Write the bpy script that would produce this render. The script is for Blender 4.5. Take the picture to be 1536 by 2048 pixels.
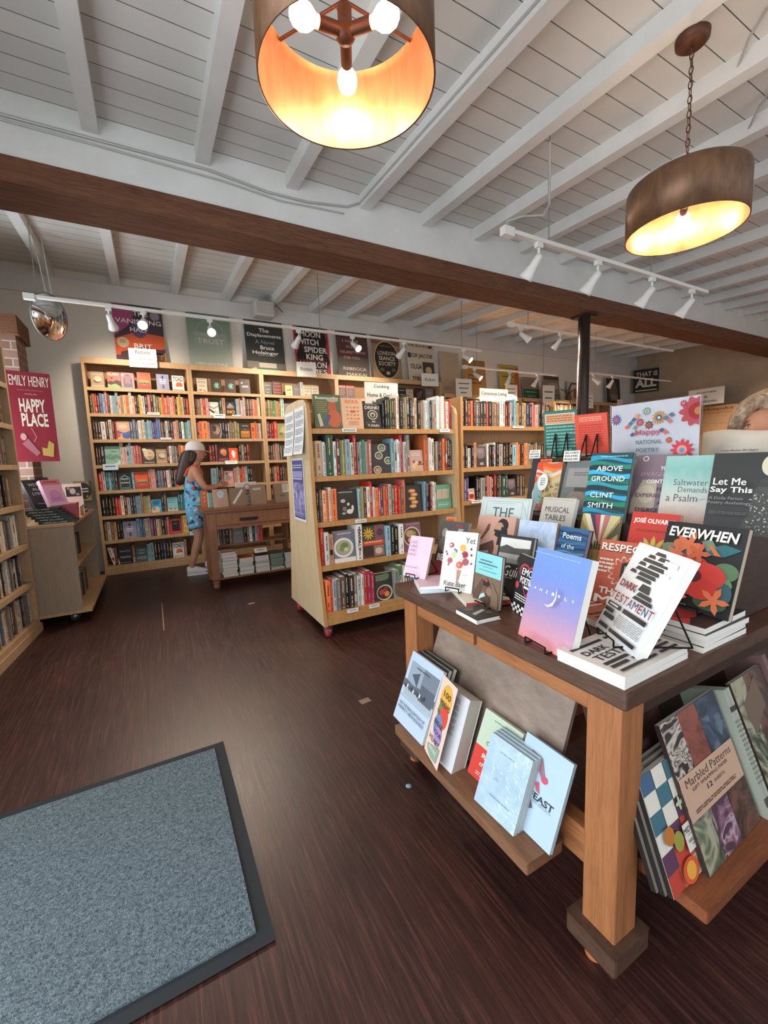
import bpy, math, random
import numpy as np
from mathutils import Matrix, Vector
R = random.Random(7)
PI = math.pi
scn = bpy.context.scene
COL = scn.collection
for o in list(bpy.data.objects): bpy.data.objects.remove(o)

# ------------------------------------------------------------------ camera
FPX = 842.5; YAW, PITCH, ROLL = .498124, -.120007, -.035815; CAMH = 1.22
cy_, sy_, cp_, sp_ = math.cos(YAW), math.sin(YAW), math.cos(PITCH), math.sin(PITCH)
fwd = Vector((sy_*cp_, cy_*cp_, sp_)); rt = Vector((cy_, -sy_, 0)); up = rt.cross(fwd)
c_, s_ = math.cos(ROLL), math.sin(ROLL)
rt2 = c_*rt + s_*up; up2 = -s_*rt + c_*up
cam = bpy.data.cameras.new('camera'); camo = bpy.data.objects.new('camera', cam); COL.objects.link(camo)
m = Matrix((rt2, up2, -fwd)).transposed().to_4x4(); m.translation = (0, 0, CAMH)
camo.matrix_world = m
cam.sensor_fit = 'HORIZONTAL'; cam.sensor_width = 36; cam.lens = 36*FPX/1536
cam.clip_start = .02; cam.clip_end = 100
scn.camera = camo
CAM = np.array([0, 0, CAMH])
def ray(px, py): return np.array(rt2)*(px-768)/FPX - np.array(up2)*(py-1024)/FPX + np.array(fwd)
def at(px, py, ax, val):
    d = ray(px, py); return CAM + d*(val-CAM[ax])/d[ax]
def project(p):
    v = np.array(p) - CAM; dz = v @ np.array(fwd)
    return (768 + FPX*(v @ np.array(rt2))/dz, 1024 - FPX*(v @ np.array(up2))/dz)

# ------------------------------------------------------------------ view, world, daylight
scn.view_settings.view_transform = 'Standard'; scn.view_settings.look = 'None'
scn.view_settings.gamma = 1; scn.view_settings.use_curve_mapping = False
scn.view_settings.exposure = 0.87
w = bpy.data.worlds.new('world'); scn.world = w; w.use_nodes = True
w.node_tree.nodes['Background'].inputs[0].default_value = (.85, .92, 1, 1)
w.node_tree.nodes['Background'].inputs[1].default_value = 0.9
def area(name, loc, rot, sx, sy, power, col):
    l = bpy.data.lights.new(name, 'AREA'); l.shape = 'RECTANGLE'; l.size = sx; l.size_y = sy; l.energy = power; l.color = col
    o = bpy.data.objects.new(name, l); COL.objects.link(o); o.location = loc; o.rotation_euler = rot; return o
# daylight through the shop window behind the camera and the glazed entrance at the left
area('shop_window_daylight', (.4, -1.62, 1.55), (PI/2+.35, 0, PI), 1.9, 2.2, 24, (1, .95, .88))
area('far_window_daylight', (6.3, -1.62, 1.55), (PI/2+.3, 0, PI), 3.2, 2.2, 30, (1, .9, .78))
area('entrance_daylight', (-1.5, .35, 1.25), (PI/2+.12, 0, -PI/2), 2.6, 2.3, 50, (.84, .93, 1))
area('side_window_daylight', (-1.5, 4.55, 1.75), (PI/2+.5, 0, -PI/2), .75, 1.5, 20, (.82, .93, 1))

# ------------------------------------------------------------------ helpers
def lin(h):
    if not isinstance(h, str): return tuple(h) if len(h) == 4 else (*h, 1)
    h = h.lstrip('#'); v = [int(h[i:i+2], 16)/255 for i in (0, 2, 4)]
    return tuple((x/12.92 if x <= .04045 else ((x+.055)/1.055)**2.4) for x in v) + (1,)
MATS = {}
def mat(h, rough=.55, metal=0, spec=.4, emit=None, trans=0, coat=0):
    key = (str(h), rough, metal, spec, emit, trans, coat)
    if key in MATS: return MATS[key]
    ma = bpy.data.materials.new('m_%d' % len(MATS)); ma.use_nodes = True
    b = ma.node_tree.nodes['Principled BSDF']
    b.inputs['Base Color'].default_value = lin(h); b.inputs['Roughness'].default_value = rough
    b.inputs['Metallic'].default_value = metal; b.inputs['Specular IOR Level'].default_value = spec
    b.inputs['Transmission Weight'].default_value = trans; b.inputs['Coat Weight'].default_value = coat
    if emit: b.inputs['Emission Color'].default_value = lin(h); b.inputs['Emission Strength'].default_value = emit
    MATS[key] = ma; return ma
class NT:
    def __init__(s, name, rough=.5, spec=.4):
        s.m = bpy.data.materials.new(name); s.m.use_nodes = True; s.t = s.m.node_tree
        s.b = s.t.nodes['Principled BSDF']; s.b.inputs['Roughness'].default_value = rough; s.b.inputs['Specular IOR Level'].default_value = spec
        s.tc = s.n('ShaderNodeTexCoord')
    def n(s, ty, **k):
        q = s.t.nodes.new(ty)
        for a, v in k.items():
            if a.startswith('i_'): q.inputs[a[2:].replace('_', ' ')].default_value = v
            else: setattr(q, a, v)
        return q
    def l(s, a, b): s.t.links.new(a, b)
    def mapping(s, scale, src='Object', rot=(0, 0, 0)):
        q = s.n('ShaderNodeMapping'); q.inputs['Scale'].default_value = scale; q.inputs['Rotation'].default_value = rot
        s.l(s.tc.outputs[src], q.inputs[0]); return q.outputs[0]
    def noise(s, vec, scale=5, detail=4, rough=.55, dist=0):
        q = s.n('ShaderNodeTexNoise'); q.inputs['Scale'].default_value = scale; q.inputs['Detail'].default_value = detail
        q.inputs['Roughness'].default_value = rough; q.inputs['Distortion'].default_value = dist
        if vec is not None: s.l(vec, q.inputs['Vector'])
        return q.outputs['Fac']
    def ramp(s, fac, stops, interp='LINEAR'):
        q = s.n('ShaderNodeValToRGB'); e = q.color_ramp; e.interpolation = interp
        while len(e.elements) < len(stops): e.elements.new(.5)
        for el, (p, c) in zip(e.elements, stops): el.position = p; el.color = lin(c)
        s.l(fac, q.inputs[0]); return q.outputs[0]
    def mix(s, a, b, fac, mode='MIX'):
        q = s.n('ShaderNodeMix', data_type='RGBA', blend_type=mode)
        for v, i in ((fac, 0), (a, 6), (b, 7)):
            if isinstance(v, (int, float)): q.inputs[i].default_value = v
            elif isinstance(v, (str, tuple)): q.inputs[i].default_value = lin(v)
            else: s.l(v, q.inputs[i])
        return q.outputs[2]
    def math(s, op, a, b=None):
        q = s.n('ShaderNodeMath', operation=op)
        for v, i in ((a, 0), (b, 1)):
            if v is None: continue
            if isinstance(v, (int, float)): q.inputs[i].default_value = v
            else: s.l(v, q.inputs[i])
        return q.outputs[0]
    def color(s, c): s.l(c, s.b.inputs['Base Color'])
    def bump(s, h, st=.2, d=.01):
        q = s.n('ShaderNodeBump'); q.inputs['Strength'].default_value = st; q.inputs['Distance'].default_value = d
        s.l(h, q.inputs['Height']); s.l(q.outputs[0], s.b.inputs['Normal'])
def wood(name, c1, c2, scale=(1, 12, 12), rough=.5, n=6, dist=.6, src='Object', bump=.08):
    t = NT(name, rough); v = t.mapping(scale, src)
    f = t.noise(v, n, 5, .6, dist); g = t.noise(t.mapping(tuple(x*5 for x in scale), src), n, 3, .6, .2)
    col = t.mix(t.ramp(f, [(.3, c1), (.7, c2)]), t.ramp(g, [(.35, c1), (.65, c2)]), .35)
    t.color(col); t.bump(g, bump, .004); return t.m
def grad(name, stops, noise=0, nscale=6, rough=.45, axis='Z', interp='LINEAR'):
    t = NT(name, rough); sp = t.n('ShaderNodeSeparateXYZ'); t.l(t.tc.outputs['Generated'], sp.inputs[0])
    f = sp.outputs[axis]
    if noise:
        nz = t.noise(t.tc.outputs['Generated'], nscale, 5, .6, .4); f = t.math('ADD', f, t.math('MULTIPLY', t.math('SUBTRACT', nz, .5), noise))
    t.color(t.ramp(f, stops, interp)); return t.m
def blotch(name, stops, scale=6, dist=1, rough=.5, sc=(1, 1, 1), detail=5, interp='LINEAR'):
    t = NT(name, rough); t.color(t.ramp(t.noise(t.mapping(sc, 'Generated'), scale, detail, .6, dist), stops, interp)); return t.m

class MB:
    def __init__(s): s.v = []; s.f = []; s.mi = []; s.ms = []; s.sm = []
    def slot(s, ma):
        if ma not in s.ms: s.ms.append(ma)
        return s.ms.index(ma)
    def add(s, vs, fs, ma, M=None, smooth=False):
        b = len(s.v); vs = np.asarray(vs, float).reshape(-1, 3)
        if M is not None:
            M = np.array(M); vs = vs @ M[:3, :3].T + M[:3, 3]
        s.v += vs.tolist(); k = s.slot(ma)
        for f in fs: s.f.append([b+i for i in f]); s.mi.append(k); s.sm.append(smooth)
        return s
    def box(s, x0, y0, z0, x1, y1, z1, ma, M=None, top=None):
        v = [(x, y, z) for z in (z0, z1) for y in (y0, y1) for x in (x0, x1)]
        fs = [(0, 2, 3, 1), (0, 1, 5, 4), (1, 3, 7, 5), (3, 2, 6, 7), (2, 0, 4, 6)]
        s.add(v, fs, ma, M); s.add(v, [(4, 5, 7, 6)], top or ma, M); return s
    def prism(s, pts, d0, d1, ma, axis='Y', M=None, capm=None):
        # pts 2D; axis Y: (x,z); axis X: (y,z); axis Z: (x,y)
        def P(a, b, d): return {'Y': (a, d, b), 'X': (d, a, b), 'Z': (a, b, d)}[axis]
        n = len(pts); v = [P(a, b, d0) for a, b in pts] + [P(a, b, d1) for a, b in pts]
        s.add(v, [(i, (i+1) % n, n+(i+1) % n, n+i) for i in range(n)], ma, M)
        s.add(v, [tuple(range(n))[::-1], tuple(range(n, 2*n))], capm or ma, M); return s
    def lathe(s, prof, ma, n=24, M=None, close=False):
        v = []; m_ = len(prof)
        for i in range(n):
            a = 2*PI*i/n; v += [(r*math.cos(a), r*math.sin(a), z) for r, z in prof]
        fs = [(i*m_+j, ((i+1) % n)*m_+j, ((i+1) % n)*m_+j+1, i*m_+j+1) for i in range(n) for j in range(m_-1)]
        s.add(v, fs, ma, M, True); return s
    def cyl(s, p, q, r, ma, n=12, r2=None, M=None):
        p, q = Vector(p), Vector(q); d = q-p; T = Matrix.Translation(p) @ d.to_track_quat('Z', 'Y').to_matrix().to_4x4(); L = d.length
        r2 = r if r2 is None else r2
        v = [(r*math.cos(2*PI*i/n), r*math.sin(2*PI*i/n), 0) for i in range(n)] + [(r2*math.cos(2*PI*i/n), r2*math.sin(2*PI*i/n), L) for i in range(n)]
        T = Matrix(M) @ T if M is not None else T
        s.add(v, [(i, (i+1) % n, n+(i+1) % n, n+i) for i in range(n)], ma, T, True)
        s.add(v, [tuple(range(n))[::-1], tuple(range(n, 2*n))], ma, T); return s
    def tube(s, pts, r, ma, n=8, M=None):
        for a, b in zip(pts[:-1], pts[1:]): s.cyl(a, b, r, ma, n, None, M)
        return s
    def ball(s, c, r, ma, sc=(1, 1, 1), n=16, M=None):
        v = []; fs = []; k = n//2
        for j in range(k+1):
            t = PI*j/k
            for i in range(n):
                a = 2*PI*i/n; v.append((c[0]+r*sc[0]*math.sin(t)*math.cos(a), c[1]+r*sc[1]*math.sin(t)*math.sin(a), c[2]+r*sc[2]*math.cos(t)))
        for j in range(k):
            for i in range(n): fs.append((j*n+i, (j+1)*n+i, (j+1)*n+(i+1) % n, j*n+(i+1) % n))
        s.add(v, fs, ma, M, True); return s
    def build(s, name, parent=None, **props):
        me = bpy.data.meshes.new(name); me.from_pydata(s.v, [], s.f)
        for ma in s.ms: me.materials.append(ma)
        me.polygons.foreach_set('material_index', s.mi); me.polygons.foreach_set('use_smooth', s.sm); me.update()
        o = bpy.data.objects.new(name, me); COL.objects.link(o)
        if parent is not None: o.parent = parent
        for k, v in props.items(): o[k] = v
        return o
def thing(name, label, cat, loc=(0, 0, 0), rot=(0, 0, 0), group=None):
    o = bpy.data.objects.new(name, None); COL.objects.link(o); o.empty_display_size = .1
    o.location = loc; o.rotation_euler = rot; o['label'] = label; o['category'] = cat
    if group: o['group'] = group
    return o
def tag(o, label, cat, group=None, kind=None):
    o['label'] = label; o['category'] = cat
    if group: o['group'] = group
    if kind: o['kind'] = kind
    return o
def struct(mb, name, label=None):
    o = mb.build(name); o['kind'] = 'structure'
    if label: o['label'] = label
    return o
def TRS(loc, rot=(0, 0, 0)):
    from mathutils import Euler
    return Matrix.Translation(loc) @ Euler(rot).to_matrix().to_4x4()
def bevel(o, wd=.004, seg=2):
    b = o.modifiers.new('bevel', 'BEVEL'); b.width = wd; b.segments = seg; b.limit_method = 'ANGLE'; b.angle_limit = .6; return o

# lettering: text becomes flat mesh in the local XZ plane, facing -Y, fitted to a box
TCACHE = {}
def glyphs(txt, bold=0, shear=0, lines=1):
    if 'M' in txt: bold = 0
    k = (txt, bold, shear)
    if k not in TCACHE:
        cu = bpy.data.curves.new('t', 'FONT'); cu.body = txt; cu.size = 1; cu.offset = bold; cu.shear = shear; cu.resolution_u = 2; cu.align_x = 'CENTER'; cu.space_line = .85
        ob = bpy.data.objects.new('t', cu); me = bpy.data.meshes.new_from_object(ob)
        v = np.array([tuple(q.co) for q in me.vertices]).reshape(-1, 3); fs = [tuple(p.vertices) for p in me.polygons]
        bpy.data.objects.remove(ob); bpy.data.curves.remove(cu); bpy.data.meshes.remove(me)
        if len(v): v[:, :2] -= (v[:, :2].min(0)+v[:, :2].max(0))/2
        TCACHE[k] = (v, fs)
    return TCACHE[k]
def put_text(mb, txt, cx, cz, wd, ht, ma, y=-.0006, bold=0, shear=0, M=None, rot=0, keep=False):
    v, fs = glyphs(txt, bold, shear)
    if not len(v): return
    e = np.maximum(v.max(0)-v.min(0), 1e-6); sx, sz = wd/e[0], ht/e[1]
    if keep: sx = sz = min(sx, sz)
    X = v[:, 0]*sx; Z = v[:, 1]*sz
    if rot: X, Z = X*math.cos(rot)-Z*math.sin(rot), X*math.sin(rot)+Z*math.cos(rot)
    for dx in ((-bold*sx*.7, bold*sx*.7) if bold and 'M' in txt else (0,)):
        mb.add(np.stack([X+cx+dx, np.full(len(v), y-(dx > 0)*.00005), Z+cz], 1), fs, ma, M)
def clip(P):
    for k, lo, sg in ((0, 0, 1), (0, 1, -1), (1, 0, 1), (1, 1, -1)):
        Q = []
        for i in range(len(P)):
            a, b = P[i-1], P[i]; da, db = sg*(a[k]-lo), sg*(b[k]-lo)
            if (da < 0) != (db < 0): t = da/(da-db); Q.append((a[0]+(b[0]-a[0])*t, a[1]+(b[1]-a[1])*t))
            if db >= 0: Q.append(b)
        P = Q
        if len(P) < 3: return None
    return P
def art(mb, tb, els, W, H, eps=.0003, M=None, y0=0):
    """flat printed shapes (mb) and lettering (tb) laid on a W x H face whose lower left corner is the origin"""
    k = 0
    for e in els:
        k += 1; y = y0 - eps*k; ty = e[0]; a = e[1:]
        def poly(pts, c):
            pts = clip(pts)
            if pts: mb.add([(p[0]*W, y, p[1]*H) for p in pts], [tuple(range(len(pts)))], c if not isinstance(c, (str, tuple)) else mat(c), M)
        if ty == 'r': poly([(a[0], a[1]), (a[2], a[1]), (a[2], a[3]), (a[0], a[3])], a[4])
        elif ty == 'e':
            n = 22; poly([(a[0]+a[2]*math.cos(2*PI*i/n), a[1]+a[3]*math.sin(2*PI*i/n)) for i in range(n)], a[4])
        elif ty == 'p': poly(a[0], a[1])
        elif ty == 's':
            cx, cz, r1, r2, n, c = a; P = []
            for i in range(n*4):
                t = 2*PI*i/(n*4); r = (r2, (r1+r2)/2*1.05, r1, (r1+r2)/2*1.05)[i % 4]; P.append((cx+r*math.cos(t), cz+r*math.sin(t)*W/H))
            poly(P, c)
        elif ty == 'w':
            v0, v1, amp, fr, ph, c = a; n = 16
            poly([(i/n, v0+amp*math.sin(fr*i/n+ph)) for i in range(n+1)]+[(i/n, v1+amp*math.sin(fr*i/n+ph+.5)) for i in range(n, -1, -1)], c)
        elif ty == 'l':
            u0, w0, u1, w1, th, c = a; dx, dz = (u1-u0)*W, (w1-w0)*H; L = math.hypot(dx, dz); nx, nz = -dz/L*th/2/W, dx/L*th/2/H
            poly([(u0-nx, w0-nz), (u1-nx, w1-nz), (u1+nx, w1+nz), (u0+nx, w0+nz)], c)
        elif ty == 'g':
            u0, v0, u1, v1, n, c = a; rr = random.Random(n)
            for i in range(n):
                z1 = v1-(v1-v0)*i/n; z0 = z1-(v1-v0)/n*.45; ue = u0+(u1-u0)*(rr.uniform(.6, .95) if i % 4 == 3 else 1); u = u0
                while u < ue-.02:
                    wl = min(rr.uniform(.05, .14), ue-u); poly([(u, z0), (u+wl*.85, z0), (u+wl*.85, z1), (u, z1)], c); u += wl
        elif ty == 't':
            txt, cx, cz, wf, hf, c = a[:6]; put_text(tb, txt, cx*W, cz*H, wf*W, hf*H, mat(c), y, a[6] if len(a) > 6 else 0, a[7] if len(a) > 7 else 0, M, a[8] if len(a) > 8 else 0)

# ------------------------------------------------------------------ materials
def floor_mat():
    t = NT('floor_planks', .36, .45)
    v = t.mapping((1, 1, 1), 'Object')
    br = t.n('ShaderNodeTexBrick', offset=.37, squash=1); t.l(t.mapping((1, 1, 1), 'Object', (0, 0, PI/2)), br.inputs['Vector'])
    br.inputs['Scale'].default_value = 1; br.inputs['Brick Width'].default_value = 1.25; br.inputs['Row Height'].default_value = .125
    br.inputs['Mortar Size'].default_value = .0012; br.inputs['Color1'].default_value = (0, 0, 0, 1); br.inputs['Color2'].default_value = (1, 1, 1, 1); br.inputs['Mortar'].default_value = (.5, .5, .5, 1); br.inputs['Bias'].default_value = -.1
    tone = t.ramp(br.outputs['Color'], [(0, '#251515'), (.5, '#321c1a'), (1, '#43241f')])
    gr = t.noise(t.mapping((38, 1.6, 1), 'Object'), 2.6, 6, .7, .7)
    streak = t.ramp(gr, [(.36, '#120a0a'), (.5, '#331b18'), (.68, '#744437')])
    big = t.noise(v, 1.3, 3, .6, .5)
    c = t.mix(tone, streak, .55); c = t.mix(c, t.ramp(big, [(.35, '#221212'), (.7, '#522d26')]), .3)
    fine = t.noise(t.mapping((150, 5, 1), 'Object'), 3, 3, .6)
    c = t.mix(c, t.ramp(fine, [(.62, '#000000'), (.75, '#5a3a2c')]), .28, 'ADD')
    c = t.mix(c, '#1d1310', t.math('MULTIPLY', br.outputs['Fac'], .5)); t.color(c)
    t.l(t.math('ADD', t.math('MULTIPLY', gr, .25), .27), t.b.inputs['Roughness']); t.bump(gr, .12, .004); return t.m
def paint_mat(name, c1, c2, rough=.7, groove=0):
    t = NT(name, rough, .25); n = t.noise(t.mapping((1, 1, 1)), 3, 5, .6); col = t.ramp(n, [(.3, c1), (.7, c2)])
    if groove:
        sp = t.n('ShaderNodeSeparateXYZ'); t.l(t.tc.outputs['Object'], sp.inputs[0])
        nz = t.noise(t.mapping((.6, 4, 1)), 2, 2); y = t.math('ADD', t.math('DIVIDE', sp.outputs['Y'], groove), t.math('MULTIPLY', nz, .05))
        fr = t.math('FRACT', y); ln = t.math('LESS_THAN', fr, .035)
        bi = t.math('FLOOR', y); wn = t.n('ShaderNodeTexWhiteNoise', noise_dimensions='1D'); t.l(bi, wn.inputs['W'])
        col = t.mix(col, t.ramp(wn.outputs['Value'], [(0, '#c9c8c4'), (1, '#dedcd7')]), .5)
        col = t.mix(col, '#5b5a58', ln); t.bump(t.math('SUBTRACT', 1, ln), .6, .004)
    t.color(col); return t.m
FLOOR = floor_mat()
WALL = paint_mat('white_plaster', '#dcd7ce', '#e4dfd6')
BOARD = paint_mat('ceiling_boards', '#d0cec9', '#dad8d2', .7, .141)
JOIST = paint_mat('joist_paint', '#d3d3d0', '#dfdfdc', .55)
BEAM = wood('beam_wood', '#4a2e22', '#7d5238', (.5, 6, 6), .8, 5, 1.2, 'Object', .3)
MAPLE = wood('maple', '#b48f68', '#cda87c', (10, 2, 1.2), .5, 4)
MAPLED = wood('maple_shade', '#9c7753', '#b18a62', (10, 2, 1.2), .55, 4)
PLY = wood('birch_ply', '#c9b08a', '#dcc6a0', (3, 3, .6), .5, 4, 1.5)
PLYE = wood('ply_edge', '#a87745', '#c3935d', (10, 2, 1.2), .5, 4)
OAK = wood('oak_leg', '#84512f', '#ad7247', (16, 16, 1), .5, 4, .4)
OAKX = wood('oak_rail', '#84512f', '#ad7247', (10, 1, 14), .5, 4, .4)
OAKT = wood('oak_antique', '#7a4e36', '#9b6a4b', (10, 10, 1.2), .5, 5)
TOPW = wood('walnut_top', '#3a2118', '#6d4129', (9, 1.2, 9), .38, 4, 1.2)
TOPE = wood('walnut_edge', '#3d2a21', '#5f4434', (3, 1.5, 12), .5, 4, .8)
DARKW = wood('dark_riser', '#2a1a13', '#412a1e', (1, 8, 8), .5, 4)
GREYPLY = wood('grey_plywood', '#77655a', '#9a8778', (6, 1.2, 2.2), .6, 3, 2.2)
PAGES = mat('#d9d2c4', .8); PAGEW = mat('#e4e1da', .8)
BLACK = mat('#121212', .45); WIRE = mat('#17130f', .4, .6)
WHITEM = mat('#e2e0da', .4); PAPER = mat('#ece8e0', .7); CHROME = mat('#d8d8d8', .08, 1)

# ------------------------------------------------------------------ room shell
XL, XR, YF, YB = -1.35, 10.25, -1.7, 6.135
SL = .055
def zc(y): return 3.3926 + SL*(y-YB)            # underside of the joists: the roof rises towards the back wall
b = MB(); b.box(XL-.2, YF-.2, -.1, XR+.2, YB+.2, 0, FLOOR); struct(b, 'floor')
b = MB(); b.box(XL-.2, YB, 0, XR+.2, YB+.2, 3.75, WALL); struct(b, 'wall_back')
b = MB(); b.box(XR, YF, 0, XR+.2, YB, 3.75, paint_mat('tan_plaster', '#ab9780', '#b8a48c')); struct(b, 'wall_right')
b = MB(); b.box(XL-.2, -1.0, 2.45, XL, 1.7, 3.75, WALL); b.box(XL-.2, 1.7, 0, XL, 4.15, 3.75, WALL); b.box(XL-.2, 4.15, 2.55, XL, 4.95, 3.75, WALL); b.box(XL-.2, 4.15, 0, XL, 4.95, .95, WALL); b.box(XL-.2, 4.95, 0, XL, YB, 3.75, WALL); b.box(XL-.2, YF, 0, XL, -1.0, 3.75, WALL); struct(b, 'wall_left')
b = MB()
b.box(XL, YF-.2, 0, -.6, YF, 3.75, WALL); b.box(-.6, YF-.2, 2.75, 8.2, YF, 3.75, WALL); b.box(-.6, YF-.2, 0, 8.2, YF, .35, WALL); b.box(8.2, YF-.2, 0, XR, YF, 3.75, WALL); b.box(4.9, YF-.2, .35, 5.1, YF, 2.75, WALL); struct(b, 'wall_front')
b = MB()
for x in (-.6, 1.2, 3.0, 4.85, 5.1, 6.7, 8.15): b.box(x, YF-.12, .35, x+.05, YF-.04, 2.75, mat('#4a3a30'))
struct(b, 'window_1')
b = MB()
for y in (-1.0, .3, 1.65): b.box(XL-.12, y, 0, XL-.05, y+.05, 2.45, mat('#4a3a30'))
struct(b, 'door_1')
b = MB()
for y in (4.15, 4.525, 4.91): b.box(XL-.12, y, .95, XL-.05, y+.04, 2.55, mat('#4a3a30'))
struct(b, 'window_2')
b = MB(); y0, y1 = YF-.1, YB+.1
b.add([(XL-.2, y0, zc(y0)+.1), (XR+.2, y0, zc(y0)+.1), (XR+.2, y1, zc(y1)+.1), (XL-.2, y1, zc(y1)+.1)], [(0, 3, 2, 1)], BOARD)
b.add([(XL-.2, y0, zc(y0)+.16), (XR+.2, y0, zc(y0)+.16), (XR+.2, y1, zc(y1)+.16), (XL-.2, y1, zc(y1)+.16)], [(0, 1, 2, 3)], BOARD); struct(b, 'ceiling')
JX = [-1.3, -.73, -.1, .52, 1.13, 1.73, 2.32, 2.9]
while JX[-1] < 9.6: JX.append(JX[-1]+.59)
for i, x in enumerate(JX):
    for (ya, yb, off) in ((YF, 3.40, 0), (3.30, YB, -.05)):
        xr = x+off*.6; b = MB(); wd = .085
        b.add([(xr-wd, ya, zc(ya)), (xr, ya, zc(ya)), (xr, yb, zc(yb)), (xr-wd, yb, zc(yb)), (xr-wd, ya, zc(ya)+.105), (xr, ya, zc(ya)+.105), (xr, yb, zc(yb)+.105), (xr-wd, yb, zc(yb)+.105)],
              [(0, 3, 2, 1), (0, 1, 5, 4), (1, 2, 6, 5), (2, 3, 7, 6), (3, 0, 4, 7)], JOIST)
        o = struct(b, 'ceiling_joist')
b = MB(); b.box(XL, 3.25, 2.985, XR, 3.53, zc(3.4)+.1, JOIST)
struct(b, 'trim_1')                                   # white blocking above the beam
b = MB(); n = 40; rr = random.Random(3)
for i in range(n):
    xa, xb = XL+(XR-XL)*i/n, XL+(XR-XL)*(i+1)/n
    if i == 0: e0 = [rr.uniform(-.006, .006) for _ in range(3)]
    e1 = [rr.uniform(-.006, .006) for _ in range(3)]
    b.add([(xa, 3.235, 2.99), (xb, 3.235, 2.99), (xa, 3.235+e0[0], 2.84+e0[1]), (xb, 3.235+e1[0], 2.84+e1[1]), (xa, 3.545, 2.835+e0[2]), (xb, 3.545, 2.835+e1[2]), (xa, 3.545, 2.99), (xb, 3.545, 2.99)],
          [(0, 2, 3, 1), (2, 4, 5, 3), (4, 6, 7, 5), (6, 0, 1, 7)], BEAM); e0 = e1
struct(b, 'ceiling_beam', 'rough brown timber beam crossing the room under the white joists')
b = MB(); b.box(XL, YB-.03, 3.2, XR, YB, 3.395, JOIST); struct(b, 'trim_2')
b = MB(); b.box(XL, YB-.02, 0, -.6, YB, .12, WHITEM); struct(b, 'baseboard_back')
b = MB(); b.cyl((4.63, 3.4, 0), (4.63, 3.4, 2.84), .067, mat('#2b1d16', .25, .3), 24); b.box(4.53, 3.3, 2.81, 4.73, 3.5, 2.84, mat('#2b1d16', .4)); struct(b, 'steel_column', 'dark brown round post holding up the beam')
# brick pier with a timber lintel at the left
BR = NT('brick', .85); bt = BR.n('ShaderNodeTexBrick'); bt.inputs['Scale'].default_value = 1; bt.inputs['Brick Width'].default_value = .2; bt.inputs['Row Height'].default_value = .075; bt.inputs['Mortar Size'].default_value = .006
bt.inputs['Color1'].default_value = lin('#6f4f43'); bt.inputs['Color2'].default_value = lin('#836253'); bt.inputs['Mortar'].default_value = lin('#978a7e')
cx_ = BR.n('ShaderNodeSeparateXYZ'); BR.l(BR.tc.outputs['Object'], cx_.inputs[0]); cb_ = BR.n('ShaderNodeCombineXYZ'); BR.l(BR.math('ADD', cx_.outputs['X'], cx_.outputs['Y']), cb_.inputs[0]); BR.l(cx_.outputs['Z'], cb_.inputs[1]); BR.l(cb_.outputs[0], bt.inputs['Vector']); BR.color(bt.outputs['Color']); BR.bump(bt.outputs['Fac'], -.4, .01)
b = MB(); b.box(XL, 5.0, 0, -.96, 5.35, 2.45, BR.m); struct(b, 'pillar_brick', 'brick pier in the left corner behind the crimson poster')
b = MB(); b.box(XL, 4.95, 2.45, -.93, 5.4, 2.62, BEAM); struct(b, 'trim_3', 'short brown timber lintel over the brick pier')

# ------------------------------------------------------------------ pendants, track lights
COPPER = NT('copper_leaf', .34); COPPER.b.inputs['Metallic'].default_value = .55
COPPER.color(COPPER.ramp(COPPER.noise(COPPER.mapping((6, 6, 1.2)), 5, 4, .6, .6), [(.3, '#b9744c'), (.7, '#cc8a62')]))
BRONZE = NT('bronze_shade', .42); BRONZE.b.inputs['Metallic'].default_value = .35
BRONZE.color(BRONZE.ramp(BRONZE.noise(BRONZE.mapping((5, 5, 2)), 4, 5, .6, .5), [(.3, '#5a4030'), (.7, '#7d5a40')]))
BULB = mat('#ffe9c4', .3, 0, .5, 12)
RUST = mat('#5b3b2b', .5, .5)
def point(name, loc, power, r=.03, col=(1, .66, .36)):
    l = bpy.data.lights.new(name, 'POINT'); l.energy = power; l.shadow_soft_size = r; l.color = col
    o = bpy.data.objects.new(name, l); COL.objects.link(o); o.location = loc; return o
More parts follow.
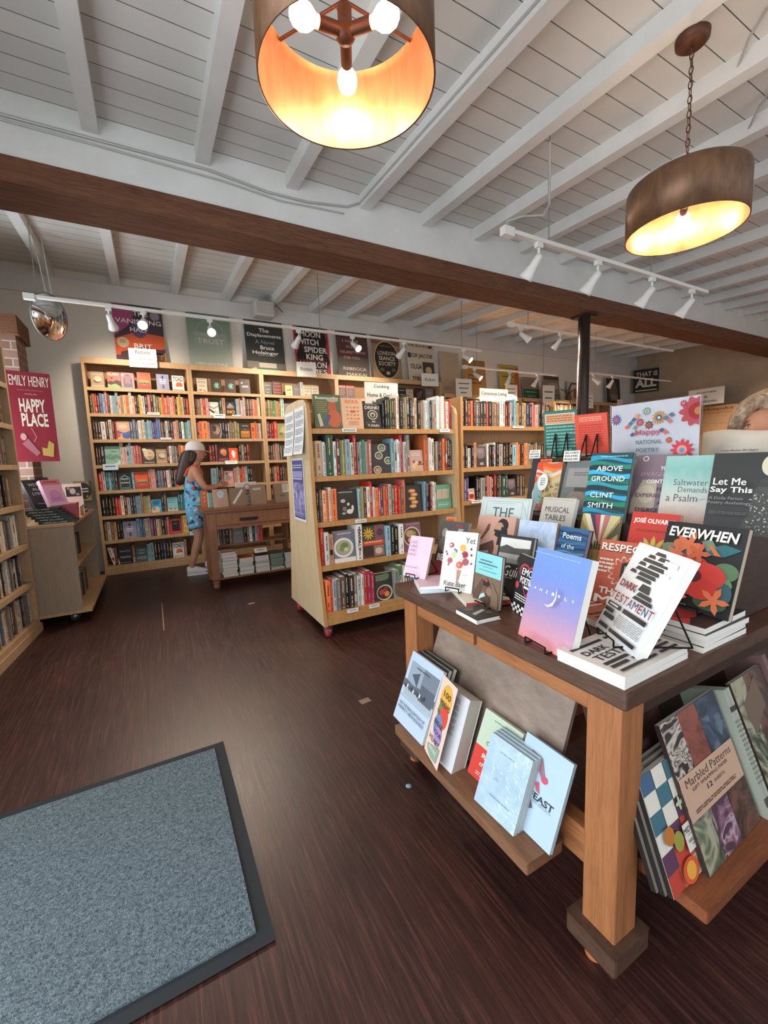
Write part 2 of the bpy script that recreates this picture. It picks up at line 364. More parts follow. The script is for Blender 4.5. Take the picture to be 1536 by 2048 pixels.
def pendant(x, y, zb, label, jx, rot):
    r, h = .25, .225; t = thing('pendant_lamp', label, 'pendant lamp', (x, y, zb), (0, 0, 0), 'copper lined drum pendant lamps')
    b = MB(); b.lathe([(r-.004, 0), (r, 0), (r, h-.03), (r-.004, h-.012), (r-.02, h)], BRONZE.m, 64); o = b.build('lamp_shade', t)
    b = MB(); b.lathe([(r-.02, h), (r-.008, h-.02), (r-.005, .001)], COPPER.m, 64); b.build('shade_lining', t, label='glowing copper lining')
    b = MB(); b.cyl((0, 0, h-.05), (0, 0, h+.06), .012, RUST, 12); b.ball((0, 0, h-.09), .03, RUST)
    b.cyl((0, 0, h-.09), (0, 0, h-.03), .02, RUST)
    for k in range(3):
        a = rot+k*2*PI/3; d = Vector((math.cos(a), math.sin(a), -.15)); b.cyl(Vector((0, 0, h-.09)), Vector((0, 0, h-.09))+d*.085, .0165, RUST, 14)
    for k in range(3):
        a = rot+k*2*PI/3+PI/3; b.cyl((0, 0, h-.012), (math.cos(a)*(r-.02), math.sin(a)*(r-.02), h-.008), .005, RUST, 8)
    b.build('bulb_holder', t)
    for k in range(3):
        a = rot+k*2*PI/3; d = Vector((math.cos(a), math.sin(a), -.15)); c = Vector((0, 0, h-.09))+d*.125
        b = MB(); q = d.to_track_quat('Z', 'Y').to_matrix().to_4x4(); b.lathe([(0, .04), (.014, .037), (.026, .025), (.031, .006), (.028, -.012), (.015, -.032), (.013, -.042)], BULB, 16, Matrix.Translation(c) @ q); ob = b.build('light_bulb', t)
        ob.visible_shadow = True
        point('pendant_glow', Vector((x, y, zb))+c+d*.055, 1.1, .012, (1, .78, .58))
    # chain up to a canopy plate under the ceiling
    b = MB(); zt = zc(y)-.02-zb; z = h+.06; k = 0
    while z < zt:
        M = TRS((0, 0, z), (0, 0, k % 2*PI/2)); P = [Vector((.009*math.cos(q), 0, .019*math.sin(q)+.016)) for q in np.linspace(0, 2*PI, 9)]
        b.tube(P, .0022, RUST, 6, M); z += .031; k += 1
    b.build('chain', t)
    b = MB(); b.lathe([(0, zt-.02), (.05, zt-.02), (.068, zt-.005), (.07, zt+.02)], RUST, 28); b.build('canopy', t)
    b = MB(); b.tube([Vector((0, 0, h+.06)), Vector((.012, 0, (h+zt)/2)), Vector((.01, .005, zt))], .0025, mat('#7b6a5c'), 6); b.build('cord', t)
    return t
pendant(.587, 1.206, 2.287, 'bronze drum pendant with three lit bulbs, seen from below, hanging nearest', 0, 1.117)
pendant(2.374, 1.208, 2.278, 'bronze drum pendant hanging on a chain above the poetry table', 0, PI/6)

def track(x0, x1, y, z, heads, label, pw, hang=()):
    t = thing('track_light', label, 'track light', (x0, y, z)); wm = WHITEM
    b = MB(); b.box(0, -.018, -.012, x1-x0, .018, .012, wm); b.build('rail', t)
    b = MB(); b.box(-.03, -.022, -.03, .05, .022, .02, wm); b.build('feed_box', t)
    for (x, tilt, yaw, on) in heads:
        hd = MB(); M = TRS((x-x0, 0, -.012))
        hd.box(-.025, -.015, -.03, .025, .015, 0, wm, M); hd.cyl((0, 0, -.03), (0, 0, -.075), .008, wm, 10, None, M)
        T = M @ TRS((0, 0, -.085), (0, 0, yaw)) @ TRS((0, 0, 0), (tilt, 0, 0))
        hd.lathe([(0, .02), (.022, .015), (.026, -.02), (.028, -.06), (.033, -.08), (.043, -.12), (.045, -.135), (.04, -.135), (.03, -.1)], wm, 20, T); sp = hd.build('spotlight', t)
        bb = MB(); bb.lathe([(0, -.128), (.02, -.128), (.036, -.12), (.036, -.118)], mat('#ffe6bf', .4, 0, .4, 30) if on else mat('#c9c5bb', .3), 18, T); bb.build('lamp_face', sp)
        if on:
            W = Matrix.Translation((x0, y, z)) @ T; p = W @ Vector((0, 0, -.15))
            l = bpy.data.lights.new('spot', 'SPOT'); l.energy = (38 if tilt > 0 else 60)*pw; l.color = (1, .85, .68); l.spot_size = 1.75; l.spot_blend = .8; l.shadow_soft_size = .03
            o = bpy.data.objects.new('spot_glow', l); COL.objects.link(o); o.matrix_world = Matrix.Translation(p) @ W.to_3x3().to_4x4()
    for (x, zt) in hang:
        b = MB(); b.cyl((x-x0, 0, 0), (x-x0, 0, zt-z), .004, mat('#9a9a98', .4, .6), 6); b.build('hanger', t)
    return t
PB = -.62
track(1.99, 4.33, 2.0, 2.565, [(2.27, .72, .25, 1), (2.86, .72, .25, 1), (3.52, .72, .2, 1), (4.1, .7, .2, 1)], 'white track with four spotlights in front of the beam', .65, [(2.36, 3.2), (3.5, 3.2)])
track(-.805, 4.3, 4.817, 2.745, [(-.22, 1.0, -.2, 1), (.06, -.95, -.12, 1), (.66, -.95, -.05, 1), (1.6, 1.0, .2, 1), (2.27, -.9, .3, 1), (3.0, 1.0, .2, 1), (3.98, -.95, .5, 1)], 'long white track of spotlights before the big cover posters', 1, [(-.74, 3.35), (1.86, 3.38), (3.95, 3.38)])
track(4.35, 6.4, 5.25, 2.62, [(4.55, -.9, .5, 1), (5.3, .6, -.2, 1), (5.95, .6, .3, 1)], 'short white track above the low shelves by the far posters', 7, [(4.6, 3.4), (6.1, 3.4)])
track(4.0, 7.6, 3.95, 2.83, [(4.18, -.9, .9, 1), (4.9, .7, .4, 0)], 'white track beyond the beam beside the brown post', 1, [(4.3, 3.38), (6.8, 3.38)])
track(6.6, 9.4, 4.9, 2.62, [(6.95, -.9, .7, 1), (7.5, .6, .2, 1)], 'white track in the far right corner behind the post', 6, [(7.0, 3.32), (9.0, 3.32)])
# conduit feeding the front track, ceiling cables
GREYC = mat('#b9b8b4', .4, .3)
b = MB(); P = [(2.36, 2.0, 3.16), (2.36, 2.0, 2.85), (2.35, 1.99, 2.79), (2.27, 1.97, 2.70), (2.1, 1.98, 2.66), (2.0, 2.0, 2.62), (1.985, 2.0, 2.58)]
b.tube([Vector(p) for p in P], .008, GREYC, 8); tag(b.build('conduit'), 'bent grey conduit dropping from a joist to the front track', 'conduit')
def cable(pts, r, label, name='cable', ma=None):
    b = MB(); b.tube([Vector(p) for p in pts], r, ma or GREYC, 7); return tag(b.build(name), label, 'cable')
jx = 1.73; cable([(jx-.088, y, zc(y)+.035) for y in (.4, 1.2, 2.0, 2.8, 3.24)]+[(jx-.2, 3.24, 3.215), (1.2, 3.24, 3.17), (.9, 3.24, 3.165), (.5, 3.24, 3.205), (0, 3.24, 3.2), (-1.2, 3.24, 3.19)], .008, 'pale cable along a joist and down the white face above the beam')
cable([(-1.2, 3.242, 3.17), (-.2, 3.242, 3.17), (.6, 3.242, 3.16), (1.0, 3.242, 3.13), (1.5, 3.242, 3.16)], .006, 'second pale cable sagging along the white face above the beam')
for k, (x, y) in enumerate(((1.98, 1.0), (2.1, 1.0), (2.62, 1.25), (3.2, 1.42))):
    z = zc(y)+.08; cable([(x, y-.25, z+.01), (x+.1, y-.12, z-.01), (x+.22, y-.02, z-.045), (x+.24, y, z-.08)], .006, ('first', 'second', 'third', 'fourth')[k]+' short grey cable end by the joists, counted from the left')

# wall heater / speaker box and convex mirror
t = thing('wall_speaker', 'small white box speaker under the ceiling above the back bookcases', 'speaker', (1.5, 5.95, 3.28))
b = MB(); b.box(-.13, -.1, -.09, .13, .1, .09, mat('#cfccc4', .5)); bevel(b.build('body', t), .02, 3)
b = MB(); b.box(-.11, -.108, -.07, .11, -.1, .07, mat('#bdbab2', .7)); b.build('grille', t)
b = MB(); b.tube([Vector((-.1, 0, .09)), Vector((-.05, 0, .13)), Vector((.15, 0, .12)), Vector((.3, .1, .05))], .005, BLACK, 6); b.build('wire', t)
t = thing('convex_mirror', 'round convex security mirror hanging in the left corner', 'mirror', (-.70, 5.07, 2.66))
q = Vector((.85, -.52, -.12)).to_track_quat('Z', 'Y').to_matrix().to_4x4()
b = MB(); b.lathe([(0, .06), (.05, .057), (.1, .047), (.15, .03), (.195, .004), (.2, 0)], CHROME, 40, q); b.build('mirror_dome', t)
b = MB(); b.lathe([(.2, .002), (.208, 0), (.208, -.012), (.0, -.02)], mat('#8e8d88', .4, .5), 40, q); b.build('rim', t)
b = MB(); b.cyl((-.01, .03, .2), (-.06, .03, .72), .006, GREYC, 8); b.cyl((.03, .03, .2), (.0, .03, .72), .006, GREYC, 8); b.build('hanging_rod', t)

# ------------------------------------------------------------------ rug, floor marks
t = thing('entrance_mat', 'blue-grey carpet entrance mat with a dark rubber border on the plank floor', 'mat', (-.48, 1.44, 0))
CARP = NT('carpet_pile', .95, .1); f1 = CARP.noise(CARP.mapping((1, 1, 1)), 260, 3, .7); f2 = CARP.noise(CARP.mapping((1, 1, 1)), 90, 3, .6)
CARP.color(CARP.mix(CARP.ramp(f1, [(.35, '#323c44'), (.5, '#68777f'), (.68, '#a6b1b6')]), CARP.ramp(f2, [(.35, '#3c4850'), (.65, '#88979e')]), .45)); CARP.bump(f1, .9, .01)
b = MB(); b.box(-.85, -.455, .002, .653, .455, .006, mat('#22262a', .8)); bevel(b.build('rubber_border', t), .003, 1)
b = MB(); b.box(-.85, -.415, .006, .612, .415, .013, CARP.m); b.build('carpet', t)
for px, py, rz, lb in ((503, 1207, .1, 'small pale tape mark on the floor near the antique table'), (730, 1402, .05, 'small pale tape mark on the open floor left of the poetry table')):
    p = at(px, py, 2, 0); b = MB(); b.box(-.028, -.02, .0005, .028, .02, .0015, mat('#8d7468', .6)); o = b.build('tape_mark'); o.location = p; o.rotation_euler.z = rz; tag(o, lb, 'tape')
p = at(817, 1572, 2, 0); b = MB(); b.lathe([(0, .002), (.009, .002), (.011, .0005)], mat('#7fa3b5', .5), 16); o = b.build('floor_sticker'); o.location = p; tag(o, 'tiny pale blue round sticker on the floor under the left rack', 'sticker')
p0, p1 = at(326, 1205, 2, 0), at(328, 1261, 2, 0); b = MB(); b.box(-.004, 0, .0005, .004, p1[1]*0+abs(p0[1]-p1[1]), .0012, mat('#8a7a70', .6)); o = b.build('tape_strip'); o.location = (p1[0], p1[1], 0); tag(o, 'thin pale strip lying along the floor boards in the aisle', 'tape')

# ------------------------------------------------------------------ bookcases
def back_case(x0, x1, label, yf=5.835, dep=.29, zt=2.49, zs=(.1, .405, .694, .993, 1.289, 1.582, 1.876, 2.166), cols=(), loc=(0, 0, 0), rz=0, m1=None, m2=None):
    m1 = m1 or MAPLE; m2 = m2 or MAPLED
    t = thing('bookcase', label, 'bookcase', (loc[0]+(0 if rz else x0), loc[1]+(0 if rz else yf), 0), (0, 0, rz)); L = x1-x0; th = .028
    for xa in (0, L-th): b = MB(); b.box(xa, 0, 0, xa+th, dep, zt, m1); b.build('side_panel', t)
    for xc in cols: b = MB(); b.box(xc-th/2, 0, .1, xc+th/2, dep, zt-.02, m1); b.build('divider', t)
    b = MB(); b.box(th, 0, zt-.065, L-th, .022, zt, m1); b.box(th, .022, zt-.03, L-th, dep, zt, m1); b.build('top_panel', t)
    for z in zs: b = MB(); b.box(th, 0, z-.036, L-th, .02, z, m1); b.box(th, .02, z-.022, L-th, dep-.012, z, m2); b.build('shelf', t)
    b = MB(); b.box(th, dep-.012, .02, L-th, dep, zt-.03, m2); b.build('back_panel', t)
    b = MB(); b.box(-.004, -.012, 0, L+.004, .01, zs[0]-.038, m1); b.build('plinth', t)
    return t
UX = [(-.583, .508, 'tall maple bookcase at the left end of the back wall'), (.51, 1.385, 'tall maple bookcase behind the person in the white cap'), (1.387, 2.465, 'tall maple bookcase partly hidden by the wheeled bookcase end'), (2.467, 3.352, 'tall maple bookcase behind the cooking sign'), (3.354, 4.35, 'tall maple bookcase at the right end of the tall row')]
for a in UX: back_case(*a)
for k, (x0, x1) in enumerate(((4.4, 5.75), (5.77, 7.1), (7.12, 8.45), (8.47, 9.8))):
    back_case(x0, x1, ('first', 'second', 'third', 'fourth')[k]+' low pigeonhole bookcase from the left under the far posters', zt=2.31, zs=(.1, .55, .98, 1.4, 1.8, 2.06), cols=(.45, .9))
# left bookcase, turned to face the aisle
LB = Matrix.Translation((-.996, 2.6, 0)) @ Matrix.Rotation(PI/2-math.radians(4.9), 4, 'Z')
BLUEM = wood('maple_plain', '#a98a6b', '#c2a07c', (10, 2, 1.2), .5, 4)
t = back_case(0, 1.5, 'maple bookcase along the left wall nearest the camera', zt=2.42, rz=PI/2-math.radians(4.9), loc=(-.996, 2.6, 0), m1=BLUEM)

def caster(par, x, y, z, red=True, name='caster'):
    b = MB(); c = mat('#b03a44' if red else '#3a3a3a', .45); b.lathe([(.022, -.016), (.038, -.014), (.04, 0), (.038, .014), (.022, .016)], c, 24, TRS((x, y, .04), (PI/2, 0, .7)))
    o = b.build(name, par); b = MB(); M = TRS((x, y, .04), (PI/2, 0, .7)); b.lathe([(0, -.018), (.021, -.018), (.021, .018), (0, .018)], mat('#a9a9a9', .3, .8), 16, M)
    b.box(x-.03, y-.03, z-.012, x+.03, y+.03, z, mat('#b9b9b9', .3, .8)); b.box(x-.028, y-.024, .03, x-.02, y+.024, z-.01, mat('#b9b9b9', .3, .8)); b.build('fork', o); return o
# wheeled A-frame bookcase
t = thing('wheeled_bookcase', 'double sided plywood bookcase on red casters in the middle of the floor', 'bookcase', (0, 0, 0))
prof = [(2.65, .10), (2.725, .55), (2.755, .93), (2.76, 1.3), (2.768, 1.58), (2.785, 1.625), (2.83, 1.655), (2.95, 1.668), (3.14, 1.668), (3.24, 1.655), (3.29, 1.62), (3.31, 1.57), (3.32, .93), (3.355, .55), (3.43, .10)]
for xa in (.945, 2.19):
    b = MB(); b.prism(prof, xa, xa+.025, PLYE, 'X', None, PLY); b.build('end_panel', t)
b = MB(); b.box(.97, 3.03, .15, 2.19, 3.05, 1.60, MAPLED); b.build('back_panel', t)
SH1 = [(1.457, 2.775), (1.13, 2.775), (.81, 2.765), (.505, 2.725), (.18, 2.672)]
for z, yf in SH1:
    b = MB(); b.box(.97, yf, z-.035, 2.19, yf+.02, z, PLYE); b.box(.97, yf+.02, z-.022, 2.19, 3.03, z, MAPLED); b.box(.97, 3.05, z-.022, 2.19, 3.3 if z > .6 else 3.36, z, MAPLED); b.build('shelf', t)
for y in (2.66, 3.40): b = MB(); b.box(.97, y, .10, 2.19, y+.02, .145, PLYE); b.build('bottom_rail', t)
for x in (1.0, 2.14):
    for y in (2.715, 3.36): caster(t, x, y, .10)
# second bookcase behind it, to the right
t = thing('bookcase', 'plywood bookcase under the conscious living sign right of the wheeled one', 'bookcase', (0, 0, 0))
for xa in (2.6, 3.88): b = MB(); b.box(xa, 3.2, .02, xa+.028, 3.56, 1.80, PLYE); b.build('side_panel', t)
SH2 = [1.525, 1.127, .803, .47, .14]
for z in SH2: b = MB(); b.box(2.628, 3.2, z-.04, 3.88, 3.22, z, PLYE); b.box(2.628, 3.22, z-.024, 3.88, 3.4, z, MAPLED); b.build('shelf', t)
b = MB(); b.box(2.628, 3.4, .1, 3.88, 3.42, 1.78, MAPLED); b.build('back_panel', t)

# ------------------------------------------------------------------ books
PAL = {'k': ('black', '#1d1c1c'), 'K': ('dark brown', '#3a2a25'), 'g': ('grey', '#77706b'), 'G': ('light grey', '#b3aea6'), 'w': ('white', '#dcd9d2'), 'W': ('cream', '#d9cdb8'), 't': ('tan', '#b19778'), 'T': ('brown', '#7c6049'),
       'r': ('red', '#b92f26'), 'R': ('maroon', '#75282a'), 'o': ('orange', '#d8703a'), 'O': ('peach', '#d9a074'), 'y': ('yellow', '#cfa756'), 'p': ('pink', '#d1948a'), 'P': ('crimson', '#ad3350'), 'b': ('blue', '#4d6fa8'), 'B': ('navy', '#2c3658'),
       'c': ('pale blue', '#8fb3bd'), 'C': ('teal', '#2f6f78'), 'n': ('dark green', '#28463a'), 'N': ('green', '#5c8a5c'), 'm': ('mint', '#9cc4ae'), 'v': ('violet', '#564a86'), 's': ('salmon', '#c4655d'), 'u': ('slate blue', '#5c6b7d'), 'e': ('olive', '#85804f')}
DARK = set('kKTRBnCvgruPbse')
def shade(h, k): r = [max(0, min(255, int(int(h[i:i+2], 16)*k))) for i in (1, 3, 5)]; return '#%02x%02x%02x' % tuple(r)
SPECS = []          # every book standing on a shelf; the largest in view become objects, the rest one mesh
ORD = ['first', 'second', 'third', 'fourth', 'fifth', 'sixth', 'seventh', 'eighth', 'ninth', 'tenth', 'eleventh', 'twelfth', 'thirteenth', 'fourteenth', 'fifteenth', 'sixteenth', 'seventeenth', 'eighteenth', 'nineteenth', 'twentieth']
def ordn(i):
    if i < 20: return ORD[i]
    tens = {2: 'twenty', 3: 'thirty', 4: 'forty', 5: 'fifty'}; n = i+1
    if n % 10 == 0: return {30: 'thirtieth', 40: 'fortieth', 50: 'fiftieth'}[n]
    return tens[n//10]+'-'+ORD[n % 10-1]
def spine_book(mb, F, sp):
    """one upright book: boards, spine and paper block, with a printed title line on the spine"""
    w, d, h, c, kind, jit, lean = sp['w'], sp['d'], sp['h'], sp['c'], sp['kind'], sp['jit'], sp['lean']
    M = np.array(F @ TRS(sp['loc'], (0, lean, 0))); cm = mat(shade(PAL[c][1], jit), .45)
    th = .0022 if kind else .0006; ov = .003 if kind else 0
    b = .0025*min(1, w/.02)
    mb.add([(0, b, 0), (w*.25, 0, 0), (w*.75, 0, 0), (w, b, 0), (0, b, h), (w*.25, 0, h), (w*.75, 0, h), (w, b, h)], [(0, 1, 5, 4), (1, 2, 6, 5), (2, 3, 7, 6)], cm, M)
    mb.box(0, b, 0, th, d, h, cm, M); mb.box(w-th, b, 0, w, d, h, cm, M)
    mb.box(th, .004, ov, w-th, d-ov, h-ov, PAGES, M)
    mb.add([(0, b, h), (w*.25, 0, h), (w*.75, 0, h), (w, b, h), (w-th, .006, h), (th, .006, h)], [(0, 1, 2, 3, 4, 5)], cm, M)
    rr = random.Random(sp['seed']); dark = c in DARK
    tc = rr.choice(['#cfc5b5', '#b9aea0', '#c79e58', '#d0ab98', '#a89a90'] if dark else ['#4a403c', '#7a4a40', '#4b5a70', '#8a5444', '#6a6058']); tm = mat(tc, .5)
    style = rr.random(); x0, x1 = w*.37, w*.63
    if style < .16:
        bm = mat(shade(PAL[rr.choice('wkrocyG')][1], .9), .5); za = rr.uniform(.05, .6)*h; zb = min(h*.95, za+rr.uniform(.12, .3)*h)
        mb.add([(w*.22, -.0004, za), (w*.78, -.0004, za), (w*.78, -.0004, zb), (w*.22, -.0004, zb)], [(0, 1, 2, 3)], bm, M)
    z = h*rr.uniform(.88, .94); zend = h*rr.uniform(.36, .55); first = True
    while z > h*.1:
        L = rr.uniform(.006, .016)*(h/.22); z2 = z-L
        if z2 < zend and first: z = h*rr.uniform(.3, .36); first = False; x0, x1 = w*.41, w*.59; continue
        if z2 < h*.12: break
        q = rr.uniform(-.04, .04)*w
        mb.add([(x0+q, -.0006, z2), (x1+q, -.0006, z2), (x1+q, -.0006, z), (x0+q, -.0006, z)], [(0, 1, 2, 3)], tm, M); z = z2-rr.choice((.002, .002, .002, .006))
    if rr.random() < .7: mb.add([(w*.35, -.0006, h*.04), (w*.65, -.0006, h*.04), (w*.65, -.0006, h*.075), (w*.35, -.0006, h*.075)], [(0, 1, 2, 3)], tm, M)
    if sp.get('txt'):
        put_text(mb, sp['txt'], w/2, h*.56, h*.62, w*.5, mat(sp['tcol'], .5), -.0012, .02, 0, M, -PI/2)
def cover_book(sp):
    pass
def row(F, x0, x1, z, toks, case, shelf, hm=.215, yo=.03, dmax=.2, vis=None, wsc=1.0, lean0=0, grp=None):
    """lay out one shelf from a token string: a letter is a spine of that colour, [key:w] is a book facing out"""
    items = []; i = 0
    while i < len(toks):
        ch = toks[i]; i += 1
        if ch == ' ': continue
        if ch == '[':
            j = toks.index(']', i); kk = toks[i:j].split(':'); i = j+1; items.append(['F', kk[0], float(kk[1]) if len(kk) > 1 else .14]); continue
        if ch == '_': items.append(['G', '', .03]); continue
        w = R.uniform(.019, .031); h = hm*R.uniform(.9, 1.03); lean = 0; txt = None; d = R.uniform(.135, .165); tc = None
        while i < len(toks) and toks[i] in '+-*/{~':
            q = toks[i]; i += 1
            if q == '+': h = hm*1.12
            elif q == '-': h = hm*.8
            elif q == '*': w *= 1.75
            elif q == '~': w *= .6
            elif q == '/': lean = .22
            elif q == '{': j = toks.index('}', i); txt, tc = toks[i:j].split('|'); i = j+1
        items.append(['S', ch, w, h, lean, txt, tc, d])
    tot = sum(it[2]+(.012 if it[0] == 'F' else 0) for it in items if it[0] != 'F'); ftot = sum(it[2]+.008 for it in items if it[0] == 'F')
    k = (x1-x0-ftot)/max(tot, 1e-6); k = min(k, 1.35) if tot else 1
    x = x0; n = 0
    for it in items:
        if it[0] == 'G': x += it[2]*k; continue
        if it[0] == 'F':
            if vis is None or vis[0] < x+it[2]/2 < vis[1]: SPECS.append(dict(face=it[1], F=F, loc=(x+.004, yo, z), w=it[2], case=case, shelf=shelf, n=n, grp=grp))
            x += it[2]+.008; n += 1; continue
        w = it[2]*k
        if vis is None or vis[0] < x+w/2 < vis[1]:
            lz = it[4]; SPECS.append(dict(F=F, loc=(x+(0 if lz >= 0 else 0), yo+R.uniform(-.006, .012), z+.0005), w=w-.0012, d=min(it[7], dmax), h=it[3], c=it[1], kind=R.random() < .5, jit=R.uniform(.85, 1.15), lean=-lz if lz else R.uniform(-.004, .004), seed=R.random(), txt=it[5], tcol=it[6], case=case, shelf=shelf, n=n, grp=grp))
            if lz: SPECS[-1]['lean'] = -lz; SPECS[-1]['loc'] = (x+.05, yo+.01, z+.0005)
        x += w; n += 1
I4 = Matrix.Identity(4)
def frame(x, y): return Matrix.Translation((x, y, 0))
SW = ['top', 'second', 'third', 'fourth', 'fifth', 'sixth', 'seventh', 'bottom']
ZS = (2.166, 1.876, 1.582, 1.289, .993, .694, .405, .10)
U1 = ['_[dune:.125]_[glory:.13][reck:.13]_[horse:.14]__[pine:.135]_[toad:.13]_',
 'norRbcs+KGcc+OtOoW+pKkyGksk+eTTyo+sspoKyy+yKr', 'KKKw*KWR[mermaid:.15]uuuWWWcccvvb+b+TkGkKpOkwNcc', 'kkK[jungle:.15]W+pcc+psss[swan:.14][dune:.12]RwgGKoOopbb', 'rGCcCC~R[cotton:.14]c[horseb:.14]sppkuuRwWkgsyyKvpRc',
 'kkkkr rWRGBBccT+ymO[sea:.11]kT[tealc:.12]CCCkkkP', 'TWTOkk[pineb:.14]cbuWOvRWyKKs[redframe:.13]OyWkmNm', 'W/W/R[venco:.14]T[river:.12]cckkkBkK[toadb:.13]p']
F0 = frame(0, 5.835); N1 = 'leftmost tall bookcase'
for k, s in enumerate(U1): row(F0, -.545, .475, ZS[k], s, N1, SW[k], .225 if k else .2, .035, vis=(-.6, .5 if k < 3 else (.43 if k < 5 else .4)))
U2 = ['_[cream:.12]_[greena:.125]_[greenb:.125]_[blink:.135]_', 'R~T*trp[zig:.12]nO[gold:.125]cocp+KTTsoW+', 'poo*p[face:.14]kkgTTee[field:.14]o*opW', 'CmpcRRR[sam:.13][angel:.12]kgkr', 'KTmcc*uKT[pinkart:.12]pWrockk', 'KgTkRKRkBKgkTKRkgTkk', 'kgKBTkKRgkKTkgKBkKgT']
N2 = 'bookcase behind capped person'
for k, s in enumerate(U2): row(F0, .548, 1.35, ZS[k], s, N2, SW[k], .225 if k else .2, .035, vis=(.5, 1.4) if k < 3 else ((.66, 1.4) if k < 5 else (.5, .62)))
U3 = ['[quiet:.11][dan:.13]_[cream2:.1][greyb:.1]w[cream:.11][cream:.11]_', 'TeeNNoTm+*[greyb:.13]KRwTgk', 'RRRr*[leaf:.15]kTKeRgKo', 'KKTpeKKKeTgkRKT', 'KKOrkKOTgkRKe', 'KgTRkKeTkKr', 'kKgTRkKTgke']
N3 = 'bookcase beside plywood end'
for k, s in enumerate(U3): row(F0, 1.42, 2.44 if k == 0 else 2.0, ZS[k], s, N3, SW[k], .225 if k else .2, .035, vis=(1.4, 1.62) if k > 3 else ((1.4, 1.95) if k else None))
row(F0, 2.5, 3.0, ZS[0], '[redgrey:.13][redgrey:.13]', 'bookcase behind cooking sign', 'top', .2, .035)
row(F0, 3.4, 4.3, ZS[0], '[redgrey:.13][quiet:.14][cream:.13]_[skulls:.15]_[greyb:.15]', 'rightmost tall bookcase', 'top', .2, .035)
# wheeled bookcase
NW = 'wheeled bookcase'
W1 = ['_[buzz:.2][beer:.165][drink:.14]kkne~nRW+kTeK+KTtkTG~wckgGw+_w+[]ow*r~', 'tt*wC~n+*N+~wRNyc*W{COOKIE|#5a5a5a}r+gcNgs{DELICIOUS|#f0d8c0}[bowls:.165]cGw~cr+w{CATALAN|#3a3230}gG+[ginger:.125]o+*wW{DELICIOUS|#55504a}KgkRoRkK', 'KTOoW{LUNCH|#d07a30}o*[octo:.16]ceRWr+Gor{CHICKEN|#f3ddd0}vorGTr*rTs+[braid:.16]cB~kRW~ww[hotdog:.15]', 'r+wO[greenbowl:.17]w+*{EATALY|#3a3532}[flowers:.19]ckkw[ramen:.17]_Gg*G[]', 'or~GgTkKgGw~rPP[veg:.155]GNWTcC+*[floral:.14]R_[]']
SWW = ['top', 'second', 'third', 'fourth', 'bottom']
for k, s in enumerate(W1):
    z, yf = SH1[k]; row(frame(0, yf), .985, 2.175, z, s.replace('[]', ''), NW, SWW[k], (.235, .255, .235, .235, .245)[k], .025, .19, vis=(0, 2.2) if k < 3 else ((0, 1.85) if k == 3 else (0, 1.75)))
NC = 'bookcase right of wheeled one'
W2 = ['KKRoKgKKKrkTTTwwRRwcc+yKTyB*KspGkKgTk', 'Kkw-kO[brownjar:.14]w~KkwkG*kKKkc*O~oKoOtTKeKTKgK', 'v*v~[redwhite:.08]kKG*KspKrkTn*n[brownjar:.13]KTKgTkKgTR']
for k, s in enumerate(W2): row(frame(0, 3.2), 2.645, 3.86, SH2[k], s, NC, SWW[k], (.25, .235, .235)[k], .03, .15, vis=(0, 3.87 if k < 2 else 3.5))
# left bookcase by the camera (local x runs away from the camera)
NL = 'bookcase by the left wall'
LRows = ['KTkgKkTgKkgTkKgkTkgKk', 'gKTkugkTuKkTugkTguKkT', 'kgTKgTkugkTkgKTkukgTk', 'GTKgTkuTgKTgkuTgKkTTg', 'TWRTWWgTuWRTWWTuGTWWu', 'gTWGkuBkTGkgWTugkWBkG', 'TOgBKTWuGOgBKTWWGkTgW']
for k, s in enumerate(LRows):
    z = (1.876, 1.582, 1.289, .993, .694, .405, .10)[k]
    row(LB, .70, 1.46, z, s, NL, ('second', 'third', 'fourth', 'fifth', 'sixth', 'seventh', 'bottom')[k], .225, .035, vis=(.75, 1.47))
    row(LB, .04, .74, z, s[::-1], NL+' beyond the frame', 'near', .225, .035)
# far low bookcases: only the upper compartments show
for k, (x0, x1) in enumerate(((4.4, 5.75), (5.77, 7.1), (7.12, 8.45))):
    row(F0, x0+.04, x1-.05, 2.06, 'TtKeTtgTKtTpTKgTtKTgtTpKTtTKgTtKT', ('the first', 'the second', 'the third')[k]+' low bookcase under far posters', 'top', .17, .05, .14)
    row(F0, x0+.04, x1-.05, 1.80, 'TtKOTtTTKtTpTKgTtKTgtTpKTtTKoTtKT', ('the first', 'the second', 'the third')[k]+' low bookcase under far posters', 'second', .19, .05, .14)

